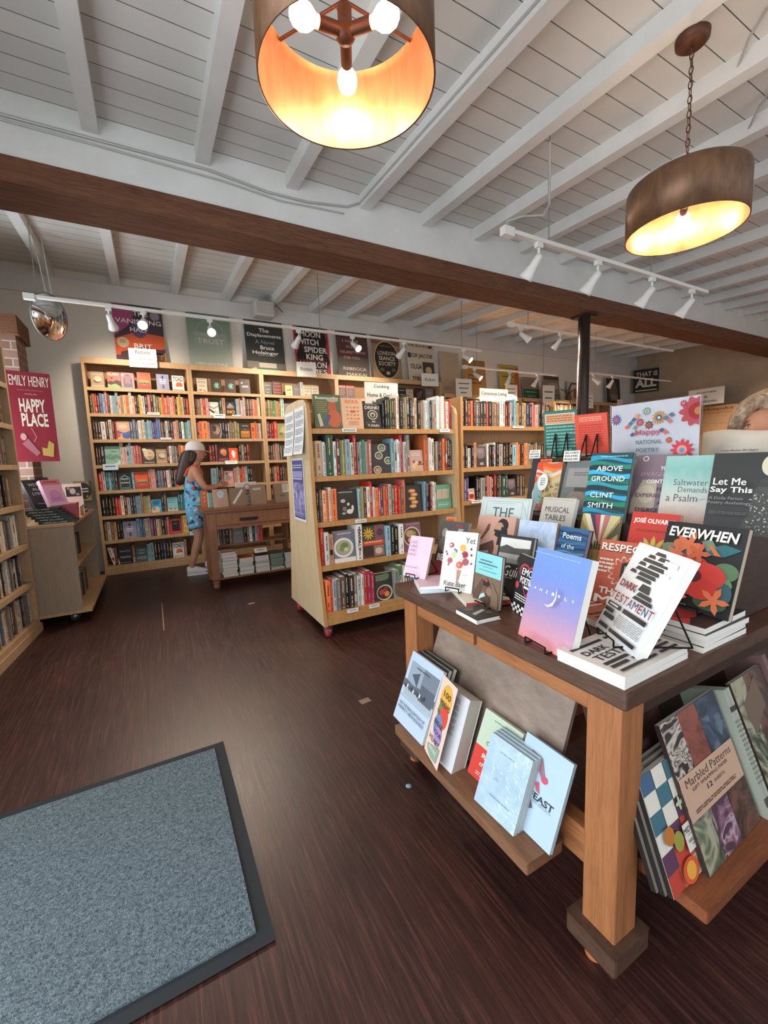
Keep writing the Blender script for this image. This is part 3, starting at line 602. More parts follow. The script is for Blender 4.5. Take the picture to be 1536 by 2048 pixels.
# ------------------------------------------------------------------ cover designs for books that face out on the shelves: colour words, base colour, printed shapes
def lines(u0, v0, u1, v1, n, c): return ('g', u0, v0, u1, v1, n, c)
FACES = {
 'dune': ('sepia cover with a pale curled shape', '#a58a6d', [('e', .55, .55, .3, .2, '#c9b294'), ('e', .5, .42, .28, .12, '#6b5644'), ('e', .58, .5, .25, .12, '#d3c0a3'), ('r', 0, .08, 1, .16, '#c5ab88'), lines(.15, .78, .85, .85, 1, '#e8dcc6')]),
 'glory': ('orange red cover with green hill and cream title', '#d9452f', [('p', [(0, 0), (1, 0), (1, .12), (.6, .3), (.25, .22), (0, .28)], '#8fae72'), ('p', [(0, .28), (.25, .22), (.6, .3), (1, .12), (1, .45), (.7, .55), (.45, .42), (.2, .46), (0, .36)], '#4c2f29'), ('e', .35, .62, .09, .05, '#2a1a18'), ('t', 'GLORY', .5, .86, .88, .14, '#f1e6d4', .03)]),
 'reck': ('pink cover with a grey arch and a white sticker', '#d8626a', [('r', 0, 0, 1, .12, '#9a93a0'), ('p', [(.15, .1), (.85, .1), (.85, .6), (.7, .85), (.5, .92), (.3, .85), (.15, .6)], '#6d6570'), lines(.3, .3, .75, .8, 6, '#d9838a'), ('e', .12, .86, .09, .06, '#efe9e0')]),
 'horse': ('orange cover with a grey hill and HORSE title', '#e0562c', [('r', 0, 0, 1, .14, '#b23f2a'), ('r', 0, .14, 1, .3, '#d14a2a'), ('e', .55, .42, .4, .16, '#c98f4d'), ('r', 0, .3, 1, .42, '#8f8378'), ('t', 'HORSE', .5, .36, .8, .1, '#2a2220', .02), lines(.1, .88, .9, .95, 1, '#8e2d1d'), lines(.25, .78, .75, .84, 1, '#8e2d1d'), ('r', 0, .55, 1, .58, '#f08a45')]),
 'pine': ('lavender grey cover with a dark plant figure', '#9a97b0', [('p', [(.44, .62), (.56, .62), (.53, .78), (.6, .8), (.5, .93), (.4, .8), (.47, .78)], '#2f3144'), ('p', [(.25, .62), (.75, .62), (.75, .52), (.25, .52)], '#b7b4c8'), lines(.2, .62, .8, .7, 1, '#ecebf2'), lines(.25, .5, .75, .58, 1, '#ecebf2'), lines(.25, .38, .75, .46, 1, '#ecebf2'), ('r', .44, .12, .49, .34, '#2f3144'), ('r', .52, .12, .57, .34, '#2f3144')]),
 'toad': ('white cover with an orange blot and TOAD title', '#e6dfd4', [('t', 'TOAD', .5, .78, .84, .3, '#241f1e', .01), ('e', .58, .45, .26, .13, '#d9693c'), ('e', .45, .36, .16, .09, '#d9693c'), ('e', .75, .36, .12, .07, '#c65a30'), ('p', [(0, .14), (.3, .2), (.55, .16), (1, .28), (1, .12), (0, .1)], '#cfd3d3'), lines(.1, .03, .9, .09, 1, '#2a2a36')]),
 'mermaid': ('peach cover with a blue swirl', '#d6a689', [('e', .75, .2, .3, .16, '#4f63a0'), ('e', .2, .3, .15, .2, '#c65f43'), ('e', .55, .7, .3, .12, '#e6c6a8'), ('w', .3, .42, .05, 7, 0, '#5a6aa6'), ('r', 0, 0, .12, 1, '#8a3a2c')]),
 'jungle': ('misty green cover with slim black lettering', '#8fb5a2', [('w', .3, .5, .04, 9, 1, '#6f9484'), ('p', [(.5, 0), (1, 0), (1, .28)], '#cdd6d0'), lines(.4, .66, .8, .74, 1, '#2d4239'), lines(.2, .48, .5, .56, 1, '#2d4239'), ('l', .5, .3, .85, .1, .003, '#2d4239')]),
 'swan': ('cover with a pale leaping animal and white title', '#4e3d3a', [('e', .55, .55, .4, .32, '#cdb48c'), ('e', .3, .72, .2, .18, '#d8c29a'), ('e', .62, .45, .18, .22, '#b2976c'), ('e', .2, .85, .16, .08, '#e3d4b2'), ('t', 'SWE', .45, .52, .6, .1, '#ece4d4', .02), lines(.15, .04, .9, .1, 1, '#ece4d4')]),
 'cotton': ('black cover with a green house outline and white lettering', '#20272a', [('p', [(.12, .1), (.88, .1), (.88, .68), (.5, .9), (.12, .68)], '#5c7f76'), ('p', [(.2, .15), (.8, .15), (.8, .62), (.5, .8), (.2, .62)], '#20302f'), lines(.25, .55, .75, .64, 1, '#eef0ea'), lines(.35, .45, .65, .51, 1, '#c0435a'), lines(.2, .33, .8, .42, 1, '#eef0ea'), ('r', .05, .03, .95, .06, '#7fa39a')]),
 'sea': ('sky blue cover with white cutout lettering', '#4ba6c2', [('p', [(.1, .5), (.75, .55), (.95, .95), (.15, .92)], '#2f86a8'), lines(.2, .6, .75, .85, 3, '#173a52'), ('p', [(0, 0), (.7, 0), (.85, .3), (.5, .45), (.2, .35), (0, .3)], '#d9c4b0'), ('e', .25, .25, .14, .1, '#b57a5a')]),
 'tealc': ('pale teal cover with a pebbled foot', '#86c0c4', [('r', 0, 0, 1, .2, '#c5c0b2'), ('e', .3, .18, .12, .06, '#77706a'), ('e', .7, .16, .14, .06, '#8f867c'), lines(.12, .55, .8, .9, 5, '#5e9296')]),
 'redframe': ('red cover with a black panel', '#c0392b', [('r', .18, .18, .86, .86, '#1f1b1a'), lines(.3, .62, .7, .72, 2, '#8a8478')]),
 'venco': ('black cover with the word VenCo twice', '#191a1c', [('t', 'VenCo', .5, .77, .78, .12, '#e6e0d4', .01), ('t', 'VenCo', .5, .42, .78, .12, '#e6e0d4', .01), lines(.62, .6, .74, .63, 1, '#b9b2a5'), lines(.15, .06, .85, .1, 1, '#b9b2a5')]),
 'river': ('grey green watery cover with white lettering', '#4d5f61', [('w', .2, .3, .03, 8, 0, '#7d9290'), ('w', .5, .58, .03, 8, 2, '#3a4a4c'), lines(.25, .76, .8, .84, 1, '#e3e6e2'), lines(.3, .56, .75, .63, 1, '#e3e6e2'), lines(.15, .3, .85, .36, 1, '#d4dbd7')]),
 'cream': ('cream cover with brown ornamental lettering', '#d2c6ae', [lines(.14, .86, .86, .94, 1, '#6f5a45'), lines(.1, .62, .9, .78, 2, '#7a6b58'), lines(.2, .38, .8, .52, 2, '#7a6b58'), ('e', .3, .16, .16, .05, '#a5604c'), ('p', [(.5, .22), (.95, .06), (.7, .08)], '#8c4a3d')]),
 'greena': ('dark brown cover with a green leafy head', '#4a382e', [('s', .55, .52, .2, .34, 9, '#6fa088'), ('e', .6, .5, .2, .16, '#86b89e'), ('p', [(.62, .36), (.85, .5), (.72, .62)], '#4a382e')]),
 'blink': ('dark brown cover with a pale band and dots', '#41302c', [('e', .25, .74, .09, .07, '#d8c9ba'), ('r', .22, .42, .85, .58, '#8d7d88'), ('t', 'BLINDED', .53, .5, .55, .09, '#ece4dc', .01), lines(.3, .2, .8, .26, 1, '#9c6a52'), ('e', .55, .8, .2, .06, '#6a5046')]),
 'zig': ('white cover with coral and black zigzags', '#dcdcd0', [('p', [(0, .75), (.5, .6), (1, .8), (1, .68), (.5, .48), (0, .63)], '#cf7a6a'), ('p', [(0, .55), (.45, .35), (.6, .2), (.35, .2), (0, .42)], '#3a3230'), ('p', [(.6, .45), (1, .1), (1, 0), (.5, .3)], '#a9b5a8'), ('r', 0, .84, 1, .9, '#9fc0b2')]),
 'gold': ('black cover with a grey peak and gold GOING lettering', '#262120', [('p', [(.1, .62), (.45, .95), (.9, .66)], '#8c9096'), lines(.2, .48, .85, .62, 1, '#c58a3d'), ('t', 'NO', .52, .3, .75, .26, '#d29a45', .04)]),
 'face': ('brown cover with a shadowed face', '#5a473c', [('e', .5, .58, .34, .32, '#8a6a55'), ('e', .62, .52, .2, .2, '#a58672'), ('e', .34, .66, .18, .2, '#3b2d27'), ('p', [(.7, 0), (1, .3), (1, 1), (.85, 1), (.9, .4)], '#a9a6a0')]),
 'field': ('black cover with an amber field', '#2c2420', [('r', .08, .08, .92, .5, '#a86b2c'), ('e', .5, .5, .4, .14, '#c58a3a'), ('r', .08, .5, .92, .62, '#5b3c22'), lines(.25, .78, .8, .86, 1, '#cbb690')]),
 'sam': ('dark cover with an orange face and pink SAM lettering', '#3b2428', [('e', .55, .68, .3, .2, '#df8a4a'), ('e', .62, .52, .2, .12, '#c7703c'), ('t', 'SAM', .5, .15, .84, .16, '#c4596a', .03)]),
 'angel': ('orange cover with a white bird', '#dd4f22', [('s', .5, .6, .22, .3, 9, '#f0a24a'), ('p', [(.35, .85), (.6, .8), (.68, .3), (.4, .25), (.3, .55)], '#e6dfe0'), lines(.2, .1, .8, .18, 1, '#f3c39a')]),
 'pinkart': ('pink cover with green foliage', '#c98a92', [('s', .4, .45, .2, .38, 7, '#77806a'), ('e', .7, .72, .2, .15, '#e2b4b4'), ('e', .3, .8, .14, .1, '#5d6a58')]),
 'quiet': ('black cover with cream script', '#2b2725', [lines(.15, .74, .85, .84, 1, '#d9cfbd'), lines(.25, .42, .8, .5, 1, '#d9cfbd'), lines(.3, .18, .7, .26, 1, '#d9cfbd')]),
 'dan': ('black cover with red DAN JONES lettering', '#2e1d1b', [('t', 'DAN', .5, .86, .6, .12, '#d8543f', .02), ('t', 'JONES', .5, .64, .8, .14, '#d8543f', .02), ('t', 'ESSEX', .5, .42, .8, .12, '#d8543f', .02), ('t', 'DOGS', .5, .2, .8, .14, '#d8543f', .02)]),
 'cream2': ('yellow cream cover with small brown marks', '#d9bf8e', [('e', .35, .55, .1, .08, '#6b4b35'), ('e', .65, .6, .09, .1, '#6b4b35'), ('e', .55, .25, .06, .06, '#b86a3a')]),
 'greyb': ('plain grey cover', '#7b7472', [lines(.2, .6, .8, .7, 1, '#b7b0a8')]),
 'leaf': ('olive cover with a pale leaf', '#8b8a58', [('p', [(.1, .25), (.5, .2), (.9, .6), (.85, .9), (.4, .7)], '#b3ae78'), ('l', .15, .3, .85, .85, .003, '#66663c'), ('e', .35, .3, .2, .1, '#6d6d48')]),
 'redgrey': ('red cover with a grey block', '#b2402e', [('r', .1, 0, 1, .82, '#5e4a45'), lines(.25, .2, .85, .7, 4, '#8a7870')]),
 'skulls': ('dark brown patterned cover', '#382b27', [('s', .5, .5, .18, .4, 6, '#6b574a'), ('e', .3, .3, .1, .1, '#7d6a5c'), ('e', .7, .7, .12, .1, '#7d6a5c')]),
 'buzz': ('green cover reading Buzzworthy with an orange figure', '#5a6a4a', [('t', 'Buzzworthy', .5, .89, .86, .11, '#e6ddc6', .02), lines(.08, .46, .5, .8, 6, '#a2854c'), ('e', .68, .62, .16, .2, '#b75a3e'), ('e', .72, .3, .26, .26, '#bc6242'), ('p', [(.45, .1), (.62, .4), (.5, .42), (.3, .15)], '#5d5478'), ('p', [(.1, .42), (.2, .45), (.3, .1), (.18, .06)], '#d0b6a2'), ('e', .7, .84, .22, .06, '#b3a48a'), ('r', 0, 0, 1, .05, '#6a4d4a')]),
 'beer': ('peach cover reading BEER in orange', '#dcb28e', [('t', 'BEER', .5, .88, .66, .1, '#d8683a', .015)] + [('e', .25+.17*i, .7-.12*j, .045, .028, ('#d8683a', '#c98a62')[(i+j) % 2]) for i in range(4) for j in range(4)] + [('r', .42, .54, .62, .6, '#d8562a'), lines(.28, .12, .78, .26, 3, '#cc8d68')]),
 'drink': ('black cover with a silver bottle cap', '#2a221f', [('t', 'DRINK?', .5, .84, .86, .13, '#ded5c6', .01), lines(.1, .93, .8, .97, 1, '#a99f92'), ('e', .5, .56, .3, .19, '#b5ad9d'), ('e', .5, .56, .24, .15, '#2f2925'), ('e', .5, .56, .16, .1, '#b9ae98'), ('e', .5, .54, .08, .06, '#3a302a'), ('t', '40', .52, .3, .22, .08, '#ded5c6'), lines(.05, .24, .95, .26, 1, '#8a8176'), ('t', 'T-PAIN', .5, .14, .66, .1, '#ded5c6', .01)]),
 'bowls': ('black cover with white bowls of green', '#383230', [f for (x, y, c) in ((.6, .86, '#75805a'), (.42, .6, '#6f7a52'), (.88, .42, '#7d8a58'), (.3, .12, '#c9825a')) for f in (('e', x, y, .2, .13, '#c9c5bb'), ('e', x, y, .16, .1, '#3d3a34'), ('e', x, y-.01, .12, .07, c))]),
 'ginger': ('brown pink cover with ginger root', '#b5958a', [lines(.15, .7, .8, .84, 2, '#d0b8ac'), ('e', .35, .25, .22, .13, '#d6aa7e'), ('e', .6, .2, .2, .12, '#c99a6c'), ('e', .5, .38, .12, .1, '#d9b088'), ('e', .75, .42, .12, .07, '#6b3f33'), ('e', .3, .46, .07, .06, '#6b3f33'), ('r', .55, .3, 1, .36, '#7d4a3b')]),
 'octo': ('black cover with pale seafood', '#37302c', [lines(.1, .84, .8, .93, 1, '#9d958b'), ('e', .3, .62, .12, .06, '#b8aa9a'), ('e', .55, .5, .07, .05, '#c9bda9'), ('e', .6, .25, .16, .08, '#d4cabb'), ('e', .35, .35, .1, .08, '#8a6a58'), ('e', .75, .36, .06, .1, '#d4cabb'), ('e', .3, .2, .1, .04, '#b19a80')]),
 'braid': ('black cover with a plaited golden loaf', '#382c26', [f for i in range(5) for f in (('e', .42+.12*(i % 2), .78-.14*i, .22, .075, '#a86d3c'), ('e', .45+.1*(i % 2), .79-.14*i, .16, .045, '#d9a268'))]),
 'hotdog': ('green cover with white paper trays of franks', '#5f8f74', [('r', .05, .08, .95, .3, '#6e9a80'), lines(.12, .12, .8, .2, 1, '#a9c4ae')] + [('p', [(.05+.2*i, .42), (.2+.2*i, .42), (.26+.2*i, .82), (.11+.2*i, .82)], c) for i, c in enumerate(('#d8cbb8', '#cfc0aa', '#d8cbb8', '#cfc0aa'))] + [('p', [(.11+.2*i, .42), (.15+.2*i, .42), (.21+.2*i, .82), (.17+.2*i, .82)], '#a5523c') for i in range(4)]),
 'greenbowl': ('grey cover with a white plate of greens', '#77727a', [lines(.2, .84, .85, .92, 1, '#b8b2b6'), ('r', 0, 0, 1, .14, '#d9d2cd'), ('e', .45, .46, .46, .31, '#d9d5cc'), ('e', .45, .46, .36, .24, '#9c968c'), ('e', .47, .47, .3, .2, '#a7a078'), ('e', .5, .52, .18, .1, '#6d7a4c'), ('e', .38, .42, .12, .08, '#7d8653'), ('e', .56, .4, .1, .06, '#c6bd93')]),
 'flowers': ('collage cover with an orange daisy', '#6a4a44', [('r', 0, .52, .56, 1, '#4a4a32'), ('s', .3, .76, .07, .27, 11, '#e0b23c'), ('e', .3, .76, .08, .05, '#b5792c'), ('r', .58, .52, 1, 1, '#7d545c'), ('e', .8, .78, .14, .12, '#5b3a42'), ('r', 0, .4, 1, .54, '#c94f33'), lines(.1, .43, .9, .51, 1, '#ecae88'), ('r', .05, .05, .45, .38, '#3f2d2a'), ('r', .5, .05, .95, .38, '#8f6f63'), ('e', .7, .2, .16, .1, '#c6ad9c')]),
 'ramen': ('plum cover with a bowl of noodles', '#7c5262', [lines(.2, .9, .95, .95, 1, '#b99aa6'), ('e', .5, .52, .46, .34, '#c9b8a0'), ('e', .5, .52, .4, .29, '#6b4534'), ('e', .42, .62, .24, .12, '#b89a6a'), ('e', .6, .45, .16, .13, '#c0604a'), ('e', .42, .4, .14, .09, '#d8b08c'), ('e', .62, .62, .1, .07, '#8a9a5a')]),
 'veg': ('dark cover with a white bowl of fruit', '#3d3a35', [lines(.1, .7, .75, .92, 4, '#a8b29a'), ('e', .65, .85, .2, .12, '#5f7a55'), ('e', .55, .28, .44, .28, '#cfc7ba'), ('e', .52, .28, .38, .24, '#4a332c'), ('e', .4, .3, .15, .1, '#b0483c'), ('e', .66, .22, .14, .1, '#dd8a3a'), ('e', .6, .4, .12, .08, '#8a3a3c'), ('e', .42, .15, .12, .07, '#5a2a2e')]),
 'floral': ('dark olive patterned cover leaning back', '#4c4a38', [('s', .3, .6, .1, .26, 7, '#5f5d45'), ('s', .7, .35, .1, .26, 7, '#67654a'), ('e', .6, .75, .14, .1, '#5b5a40')]),
 'brownjar': ('dark brown cover with a grey glass bowl', '#41342f', [('p', [(.15, .95), (.9, .95), (.9, .55), (.7, .42), (.3, .42), (.12, .6)], '#75686a'), ('e', .5, .78, .3, .12, '#87797b'), ('r', .4, .1, .72, .22, '#a5978a')]),
 'redwhite': ('small white cover with a red blot', '#dccfb8', [('r', .1, .1, .9, .55, '#cf3d26'), ('e', .5, .35, .25, .14, '#8e1f1c'), lines(.15, .7, .85, .9, 2, '#5b4a40')]),
}
FACES['horseb'] = FACES['horse']; FACES['pineb'] = FACES['pine']; FACES['toadb'] = FACES['toad']; FACES['greenb'] = FACES['greena']

def printed_book(name, label, w, h, t, base, els, loc, rot, cat='book', group=None, spine=None, hard=False, parts=True, pagem=None, back=None, F=None):
    """a book whose front board is the local XZ plane at y=0 facing -y; the thickness runs to +y and the spine is at x=0"""
    cm = mat(base, .42) if isinstance(base, str) else base; sm = mat(spine, .42) if spine else (cm if isinstance(base, str) else mat('#5d5a58', .45))
    th = .0025 if hard else .0007; ov = .003 if hard else .0004; pg = pagem or PAGES
    c = MB(); c.box(0, 0, 0, w, th, h, cm); c.box(0, t-th, 0, w, t, h, mat(back, .45) if back else sm); c.box(0, th, 0, th, t-th, h, sm)
    p = MB(); p.box(th, th, ov, w-ov, t-th, h-ov, pg)
    a = MB(); tb = MB(); art(a, tb, els, w, h)
    if parts:
        r = thing(name, label, cat, loc, rot, group)
        cv = c.build('cover', r); p.build('page_block', r)
        if a.v: a.build('cover_print', cv)
        if tb.v: tb.build('title_lettering', cv)
        return r
    for q in (p, a, tb): 
        for f, k, sm_ in zip(q.f, q.mi, q.sm): pass
        b0 = len(c.v); c.v += q.v; mp = [c.slot(x) for x in q.ms]
        c.f += [[i+b0 for i in f] for f in q.f]; c.mi += [mp[k] for k in q.mi]; c.sm += q.sm
    if F is not None: return c
    o = c.build(name); o.location = loc; o.rotation_euler = rot; return tag(o, label, cat, group)
def merge(dst, src, M):
    b0 = len(dst.v); M = np.array(M); vs = np.asarray(src.v) @ M[:3, :3].T + M[:3, 3]; dst.v += vs.tolist(); mp = [dst.slot(x) for x in src.ms]
    dst.f += [[i+b0 for i in f] for f in src.f]; dst.mi += [mp[k] for k in src.mi]; dst.sm += src.sm
def shelf_books(limit):
    """the specs that show largest become objects, the rest one mesh"""
    for sp in SPECS:
        F = sp['F']; x, y, z = sp['loc']; h = sp.get('h') or sp['w']*1.45; sp['hh'] = h
        q = [project(F @ Vector(p)) for p in ((x, y, z), (x+sp['w'], y, z), (x+sp['w'], y, z+h), (x, y, z+h))]
        A = abs(sum(q[i][0]*q[(i+1) % 4][1]-q[(i+1) % 4][0]*q[i][1] for i in range(4)))/2
        inside = all(-5 < p[0] < 1541 and -5 < p[1] < 2053 for p in q)
        sp['A'] = A*(2.2 if 'face' in sp else 1)*(1 if inside else .02)*(.12 if 'low bookcase' in sp['case'] else 1)
    FCOUNT = {}; FDUP = {}
    for sp in SPECS:
        if 'face' in sp: k_ = (sp['face'].replace('greenb', 'greena'), sp['case'], sp['shelf']); FDUP[k_] = FDUP.get(k_, 0)+1
    order = sorted(range(len(SPECS)), key=lambda i: -SPECS[i]['A']); big = set(order[:limit]); rest = MB()
    for i, sp in enumerate(SPECS):
        M = sp['F'] @ TRS(sp['loc'])
        if 'face' in sp:
            d = FACES[sp['face']]; h = sp['hh']
            if 'wheeled' in sp['case'] and sp['case'] == NW: h = min(.24, sp['w']*1.35)
            t = .022; lean = .09; Mf = M @ TRS((0, .012, .0005), (-lean, 0, 0))
            lab = '%s facing out, %s shelf of %s' % (d[0], sp['shelf'], sp['case'])
            if len(lab.split()) > 16: lab = '%s facing out, %s shelf of %s' % (d[0], sp['shelf'], sp['case'].split(' by ')[0].split(' half')[0].split(' behind')[0].replace('the ', ''))
            if len(lab.split()) > 16: lab = '%s, %s shelf of %s' % (d[0].split(' and ')[0].split(' with ')[0], sp['shelf'], sp['case'].split(' half')[0].split(' behind')[0].replace('the ', ''))
            nth = FCOUNT[lab] = FCOUNT.get(lab, 0)+1
            if nth > 1 or FDUP.get((sp['face'].replace('greenb', 'greena'), sp['case'], sp['shelf']), 0) > 1: lab = ('leftmost ', 'second ', 'third ')[nth-1]+lab
            if i in big:
                if sp['A'] > 2500:
                    o = printed_book('book', lab, sp['w'], h, t, d[1], d[2], Mf.to_translation(), Mf.to_euler(), group=None)
                else:
                    o = printed_book('book', lab, sp['w'], h, t, d[1], d[2], Mf.to_translation(), Mf.to_euler(), parts=False)
            else: merge(rest, printed_book('x', '', sp['w'], h, t, d[1], d[2], (0, 0, 0), (0, 0, 0), parts=False, F=1), Mf)
            continue
        if i in big:
            b = MB(); s2 = dict(sp); s2['F'] = I4; s2['loc'] = (0, 0, 0); s2['lean'] = 0; spine_book(b, I4, s2); o = b.build('book'); o.matrix_world = M @ TRS((0, 0, 0), (0, sp['lean'], 0))
            adj = ('broad ' if sp['w'] > .036 else 'slim ' if sp['w'] < .017 else '')+('tall ' if sp['h'] > .24 else 'short ' if sp['h'] < .19 else '')
            tag(o, '%s%s book, %s from left, %s shelf of %s' % (adj, PAL[sp['c']][0], ordn(sp['n']), sp['shelf'], sp['case']), 'book', '%s shelf books of %s' % (sp['shelf'], sp['case']))
        else: spine_book(rest, sp['F'], sp)
    if rest.v: tag(rest.build('shelved_books'), 'the many small book spines filling the farther wall shelves', 'books', None, 'stuff')
    return len(SPECS)

# ------------------------------------------------------------------ posters standing on the tall bookcases
def board(name, label, cat, W, H, t, base, els, loc, rot, group=None, edge='#d8d5cc'):
    r = thing(name, label, cat, loc, rot, group); b = MB(); b.box(0, .0004, 0, W, t, H, mat(edge, .6)); b.add([(0, 0, 0), (W, 0, 0), (W, 0, H), (0, 0, H)], [(0, 1, 2, 3)], base if not isinstance(base, str) else mat(base, .5)); b.build('board', r)
    a = MB(); tb = MB(); art(a, tb, els, W, H, .0008)
    if a.v: a.build('print', r)
    if tb.v: tb.build('lettering', r)
    return r
PG = 'cover posters above the tall bookcases'
def poster(x, label, base, els, w=.525, h=.7): return board('poster', label, 'poster', w, h, .006, base, els, (x, 6.0, 2.492), (-.13, 0, 0), PG)
L = lines
poster(-.245, 'purple and orange poster reading The Vanishing Half above the leftmost bookcase', '#4a3846', [('p', [(0, .45), (0, 1), (.3, 1), (.42, .85), (.3, .65)], '#a6507a'), ('p', [(0, .4), (.45, .55), (1, .5), (1, .28), (.5, .2), (0, .12)], '#cf5a33'), ('p', [(.1, 0), (.9, 0), (1, .25), (.55, .3), (.1, .18)], '#4b2c3a'), ('p', [(.6, 0), (1, 0), (1, .22)], '#c0813a'), ('e', .5, .6, .16, .16, '#5a4a72'), L(.3, .93, .75, .95, 1, '#cfc4c4'), ('t', 'THE', .55, .86, .3, .08, '#eee6dc', .012), ('t', 'VANISHING', .5, .72, .92, .08, '#eee6dc', .012), ('t', 'HALF', .5, .58, .36, .08, '#eee6dc', .012), ('t', 'BRIT', .55, .3, .36, .08, '#eee6dc', .012), ('t', 'BENNETT', .6, .12, .7, .08, '#eee6dc', .012), ('e', .84, .84, .1, .075, '#8f8894'), ('e', .16, .34, .12, .09, '#c3a98a'), L(.1, .32, .22, .38, 2, '#8a6f55')])
poster(.548, 'grey green poster with an arch reading Trust', grad('trust', [(0, '#a7aa9f'), (.5, '#8d9a8a'), (1, '#6f8572')], .3), [('e', .52, .72, .3, .18, '#8fa08c'), ('e', .52, .72, .28, .167, '#7d907d'), ('r', .15, .3, .9, .66, '#96a092'), L(.2, .9, .8, .93, 1, '#b5bdae'), ('t', 'TRUST', .52, .5, .62, .09, '#d8cfc0'), ('t', 'HERNAN DIAZ', .5, .08, .72, .05, '#dedbd0', .005), L(.3, .6, .7, .63, 1, '#b8bdb0')])
poster(1.257, 'dark grey poster reading The Displacements with a small pool', '#3b3a38', [L(.1, .93, .9, .95, 1, '#807c78'), ('t', 'The', .5, .82, .26, .08, '#e6e2da', .02), ('t', 'Displacements', .5, .71, .88, .085, '#e6e2da', .02), ('t', 'A Novel', .5, .59, .5, .08, '#8f9ba3', .012), ('t', 'Bruce', .55, .48, .36, .08, '#e6e2da', .02), ('t', 'Holsinger', .5, .37, .68, .085, '#e6e2da', .02), L(.3, .3, .75, .33, 1, '#9a958d'), ('r', 0, .06, .3, .2, '#7d766c'), ('r', .3, .08, .75, .18, '#c4b8a6'), ('r', .75, .06, 1, .18, '#6b655c'), ('p', [(.1, 0), (.25, .07), (.75, .07), (1, 0)], '#4f7a6c'), ('p', [(0, .02), (.2, .08), (.25, .06), (.08, 0)], '#b6b0a2')])
poster(1.935, 'black and red poster reading Moon Witch Spider King', '#231c1d', [('p', [(0, 1), (.12, 1), (.05, .8), (.16, .6), (.04, .4), (.1, .2), (0, 0)], '#a5303c'), ('p', [(1, 1), (.86, 1), (.95, .75), (.88, .55), (1, .3)], '#a5303c'), ('p', [(.84, 0), (1, 0), (1, .3), (.92, .2)], '#a5303c'), ('e', .4, .6, .22, .12, '#3d2a2a'), ('t', 'MOON', .48, .85, .58, .12, '#e8e1d6', .02), ('t', 'WITCH', .4, .69, .6, .12, '#e8e1d6', .02), ('t', 'SPIDER', .6, .53, .66, .12, '#e8e1d6', .02), ('t', 'KING', .55, .38, .48, .12, '#e8e1d6', .02), ('t', 'MARLON', .5, .22, .76, .12, '#e8e1d6', .02), ('t', 'JAMES', .52, .07, .7, .12, '#e8e1d6', .02), ('r', .1, .29, .9, .305, '#a5303c')])
poster(2.585, 'brown red poster reading Rebecca Makkai at its foot', '#5a3b38', [('t', '#1 INDIE NEXT PICK', .5, .94, .86, .05, '#e0d5c6', .008), ('r', 0, .88, 1, .9, '#2d2320'), ('r', 0, 0, 1, .45, '#5f5650'), L(.2, .5, .5, .56, 1, '#8c6a60'), ('t', 'I HAVE', .45, .8, .5, .055, '#d8b0a0', .006), ('t', 'SOME', .5, .68, .4, .055, '#d8b0a0', .006), ('t', 'QUESTIONS', .5, .56, .8, .055, '#d8b0a0', .006), ('t', 'FOR YOU', .45, .44, .5, .055, '#d8b0a0', .006), ('t', 'REBECCA', .52, .2, .74, .065, '#d3c6b6', .006), ('t', 'MAKKAI', .56, .08, .64, .065, '#d3c6b6', .006)])
poster(3.175, 'tan poster with a black oval reading London Seance Society', '#9a7c5c', [('r', 0, .82, 1, 1, '#7a5546'), ('e', .5, .47, .44, .44, '#c3a373'), ('e', .5, .47, .41, .41, '#2e2926'), ('t', 'LONDON', .5, .62, .6, .09, '#d8ccba', .012), ('t', 'SEANCE', .5, .5, .56, .09, '#d8ccba', .012), ('t', 'SOCIETY', .5, .38, .6, .09, '#d8ccba', .012), ('e', .3, .24, .07, .04, '#6b6455'), ('e', .7, .24, .07, .04, '#6b6455'), ('r', .44, .13, .56, .2, '#b9ac98'), L(.3, .75, .7, .78, 1, '#a38f76')])
poster(3.83, 'cream poster reading The Books of Jacob in black', '#cdc2ac', [('t', 'THE BOOKS', .42, .9, .76, .11, '#2f2a25', .012), ('r', .82, .84, .97, .97, '#4a4038'), ('t', 'OF JACOB', .56, .63, .78, .12, '#2f2a25', .012), ('r', .02, .58, .14, .7, '#4a4038'), ('t', 'OLGA', .3, .38, .42, .12, '#2f2a25', .012), ('r', .54, .24, .98, .5, '#4c4039'), ('e', .76, .3, .12, .09, '#c2b48a'), ('t', 'TOKARCZUK', .54, .08, .86, .12, '#2f2a25', .012)])
PG = 'cover posters above the low bookcases'
def poster2(x, label, base, els, w, h, z=2.335): return board('poster', label, 'poster', w, h, .006, base, els, (x, 6.02, z-.02), (-.11, 0, 0), PG)
poster2(4.5, 'pale plain poster left of the tan one under the spotlights', '#b9a98f', [L(.1, .1, .5, .2, 2, '#8a7a66')], .42, .75)
poster2(5.0, 'tan gold poster under two glowing spotlights', '#b58a4f', [('r', 0, .8, 1, 1, '#a2783f'), L(.2, .3, .8, .6, 3, '#7d5a30')], .52, .66)
poster2(5.86, 'yellow poster with an orange edge and three title lines', '#b3a04e', [('p', [(.6, 0), (1, 0), (1, .9), (.85, .95), (.75, .5)], '#b75a35'), L(.1, .86, .8, .9, 1, '#4c3b22'), L(.15, .6, .75, .66, 1, '#4c3b22'), L(.2, .4, .7, .46, 1, '#4c3b22'), ('t', 'A', .45, .52, .06, .04, '#4c3b22')], .5, .64)
poster2(6.45, 'poster half pink half green with white lettering', '#8f7d72', [('r', 0, 0, 1, .48, '#2f5a3f'), L(.15, .62, .85, .72, 1, '#a9605a'), L(.15, .3, .85, .36, 1, '#c9d0bd'), L(.25, .12, .75, .17, 1, '#c9d0bd')], .45, .44)
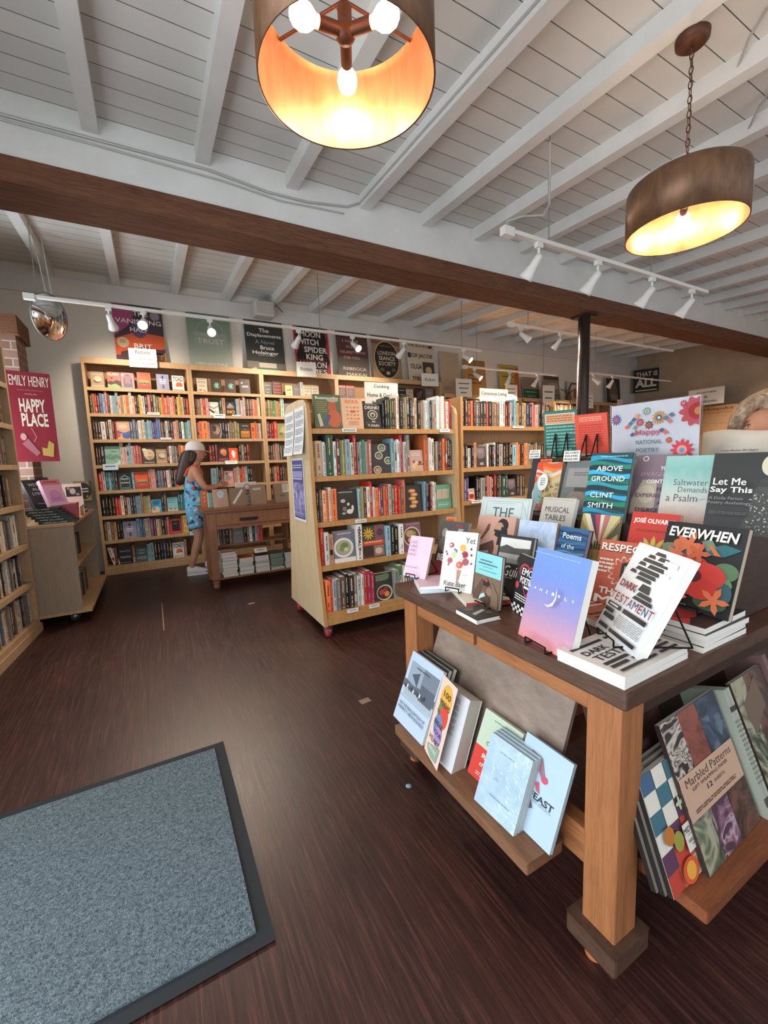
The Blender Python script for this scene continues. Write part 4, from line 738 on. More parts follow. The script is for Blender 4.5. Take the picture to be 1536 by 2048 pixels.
poster2(7.05, 'grey poster of a stormy landscape near the post', '#82796e', [('r', 0, .85, 1, 1, '#55473d'), ('e', .6, .6, .35, .15, '#a29a8e'), ('r', 0, 0, 1, .3, '#6b6357')], .45, .5)
poster2(7.75, 'framed black and white house shaped picture by the post', '#c4b9a6', [('p', [(.05, 0), (.05, .65), (.25, .95), (.85, .95), (.97, .6), (.97, 0), (.9, 0), (.9, .6), (.8, .88), (.3, .88), (.12, .62), (.12, 0)], '#3a2c24'), ('e', .5, .4, .16, .25, '#7a5a48')], .5, .42)
board('poster', 'black sign reading THAT IS ALL in white on the far right shelves', 'poster', .5, .52, .01, '#231d1a', [('t', 'THAT IS', .52, .78, .84, .2, '#dccdb8', .02), ('t', 'ALL', .5, .4, .84, .36, '#dccdb8', .04), ('r', .1, .06, .95, .1, '#dccdb8')], (9.99, 6.02, 2.58), (-.05, 0, -1.15))
board('poster', 'small dark poster with a pale figure beyond the brown post', 'poster', .5, .55, .01, '#3f3630', [('e', .5, .5, .3, .4, '#6f6459'), ('r', .3, .1, .8, .35, '#8a7c6d')], (9.0, 6.0, 2.33), (-.08, 0, 0))
board('poster', 'crimson poster reading Emily Henry Happy Place by the left corner', 'poster', .30, .78, .012, '#8e2437', [('t', 'EMILY HENRY', .5, .9, .92, .11, '#e6dccb', .02), ('t', 'HAPPY', .5, .63, .6, .15, '#eadfce', .03), ('t', 'PLACE', .52, .47, .62, .15, '#eadfce', .03), L(.2, .79, .8, .8, 1, '#c88a86'), L(.35, .74, .65, .76, 1, '#c88a86'), ('p', [(.6, .07), (.85, .05), (.9, .2), (.78, .24), (.72, .15), (.6, .16)], '#c2a456'), ('p', [(.15, .2), (.3, .26), (.55, .1), (.45, .06)], '#a86a74'), ('e', .2, .28, .07, .04, '#cf9a9a'), ('l', .4, .38, .5, .28, .005, '#cf8f90'), ('l', .5, .28, .42, .22, .005, '#cf8f90')], at(36, 924, 1, 4.78), (0, 0, math.radians(-23)+.75))

# ------------------------------------------------------------------ signs and shelf cards
def card(label, rows, W, H, loc, rot, name='sign', cat='sign', col='#e9e4d8', ink='#2b2724', bold=.006, group=None, keep=True):
    els = []; r = thing(name, label, cat, loc, rot, group); b = MB(); b.box(0, 0, 0, W, .004, H, mat(col, .55)); b.build('card', r); tb = MB(); a = MB()
    for k, q in enumerate(rows):
        txt, cz, hf, wf = q
        if txt: put_text(tb, txt, W/2, cz*H, wf*W, hf*H, mat(ink, .6), -.0012, bold)
        else: art(a, tb, [L((1-wf)/2, cz-hf/2, (1+wf)/2, cz+hf/2, 1, ink)], W, H, .001)
    if tb.v: tb.build('lettering', r)
    if a.v: a.build('print', r)
    return r
card('white sign reading Fiction Large Print Foreign Language on the leftmost bookcase', [('Fiction', .8, .2, .5), ('Large Print', .42, .13, .6), ('Foreign Language', .2, .15, .86)], .285, .215, (-.115, 5.80, 2.405), (-.05, 0, -.1))
card('white Fiction sign below the Moon Witch poster', [('Fiction', .52, .24, .6)], .27, .2, (1.87, 5.80, 2.42), (-.05, 0, -.15))
card('white Fiction sign below the Books of Jacob poster', [('Fiction', .52, .24, .6)], .3, .2, (3.93, 5.80, 2.40), (-.05, 0, -.15))
card('white sign reading Cooking Home and Garden Parenting on the wheeled bookcase', [('Cooking', .83, .17, .46), ('Home & Garden', .5, .17, .86), ('Parenting', .17, .17, .58)], .30, .2, (1.55, 3.1, 1.655), (0, 0, -.05), bold=.012)
card('white sign reading Conscious Living Health above the right bookcase', [('Conscious Living', .82, .15, .9), ('Health', .5, .15, .4), (None, .17, .15, .6)], .375, .3, (2.98, 3.36, 1.62), (0, 0, -.03), bold=.012)
for lb, x, y, z, wd, ht in (('small white card right of the two glowing bulbs on the low bookcase', 4.62, 5.8, 2.26, .32, .3), ('small white card on the low bookcase left of the green poster', 5.75, 5.8, 2.24, .27, .28), ('tall white card on the low bookcase below the grey poster', 6.72, 5.8, 2.1, .3, .46), ('small white card on the low bookcase near the brown post', 7.85, 5.8, 2.16, .35, .28), ('small white card in front of the black THAT IS ALL sign', 9.1, 5.82, 2.24, .16, .14)):
    card(lb, [(None, .7, .12, .7), (None, .45, .12, .6), (None, .2, .12, .4)], wd, ht, (x, y, z), (0, 0, -.1))
# shelf-edge labels and hanging price cards
def tagcard(label, px, py, Y, W, H, txt=None, tilt=0, rz=0, col='#ebe8e0', ink='#4a4a4a'):
    p = at(px, py, 1, Y); card(label, [(txt, .5, .5, .8)] if txt else [(None, .5, .4, .7)], W, H, (p[0]-W/2, p[1], p[2]-H/2), (tilt, 0, rz), 'shelf_label', 'shelf label', col, ink, .004)
tagcard('white shelf label reading BEVERAGES on the wheeled bookcase', 699, 860, 2.768, .11, .026, 'BEVERAGES')
tagcard('white shelf label at the right end of the wheeled bookcase top shelf', 890, 861, 2.768, .1, .026, None)
tagcard('white shelf label reading COOKING on the wheeled bookcase third shelf', 722, 1042, 2.758, .09, .026, 'COOKING')
tagcard('left white label on the bottom rail of the wheeled bookcase', 706, 1221, 2.662, .085, .026, None)
tagcard('right white label on the bottom rail of the wheeled bookcase', 749, 1212, 2.664, .085, .026, None)
tagcard('white shelf label under the top books right of the wheeled bookcase', 1037, 854, 3.19, .16, .022)
tagcard('white shelf label on the third shelf right of the wheeled bookcase', 954, 1003, 3.19, .14, .03)
tagcard('white label below top row on leftmost tall bookcase second shelf', 307, 827, 5.825, .13, .03)
tagcard('white label below the blue spines on the leftmost tall bookcase', 332, 877, 5.825, .12, .025)
tagcard('pale blue card hanging from the leftmost tall bookcase fourth shelf', 221, 934, 5.815, .15, .07, None, -.1, 0, '#c4dbe6')
tagcard('pale blue card hanging behind the knee of the person in white cap', 391, 1066, 5.815, .13, .05, None, -.1, 0, '#c4dbe6')
tagcard('white card hanging under the zigzag cover', 439, 832, 5.81, .14, .055, None, -.2)
tagcard('white label on the second bookcase under the orange spines', 473, 831, 5.825, .11, .02)
tagcard('white card jutting out right of the white cap', 463, 924, 5.79, .15, .05, None, -.5)
# papers on the plywood end of the wheeled bookcase (the end faces -x)
def endpaper(label, y0, y1, z0, z1, els, base, curl=0):
    r = thing('paper_sheet', label, 'notice', (.943, max(y0, y1), z0), (0, 0, -PI/2)); W, H = abs(y1-y0), z1-z0
    b = MB(); n = 6
    vs = [(W*i, -.001-curl*(1-j/n)**2*.03, H*j/n) for j in range(n+1) for i in (0, 1)]; b.add(vs, [(2*j, 2*j+1, 2*j+3, 2*j+2) for j in range(n)], mat('#e3e6e8', .6)); b.build('sheet', r)
    a = MB(); tb = MB(); art(a, tb, els, W, H, .0006, None, -.0012)
    if curl: 
        for k in range(len(a.v)): a.v[k][1] -= curl*(1-a.v[k][2]/H)**2*.03
    if a.v: a.build('print', r)
    return r
txtp = [L(.1, .05+.18*k, .92, .19+.18*k, 4, '#7d8b99') for k in range(5)]
endpaper('left sheet of small print pinned high on the plywood end panel', 3.055, 3.285, 1.285, 1.605, txtp, 0, 1)
endpaper('right sheet of small print pinned high on the plywood end panel', 2.82, 3.035, 1.29, 1.615, txtp, 0, 1)
PHOTOV = blotch('violet_photo', [(.3, '#43407a'), (.5, '#7d79b0'), (.7, '#c2bfe0')], 5, 1.5)
endpaper('violet printed notice on the plywood end panel of the wheeled bookcase', 2.9, 3.19, .80, 1.262, [('r', .06, .04, .94, .97, '#55528c'), ('r', .06, .1, .94, .62, PHOTOV), ('r', .1, .7, .9, .8, '#9d99c6'), L(.12, .83, .88, .9, 2, '#cfcde6'), L(.12, .06, .88, .14, 3, '#b5b2d6'), L(.12, .64, .88, .69, 1, '#cfcde6')], 0, 0)

# ------------------------------------------------------------------ antique table with wrapped books
t = thing('display_table', 'antique oak drawer table beside the person in the white cap', 'table', (.40, 4.42, 0))
b = MB(); b.box(0, 0, .775, 1.55, .50, .80, OAKT); b.box(-.015, -.015, .80, 1.565, .515, .815, OAKT); b.build('tabletop', t)
b = MB(); b.box(.06, .036, .60, 1.5, .056, .774, OAKT); b.box(.06, .45, .60, 1.5, .47, .774, OAKT); b.box(.06, .056, .60, .08, .45, .774, OAKT); b.box(1.48, .056, .60, 1.5, .45, .774, OAKT); b.build('apron', t)
b = MB(); b.box(.12, .02, .635, 1.4, .032, .755, OAKT); d = b.build('drawer', t); bevel(d, .006, 2)
b = MB(); b.box(.34, .006, .675, .52, .02, .70, mat('#2f2620', .5, .4)); b.box(.35, -.004, .672, .51, .008, .682, mat('#2f2620', .5, .4)); b.build('drawer_pull', d)
for x in (.04, 1.44):
    for y in (.03, .41):
        b = MB(); b.box(x, y, .10, x+.075, y+.075, .60, OAKT); b.box(x, y, .6, x+.075, y+.075, .775, OAKT); M = TRS((x+.0375, y+.0375, 0)); b.lathe([(0, 0), (.03, 0), (.036, .02), (.028, .04), (.04, .055), (.034, .075), (.04, .09), (.053, .1), (0, .1)], OAKT, 20, M); b.build('leg', t)
b = MB(); b.box(.06, .04, .085, 1.5, .47, .10, OAKT); b.build('lower_shelf', t)
b = MB(); b.box(.1, .25, .385, 1.5, .47, .40, OAKT); b.box(.88, .25, .1, .9, .47, .6, OAKT); b.build('upper_shelf', t)
FA = frame(.40, 4.42)
row(FA, .13, .87, .40, 'wggkT[greyb:.11]kTwkcrr', 'the antique oak table', 'upper', .18, .27, .15)
row(FA, .92, 1.35, .40, 'yyyOTK', 'the antique oak table', 'upper', .17, .27, .15)
KRAFT = mat('#a08468', .7); KR2 = mat('#8f745a', .7)
def wrapped(x, y, w, h, t, rz, label, els, base='#a98b6c', nm='wrapped_book', lean=.16):
    return printed_book(nm, label, w, h, t, base, els, (x, y, .8155), (-lean, 0, rz), 'book', None, None, False, True, mat('#8d7358', .7), base)
wrapped(.52, 4.50, .14, .185, .03, .12, 'kraft wrapped book with a pale blue octagon and pink scribble on the oak table', [('p', [(.3, .62), (.28, .78), (.45, .9), (.65, .88), (.75, .74), (.65, .56), (.45, .52)], '#cdd6e6'), L(.2, .08, .7, .4, 5, '#c77a86'), L(.35, .62, .65, .8, 3, '#8a93b8')], '#b79a86')
wrapped(.68, 4.49, .155, .19, .028, .1, 'kraft wrapped book with a slanted white label', [('p', [(.1, .2), (.2, .12), (.85, .82), (.76, .93)], '#d8d6d2')], '#8f745c')
wrapped(.76, 4.60, .22, .24, .02, .1, 'white book with a pink ribbon loop behind the wrapped books', [('e', .55, .75, .2, .18, '#c78a8f'), ('e', .55, .75, .13, .12, '#dcd5cf'), ('t', 'IN', .62, .6, .2, .1, '#3d2a2a', .01), ('t', 'TH', .62, .3, .22, .1, '#3d2a2a', .01), L(.4, .4, .8, .5, 1, '#3d2a2a'), ('t', 'NO', .64, .14, .24, .1, '#3d2a2a', .01)], '#d9d2ca')
wrapped(.88, 4.50, .165, .21, .03, .1, 'kraft wrapped book with a small white label near its top', [('r', .2, .74, .68, .84, '#d3d0ca'), L(.24, .77, .62, .82, 1, '#77716a')], '#957a60')
wrapped(1.14, 4.52, .19, .21, .035, .12, 'kraft wrapped book with a pinned paper note by the plywood end', [('r', .48, .52, .84, .95, '#cfc8bc'), L(.52, .6, .8, .9, 5, '#8a8278'), L(.3, .3, .6, .42, 2, '#3f3228')], '#8d735a')
wrapped(.42, 4.62, .05, .17, .1, .0, 'orange book standing at the left end of the oak table', [L(.3, .2, .7, .9, 3, '#e9a070')], '#d0622f', 'book', .02)
wrapped(.48, 4.58, .06, .15, .06, .2, 'mint green book leaning at the left end of the oak table', [], '#a3c2b2', 'book', .1)
def flat_stack(x, y, z0, specs, label, group, rz=0, seed=1, name='book'):
    """books lying flat, one object each; specs run bottom up: (w, d, t, cover, pages)"""
    rr = random.Random(seed); z = z0; n = len(specs)
    for k, (w, d, t, cv, pg) in enumerate(specs):
        b = MB(); cm = mat(cv, .5); b.box(0, 0, 0, w, d, .0012, cm); b.box(0, 0, t-.0012, w, d, t, cm); b.box(0, d-.0015, .0012, w, d, t-.0012, cm); b.box(.001, .001, .0012, w-.001, d-.0015, t-.0012, mat(pg, .8))
        o = b.build(name); o.location = (x+rr.uniform(-.006, .006), y+rr.uniform(-.006, .006), z+.0003); o.rotation_euler.z = rz+rr.uniform(-.05, .05); z += t+.0006
        pos = 'only' if n == 1 else 'top' if k == n-1 else 'bottom' if k == 0 else ordn(k)+' from bottom'
        tag(o, '%s book in %s' % (pos, label), 'book', group)
    return z
PW = '#c9c3b8'
flat_stack(.545, 4.47, .1005, [(.145, .2, .03, '#b7a08c', PW)]*3+[(.145, .2, .035, '#8f8578', PW)]*4+[(.14, .19, .02, '#b5837a', PW)], 'leftmost paperback pile under the oak table', 'paperback piles under the oak table', 0, 2)
flat_stack(.71, 4.47, .1005, [(.145, .2, .04, '#4a4a4a', PW), (.145, .2, .042, '#555555', PW), (.14, .2, .02, '#8b8b86', PW), (.14, .2, .02, '#8b8b86', PW), (.14, .19, .05, '#c05a32', PW)], 'orange topped pile under the oak table', 'paperback piles under the oak table', 0, 3)
flat_stack(.875, 4.47, .1005, [(.145, .2, .055, '#4f4a48', PW), (.145, .2, .045, '#6a615c', PW), (.14, .2, .015, '#77706a', PW), (.14, .19, .06, '#5f2b2f', PW)], 'maroon topped pile under the oak table', 'paperback piles under the oak table', 0, 4)
flat_stack(1.03, 4.47, .1005, [(.145, .2, .014, '#3c3c3a', PW), (.145, .2, .014, '#3c3c3a', PW)]+[(.14, .2, .024, '#4e5a4c', '#77806e')]*6, 'green pile under the oak table', 'paperback piles under the oak table', .02, 5)
flat_stack(1.19, 4.47, .1005, [(.16, .2, .028, '#a59f96', PW)]*5+[(.15, .2, .03, '#5a5750', PW)], 'pile under the oak table next to the plywood end', 'paperback piles under the oak table', .05, 6)
card('white card propped on the maroon topped pile under the oak table', [(None, .5, .3, .6)], .13, .06, (.87, 4.455, .315), (-.9, 0, 0), 'price_card', 'price card')

# ------------------------------------------------------------------ low cabinet by the left wall with display books
CABF = wood('cabinet_beige', '#95826e', '#a8947e', (10, 2, 1.4), .6, 4)
t = thing('display_cabinet', 'low beige cabinet by the left wall with open shelves facing the aisle', 'cabinet', (-1.19, 4.12, 0))
b = MB(); b.box(0, 0, .10, .60, .022, .80, CABF); b.build('end_panel', t)
b = MB(); b.box(0, 1.28, .10, .6, 1.3, .80, CABF); b.build('end_panel', t)
b = MB(); b.box(-.0, -.01, .80, .61, 1.32, .822, MAPLE); b.build('worktop', t)
b = MB(); b.box(.0, .022, .10, .02, 1.28, .8, CABF); b.build('back_panel', t)
for z in (.47,): b = MB(); b.box(.02, .022, z-.02, .598, 1.28, z, MAPLE); b.build('shelf', t)
b = MB(); b.box(.0, -.005, .08, .66, 1.30, .102, MAPLE); b.build('base_board', t)
for x in (.08, .53):
    for y in (.08, 1.2): caster(t, x, y, .08, False)
CB = Matrix.Translation((-.59, 4.14, 0)) @ Matrix.Rotation(PI/2, 4, 'Z')
row(CB, .10, 1.1, .47, 'wKk/[skulls:.15]KTk_gTk_K', 'the low beige cabinet', 'upper', .2, .06, .15)
row(CB, .06, 1.2, .102, 'WWTw/k/gTKkTgKkTKgKTkg', 'the low beige cabinet', 'lower', .22, .05, .15)
z = .8225
for k in range(6):
    b = MB(); b.box(0, 0, 0, .24, .19, .02, mat('#222a2a', .4)); b.box(.003, .003, .002, .237, .1905, .018, PAGES); put_text(b, "WE'RE ALL LYING", .105, .0105, .15, .009, mat('#d9d9d0', .5), -.0008, .01); 0 and put_text(b, 'HERE', .2, .0105, .03, .006, mat('#8a9a96', .5), -.0008)
    o = b.build('book'); o.location = (-.90+.018*(5-k)-.022*k*.2, 4.15+.012*k, z+.0205*k); tag(o, "%s dark green book in the fanned pile on the low cabinet" % ('bottom', 'second', 'third', 'fourth', 'fifth', 'top')[k], 'book', 'dark green fanned pile on the cabinet')
for k in range(8):
    b = MB(); b.box(0, 0, 0, .1, .2, .017, mat('#b85a66', .5)); b.box(.002, .0005, .002, .098, .198, .015, mat('#d9b4ac', .8)); o = b.build('book'); o.location = (-.70+.002*k, 4.36-.004*k, z+.0175*k); tag(o, '%s pink book in the pile on the low cabinet' % ('bottom', 'second', 'third', 'fourth', 'fifth', 'sixth', 'seventh', 'top')[k], 'book', 'pink pile on the cabinet')
for k in range(4):
    b = MB(); b.box(0, 0, 0, .13, .19, .022, mat(('#d9825a', '#dc8d68', '#d9a07a', '#cfc1a6')[k], .5)); b.box(.002, -.0004, .002, .128, .188, .02, mat(('#e0a080', '#e2b090', '#d8cbb8', '#ddd3c2')[k], .8)); o = b.build('book'); o.location = (-.73, 4.68, z+.0225*k); tag(o, '%s book of the orange pile on the low cabinet' % ('bottom', 'second', 'third', 'top')[k], 'book', 'orange pile on the cabinet')
for k in range(3):
    b = MB(); b.box(0, 0, 0, .16, .2, .02, mat(('#4c4438', '#cfc8bc', '#57503f')[k], .5)); b.box(.002, -.0004, .002, .158, .198, .018, PAGES); o = b.build('book'); o.location = (-.765, 4.98, z+.0205*k); tag(o, '%s book of the back pile on the low cabinet' % ('bottom', 'middle', 'top')[k], 'book', 'back pile on the cabinet')
def cb(label, px, py, X, w, h, t, base, els, lean, rz, z0):
    p = at(px, py, 0, X); return printed_book('book', label, w, h, t, base, els, (p[0], p[1], z0), (-lean, 0, rz), 'book', None, None, True)
LY = [('t', "WE'RE", .5, .82, .6, .1, '#c9cfc4', .01), ('t', 'ALL', .5, .66, .4, .1, '#c9cfc4', .01), ('t', 'LYING', .5, .5, .6, .1, '#c9cfc4', .01), L(.2, .1, .8, .16, 1, '#8fa39b')]
for lab, loc, w, h, t, base, els, lean, rz in (
    ('dark green book leaning in front on the fanned pile of the low cabinet', tuple(at(72, 1017, 2, .947)), .17, .25, .03, '#20282a', LY, .45, .9),
    ('dark photo cover book leaning behind the dark green one on the cabinet', tuple(at(86, 1004, 2, .955)), .17, .25, .03, '#40353a', [('e', .5, .5, .3, .25, '#6d5a60'), L(.15, .8, .85, .9, 1, '#a89aa0')], .45, .9),
    ('pink cover leaning on top of the pink pile', tuple(at(101, 1012, 2, .964)), .15, .22, .035, '#d59ab8', [('r', 0, .8, 1, 1, '#c76a72'), L(.15, .82, .85, .94, 1, '#8e2f3c'), ('e', .5, .4, .3, .2, '#c37fb0'), L(.15, .1, .85, .3, 3, '#9a6aa6')], .4, .8),
    ('cream book with a black picture standing on the orange pile', tuple(at(130, 1012, 2, .914)), .145, .21, .03, '#d9b3a6', [('r', .15, .4, .95, .85, '#2a2324'), ('e', .5, .65, .16, .14, '#b99a8c'), ('e', .75, .5, .1, .06, '#8c8078'), ('e', .3, .78, .08, .06, '#8c8078')], .3, .2),
    ('tan book with a black oval cover at the back of the cabinet', tuple(at(150, 1003, 2, .886)), .175, .235, .028, '#9a8458', [('e', .52, .5, .42, .42, '#25211f'), L(.3, .5, .8, .64, 1, '#d8d0bf'), L(.3, .36, .8, .5, 1, '#d8d0bf'), ('e', .3, .8, .06, .05, '#a08f6a'), ('e', .7, .22, .06, .05, '#a08f6a')], .25, .12),
    ('pale teal book lying half hidden at the left of the cabinet top', (-1.06, 4.3, .86), .2, .2, .03, '#a8c0be', [('r', 0, .4, 1, .7, '#cfd8d4'), L(.2, .5, .8, .6, 1, '#6a8a8a')], .9, .9)):
    printed_book('book', lab, w, h, t, base, els, loc, (-lean, 0, rz), 'book', None, None, True)

# ------------------------------------------------------------------ the poetry table
TZ = .745
t = thing('display_table', 'heavy oak table with dark worn top full of poetry books', 'table', (.787, .466, 0))
PT = t; X0, Y0 = .787, .466
def pt(x0, y0, z0, x1, y1, z1, ma, name, bv=0, top=None, par=None):
    b = MB(); b.box(x0-X0, y0-Y0, z0, x1-X0, y1-Y0, z1, ma, None, top); o = b.build(name, par or t)
    if bv: bevel(o, bv, 2)
    return o
pt(.787, .466, .702, 2.2, 1.386, .745, TOPE, 'tabletop', .006, TOPW)
for x in (.83, 2.07):
    for y in (.50, 1.305):
        o = pt(x, y, .05, x+.083, y+.083, .702, OAK, 'leg', .004)
        pt(x-.027, y-.02, .045, x+.108, y+.108, .10, TOPE, 'plinth_block', .008, None, o)
        b = MB(); b.cyl((x+.02-X0, y+.06-Y0, 0), (x+.02-X0, y+.06-Y0, .046), .022, mat('#b5683c', .4), 16); b.build('foot', o)
pt(.838, .583, .632, .862, .97, .702, OAKX, 'apron', .004); pt(.838, .985, .632, .862, 1.305, .702, OAKX, 'apron', .004)
pt(.913, .508, .632, 2.07, .532, .702, DARKW, 'apron', .004); pt(.913, 1.355, .632, 2.07, 1.378, .702, OAKX, 'apron'); pt(2.09, .583, .632, 2.115, 1.305, .702, OAKX, 'apron')
pt(.85, .583, .215, .89, 1.305, .31, OAKX, 'stretcher', .004); pt(2.09, .583, .215, 2.13, 1.305, .31, OAKX, 'stretcher'); pt(.89, .90, .215, 2.09, .94, .31, OAKX, 'stretcher')
# sloping racks under the table: ledge and plywood back on the left side and on the near side
pt(.703, .64, .215, .83, 1.27, .25, wood('rack_ledge_wood', '#64432f', '#8a6347', (8, 1, 8), .5, 4), 'rack_ledge', .005)
b = MB(); b.prism([(.815-X0, .25), (.829-X0, .25), (.985-X0, .655), (.971-X0, .655)], .69-Y0, 1.30-Y0, GREYPLY, 'Y'); b.build('rack_panel', t)
for y in (.80, 1.18): b = MB(); b.lathe([(.009, .006), (.016, .006), (.018, .0)], mat('#c9c9c6', .25, .8), 20, TRS((.953-X0, y-Y0, .61), (0, -PI/2-.37, 0))); b.build('grommet', t, label='round metal grommet')
pt(.945, .372, .215, 2.05, .56, .25, wood('oak_red', '#6b3a22', '#8c5233', (1, 8, 8), .45, 4), 'rack_ledge', .006)
b = MB(); b.prism([(.53-Y0, .25), (.544-Y0, .25), (.70-Y0, .655), (.686-Y0, .655)], .93-X0, 2.05-X0, DARKW, 'X'); b.build('rack_panel', t)
b = MB()
# stepped riser on the table
t = thing('display_riser', 'dark brown stepped wooden riser lifting the back rows of poetry books', 'riser', (1.13, .52, TZ))
def rs(x0, y0, z0, x1, y1, z1, n='step'): b = MB(); b.box(x0-1.13, y0-.52, z0-TZ, x1-1.13, y1-.52, z1-TZ, DARKW); bevel(b.build(n, t), .003, 1)
rs(1.13, .84, TZ, 1.36, 1.38, .82); rs(1.25, .60, TZ, 1.36, .84, .82); rs(1.36, .52, TZ, 2.1, 1.38, .98)
rs(1.565, 1.075, .98, 1.9, 1.38, 1.205)

def easel(x, y, z0, yaw, lean, w, h, t, label, front=True, ext=.06, wr=.0022, hook=.02, up=.62):
    """black wire easel behind a leaning book: z0 is the surface it stands on"""
    r = thing('wire_easel', label, 'easel', (x, y, z0), (0, 0, yaw)); b = MB(); ca, sa = math.cos(lean), math.sin(lean)
    yb = t/ca; H = h*up
    for u in (.3, .7):
        X = w*u; top = Vector((X, yb+sa*H, H*ca)); b.tube([Vector((X, -hook, .018)), Vector((X, -hook, .003)), Vector((X, yb+.004, .003)), top+Vector((0, .004, 0)), Vector((X+(.012 if u > .5 else -.012), top.y+ext, .003)), Vector((X, yb+.004, .003))], wr, WIRE, 7)
    b.tube([Vector((w*.3, yb+.004+sa*H*.9, H*ca*.9)), Vector((w*.7, yb+.004+sa*H*.9, H*ca*.9))], wr, WIRE, 7); b.tube([Vector((w*.3, -hook, .018)), Vector((w*.7, -hook, .018))], wr, WIRE, 7)
    b.build('frame', r); return r
def poetry(p, label, t, base, els, hard=False, spine=None, stand=None, pagem=None, back=None, nm='poetry_book', grp=None, zstand=None):
    x, y, z, ps, le, w, h = p
    o = printed_book(nm, label, w, h, t, base, els, (x, y, z+.001), (-le, 0, ps), 'book', grp, spine, hard, True, pagem, back)
    if stand: easel(x, y, zstand if zstand is not None else z, ps, le, w, h, t, stand)
    return o
def flat(label, x, y, ztop, w, h, t, base, els, rz, hard=False, nm='poetry_book', grp=None, pagem=None, spine=None, parts=True):
    return printed_book(nm, label, w, h, t, base, els, (x, y, ztop), (-PI/2, 0, rz), 'book', grp, spine, hard, parts, pagem)
rA = math.radians
# --- front row
GD = grad('dusk_cover', [(0, '#cf7f80'), (.16, '#b98a9c'), (.42, '#8d86b4'), (.7, '#6d86c4'), (1, '#6b8ed0')], .05, 9)
stars = [('e', R.uniform(.05, .95), R.uniform(.03, .97), .004, .0026, '#c9cbe6') for _ in range(60)]
poetry((.824, .786, .745, rA(-98.1), rA(15.5), .179, .241), 'blue to pink dusk cover reading DANZIRLY with a thin moon, nearest left', .022, GD, stars+[L(.08, .945, .95, .955, 1, '#b9c4e6'), ('p', [(.62, .66), (.66, .6), (.665, .53), (.63, .46), (.55, .43), (.47, .445), (.56, .455), (.62, .5), (.645, .56), (.64, .62)], '#c6bfe0')]+[('t', c, .13+.118*i, .575, .042, .028, '#eef0f8') for i, c in enumerate('DANZIRLY')], pagem=PAGEW, stand='black wire easel behind the dusk coloured book', back='#d8d2cc')
GREYT = '#2a2a2c'
DT = [('e', .58, .86, .2, .1, '#e8e6e6')]
for (a, b_, u0, u1) in ((.93, .965, .40, .62), (.885, .92, .30, .46), (.885, .925, .5, .72), (.835, .872, .24, .74), (.79, .825, .2, .36), (.785, .825, .4, .72), (.735, .772, .2, .68), (.69, .725, .12, .26), (.69, .727, .3, .66), (.645, .68, .3, .62), (.55, .625, .46, .68), (.5, .54, .48, .78), (.455, .49, .44, .84)):
    DT.append(('p', [(u0, a), (u1, a), (u1-.03, b_), (u0+.03, b_)], GREYT))
DT += [('r', .66, .86, .9, .91, '#d0d2d8'), ('r', .74, .76, .86, .79, '#d6d8dc'), ('t', 'DARK', .27, .55, .36, .075, '#7c2a34', .03), ('t', 'TESTAMENT', .5, .4, .9, .085, '#45314a', .03)]
DT += [('r', .06, .28, .36, .325, GREYT), ('r', .1, .295, .3, .312, '#d8d6d4'), ('r', .42, .28, .9, .325, GREYT), ('r', .06, .22, .26, .26, GREYT), L(.38, .12, .92, .25, 7, '#8c8a8a'), ('r', .1, .155, .34, .2, GREYT), ('r', .36, .05, .92, .085, GREYT), ('r', .1, .05, .32, .09, GREYT)]
TEST = [('t', c, u, .4, wd, .085, k, .012) for c, u, wd, k in zip('TESTAMENT', (.1, .2, .295, .395, .5, .615, .72, .82, .925), (.085, .07, .075, .085, .095, .1, .07, .085, .085), ('#8a2c35', '#8a2c35', '#8a2c35', '#7a2c3c', '#5a2f4c', '#3f3458', '#8a2c35', '#2c3a5c', '#8a3440'))]
DT = [e for e in DT if e[1] != 'TESTAMENT']+TEST
poetry((.978, .668, .775, rA(-120.8), rA(26.2), .193, .242), 'white book reading DARK TESTAMENT with blacked out lines, standing on its own stack', .02, '#dfe0e2', DT, pagem=PAGEW, stand='black wire easel holding the DARK TESTAMENT book', back='#dcdcdc')
def flatb(label, x0, y0, x1, y1, ztop, t, base, els, grp=None, rz=0, nm='poetry_book', hard=False, pagem=None):
    """flat book whose cover reads along +x when seen from the table's near side"""
    return printed_book(nm, label, x1-x0, y1-y0, t, base, els, (x0, y0, ztop), (-PI/2, 0, rz), 'book', grp, '#d8d3ca', hard, True, pagem or PAGEW)
DF = [('r', .05, .80, .5, .86, GREYT), ('r', .55, .8, .95, .86, GREYT), ('t', 'DARK', .25, .66, .34, .12, '#2f2930', .03), ('t', 'TESTAMENT', .52, .48, .86, .14, '#2f2930', .03), ('r', .06, .3, .4, .36, GREYT), ('r', .46, .3, .94, .36, GREYT), ('r', .06, .2, .3, .26, GREYT), ('r', .36, .2, .94, .25, GREYT), ('r', .06, .08, .6, .13, GREYT), ('r', .66, .08, .94, .13, GREYT)]
flatb('upper white DARK TESTAMENT book lying flat at the near table corner', .79, .472, 1.04, .63, .775, .0145, '#d6cec6', [(e[0],)+e[1:] for e in DF], rz=.03)
flatb('lower white book beneath the flat DARK TESTAMENT at the near table corner', .793, .474, 1.042, .632, .7600, .0145, '#d6cec6', [], rz=.02)
FLW = lambda c1, c2: None
def blooms(seed, n, cols, u0=.05, u1=.95, v0=.05, v1=.9, r0=.06, r1=.16, k=5):
    q = random.Random(seed); return [('s', q.uniform(u0, u1), q.uniform(v0, v1), r0*.5, q.uniform(r0, r1), q.choice((k, k+1)), q.choice(cols)) for _ in range(n)]
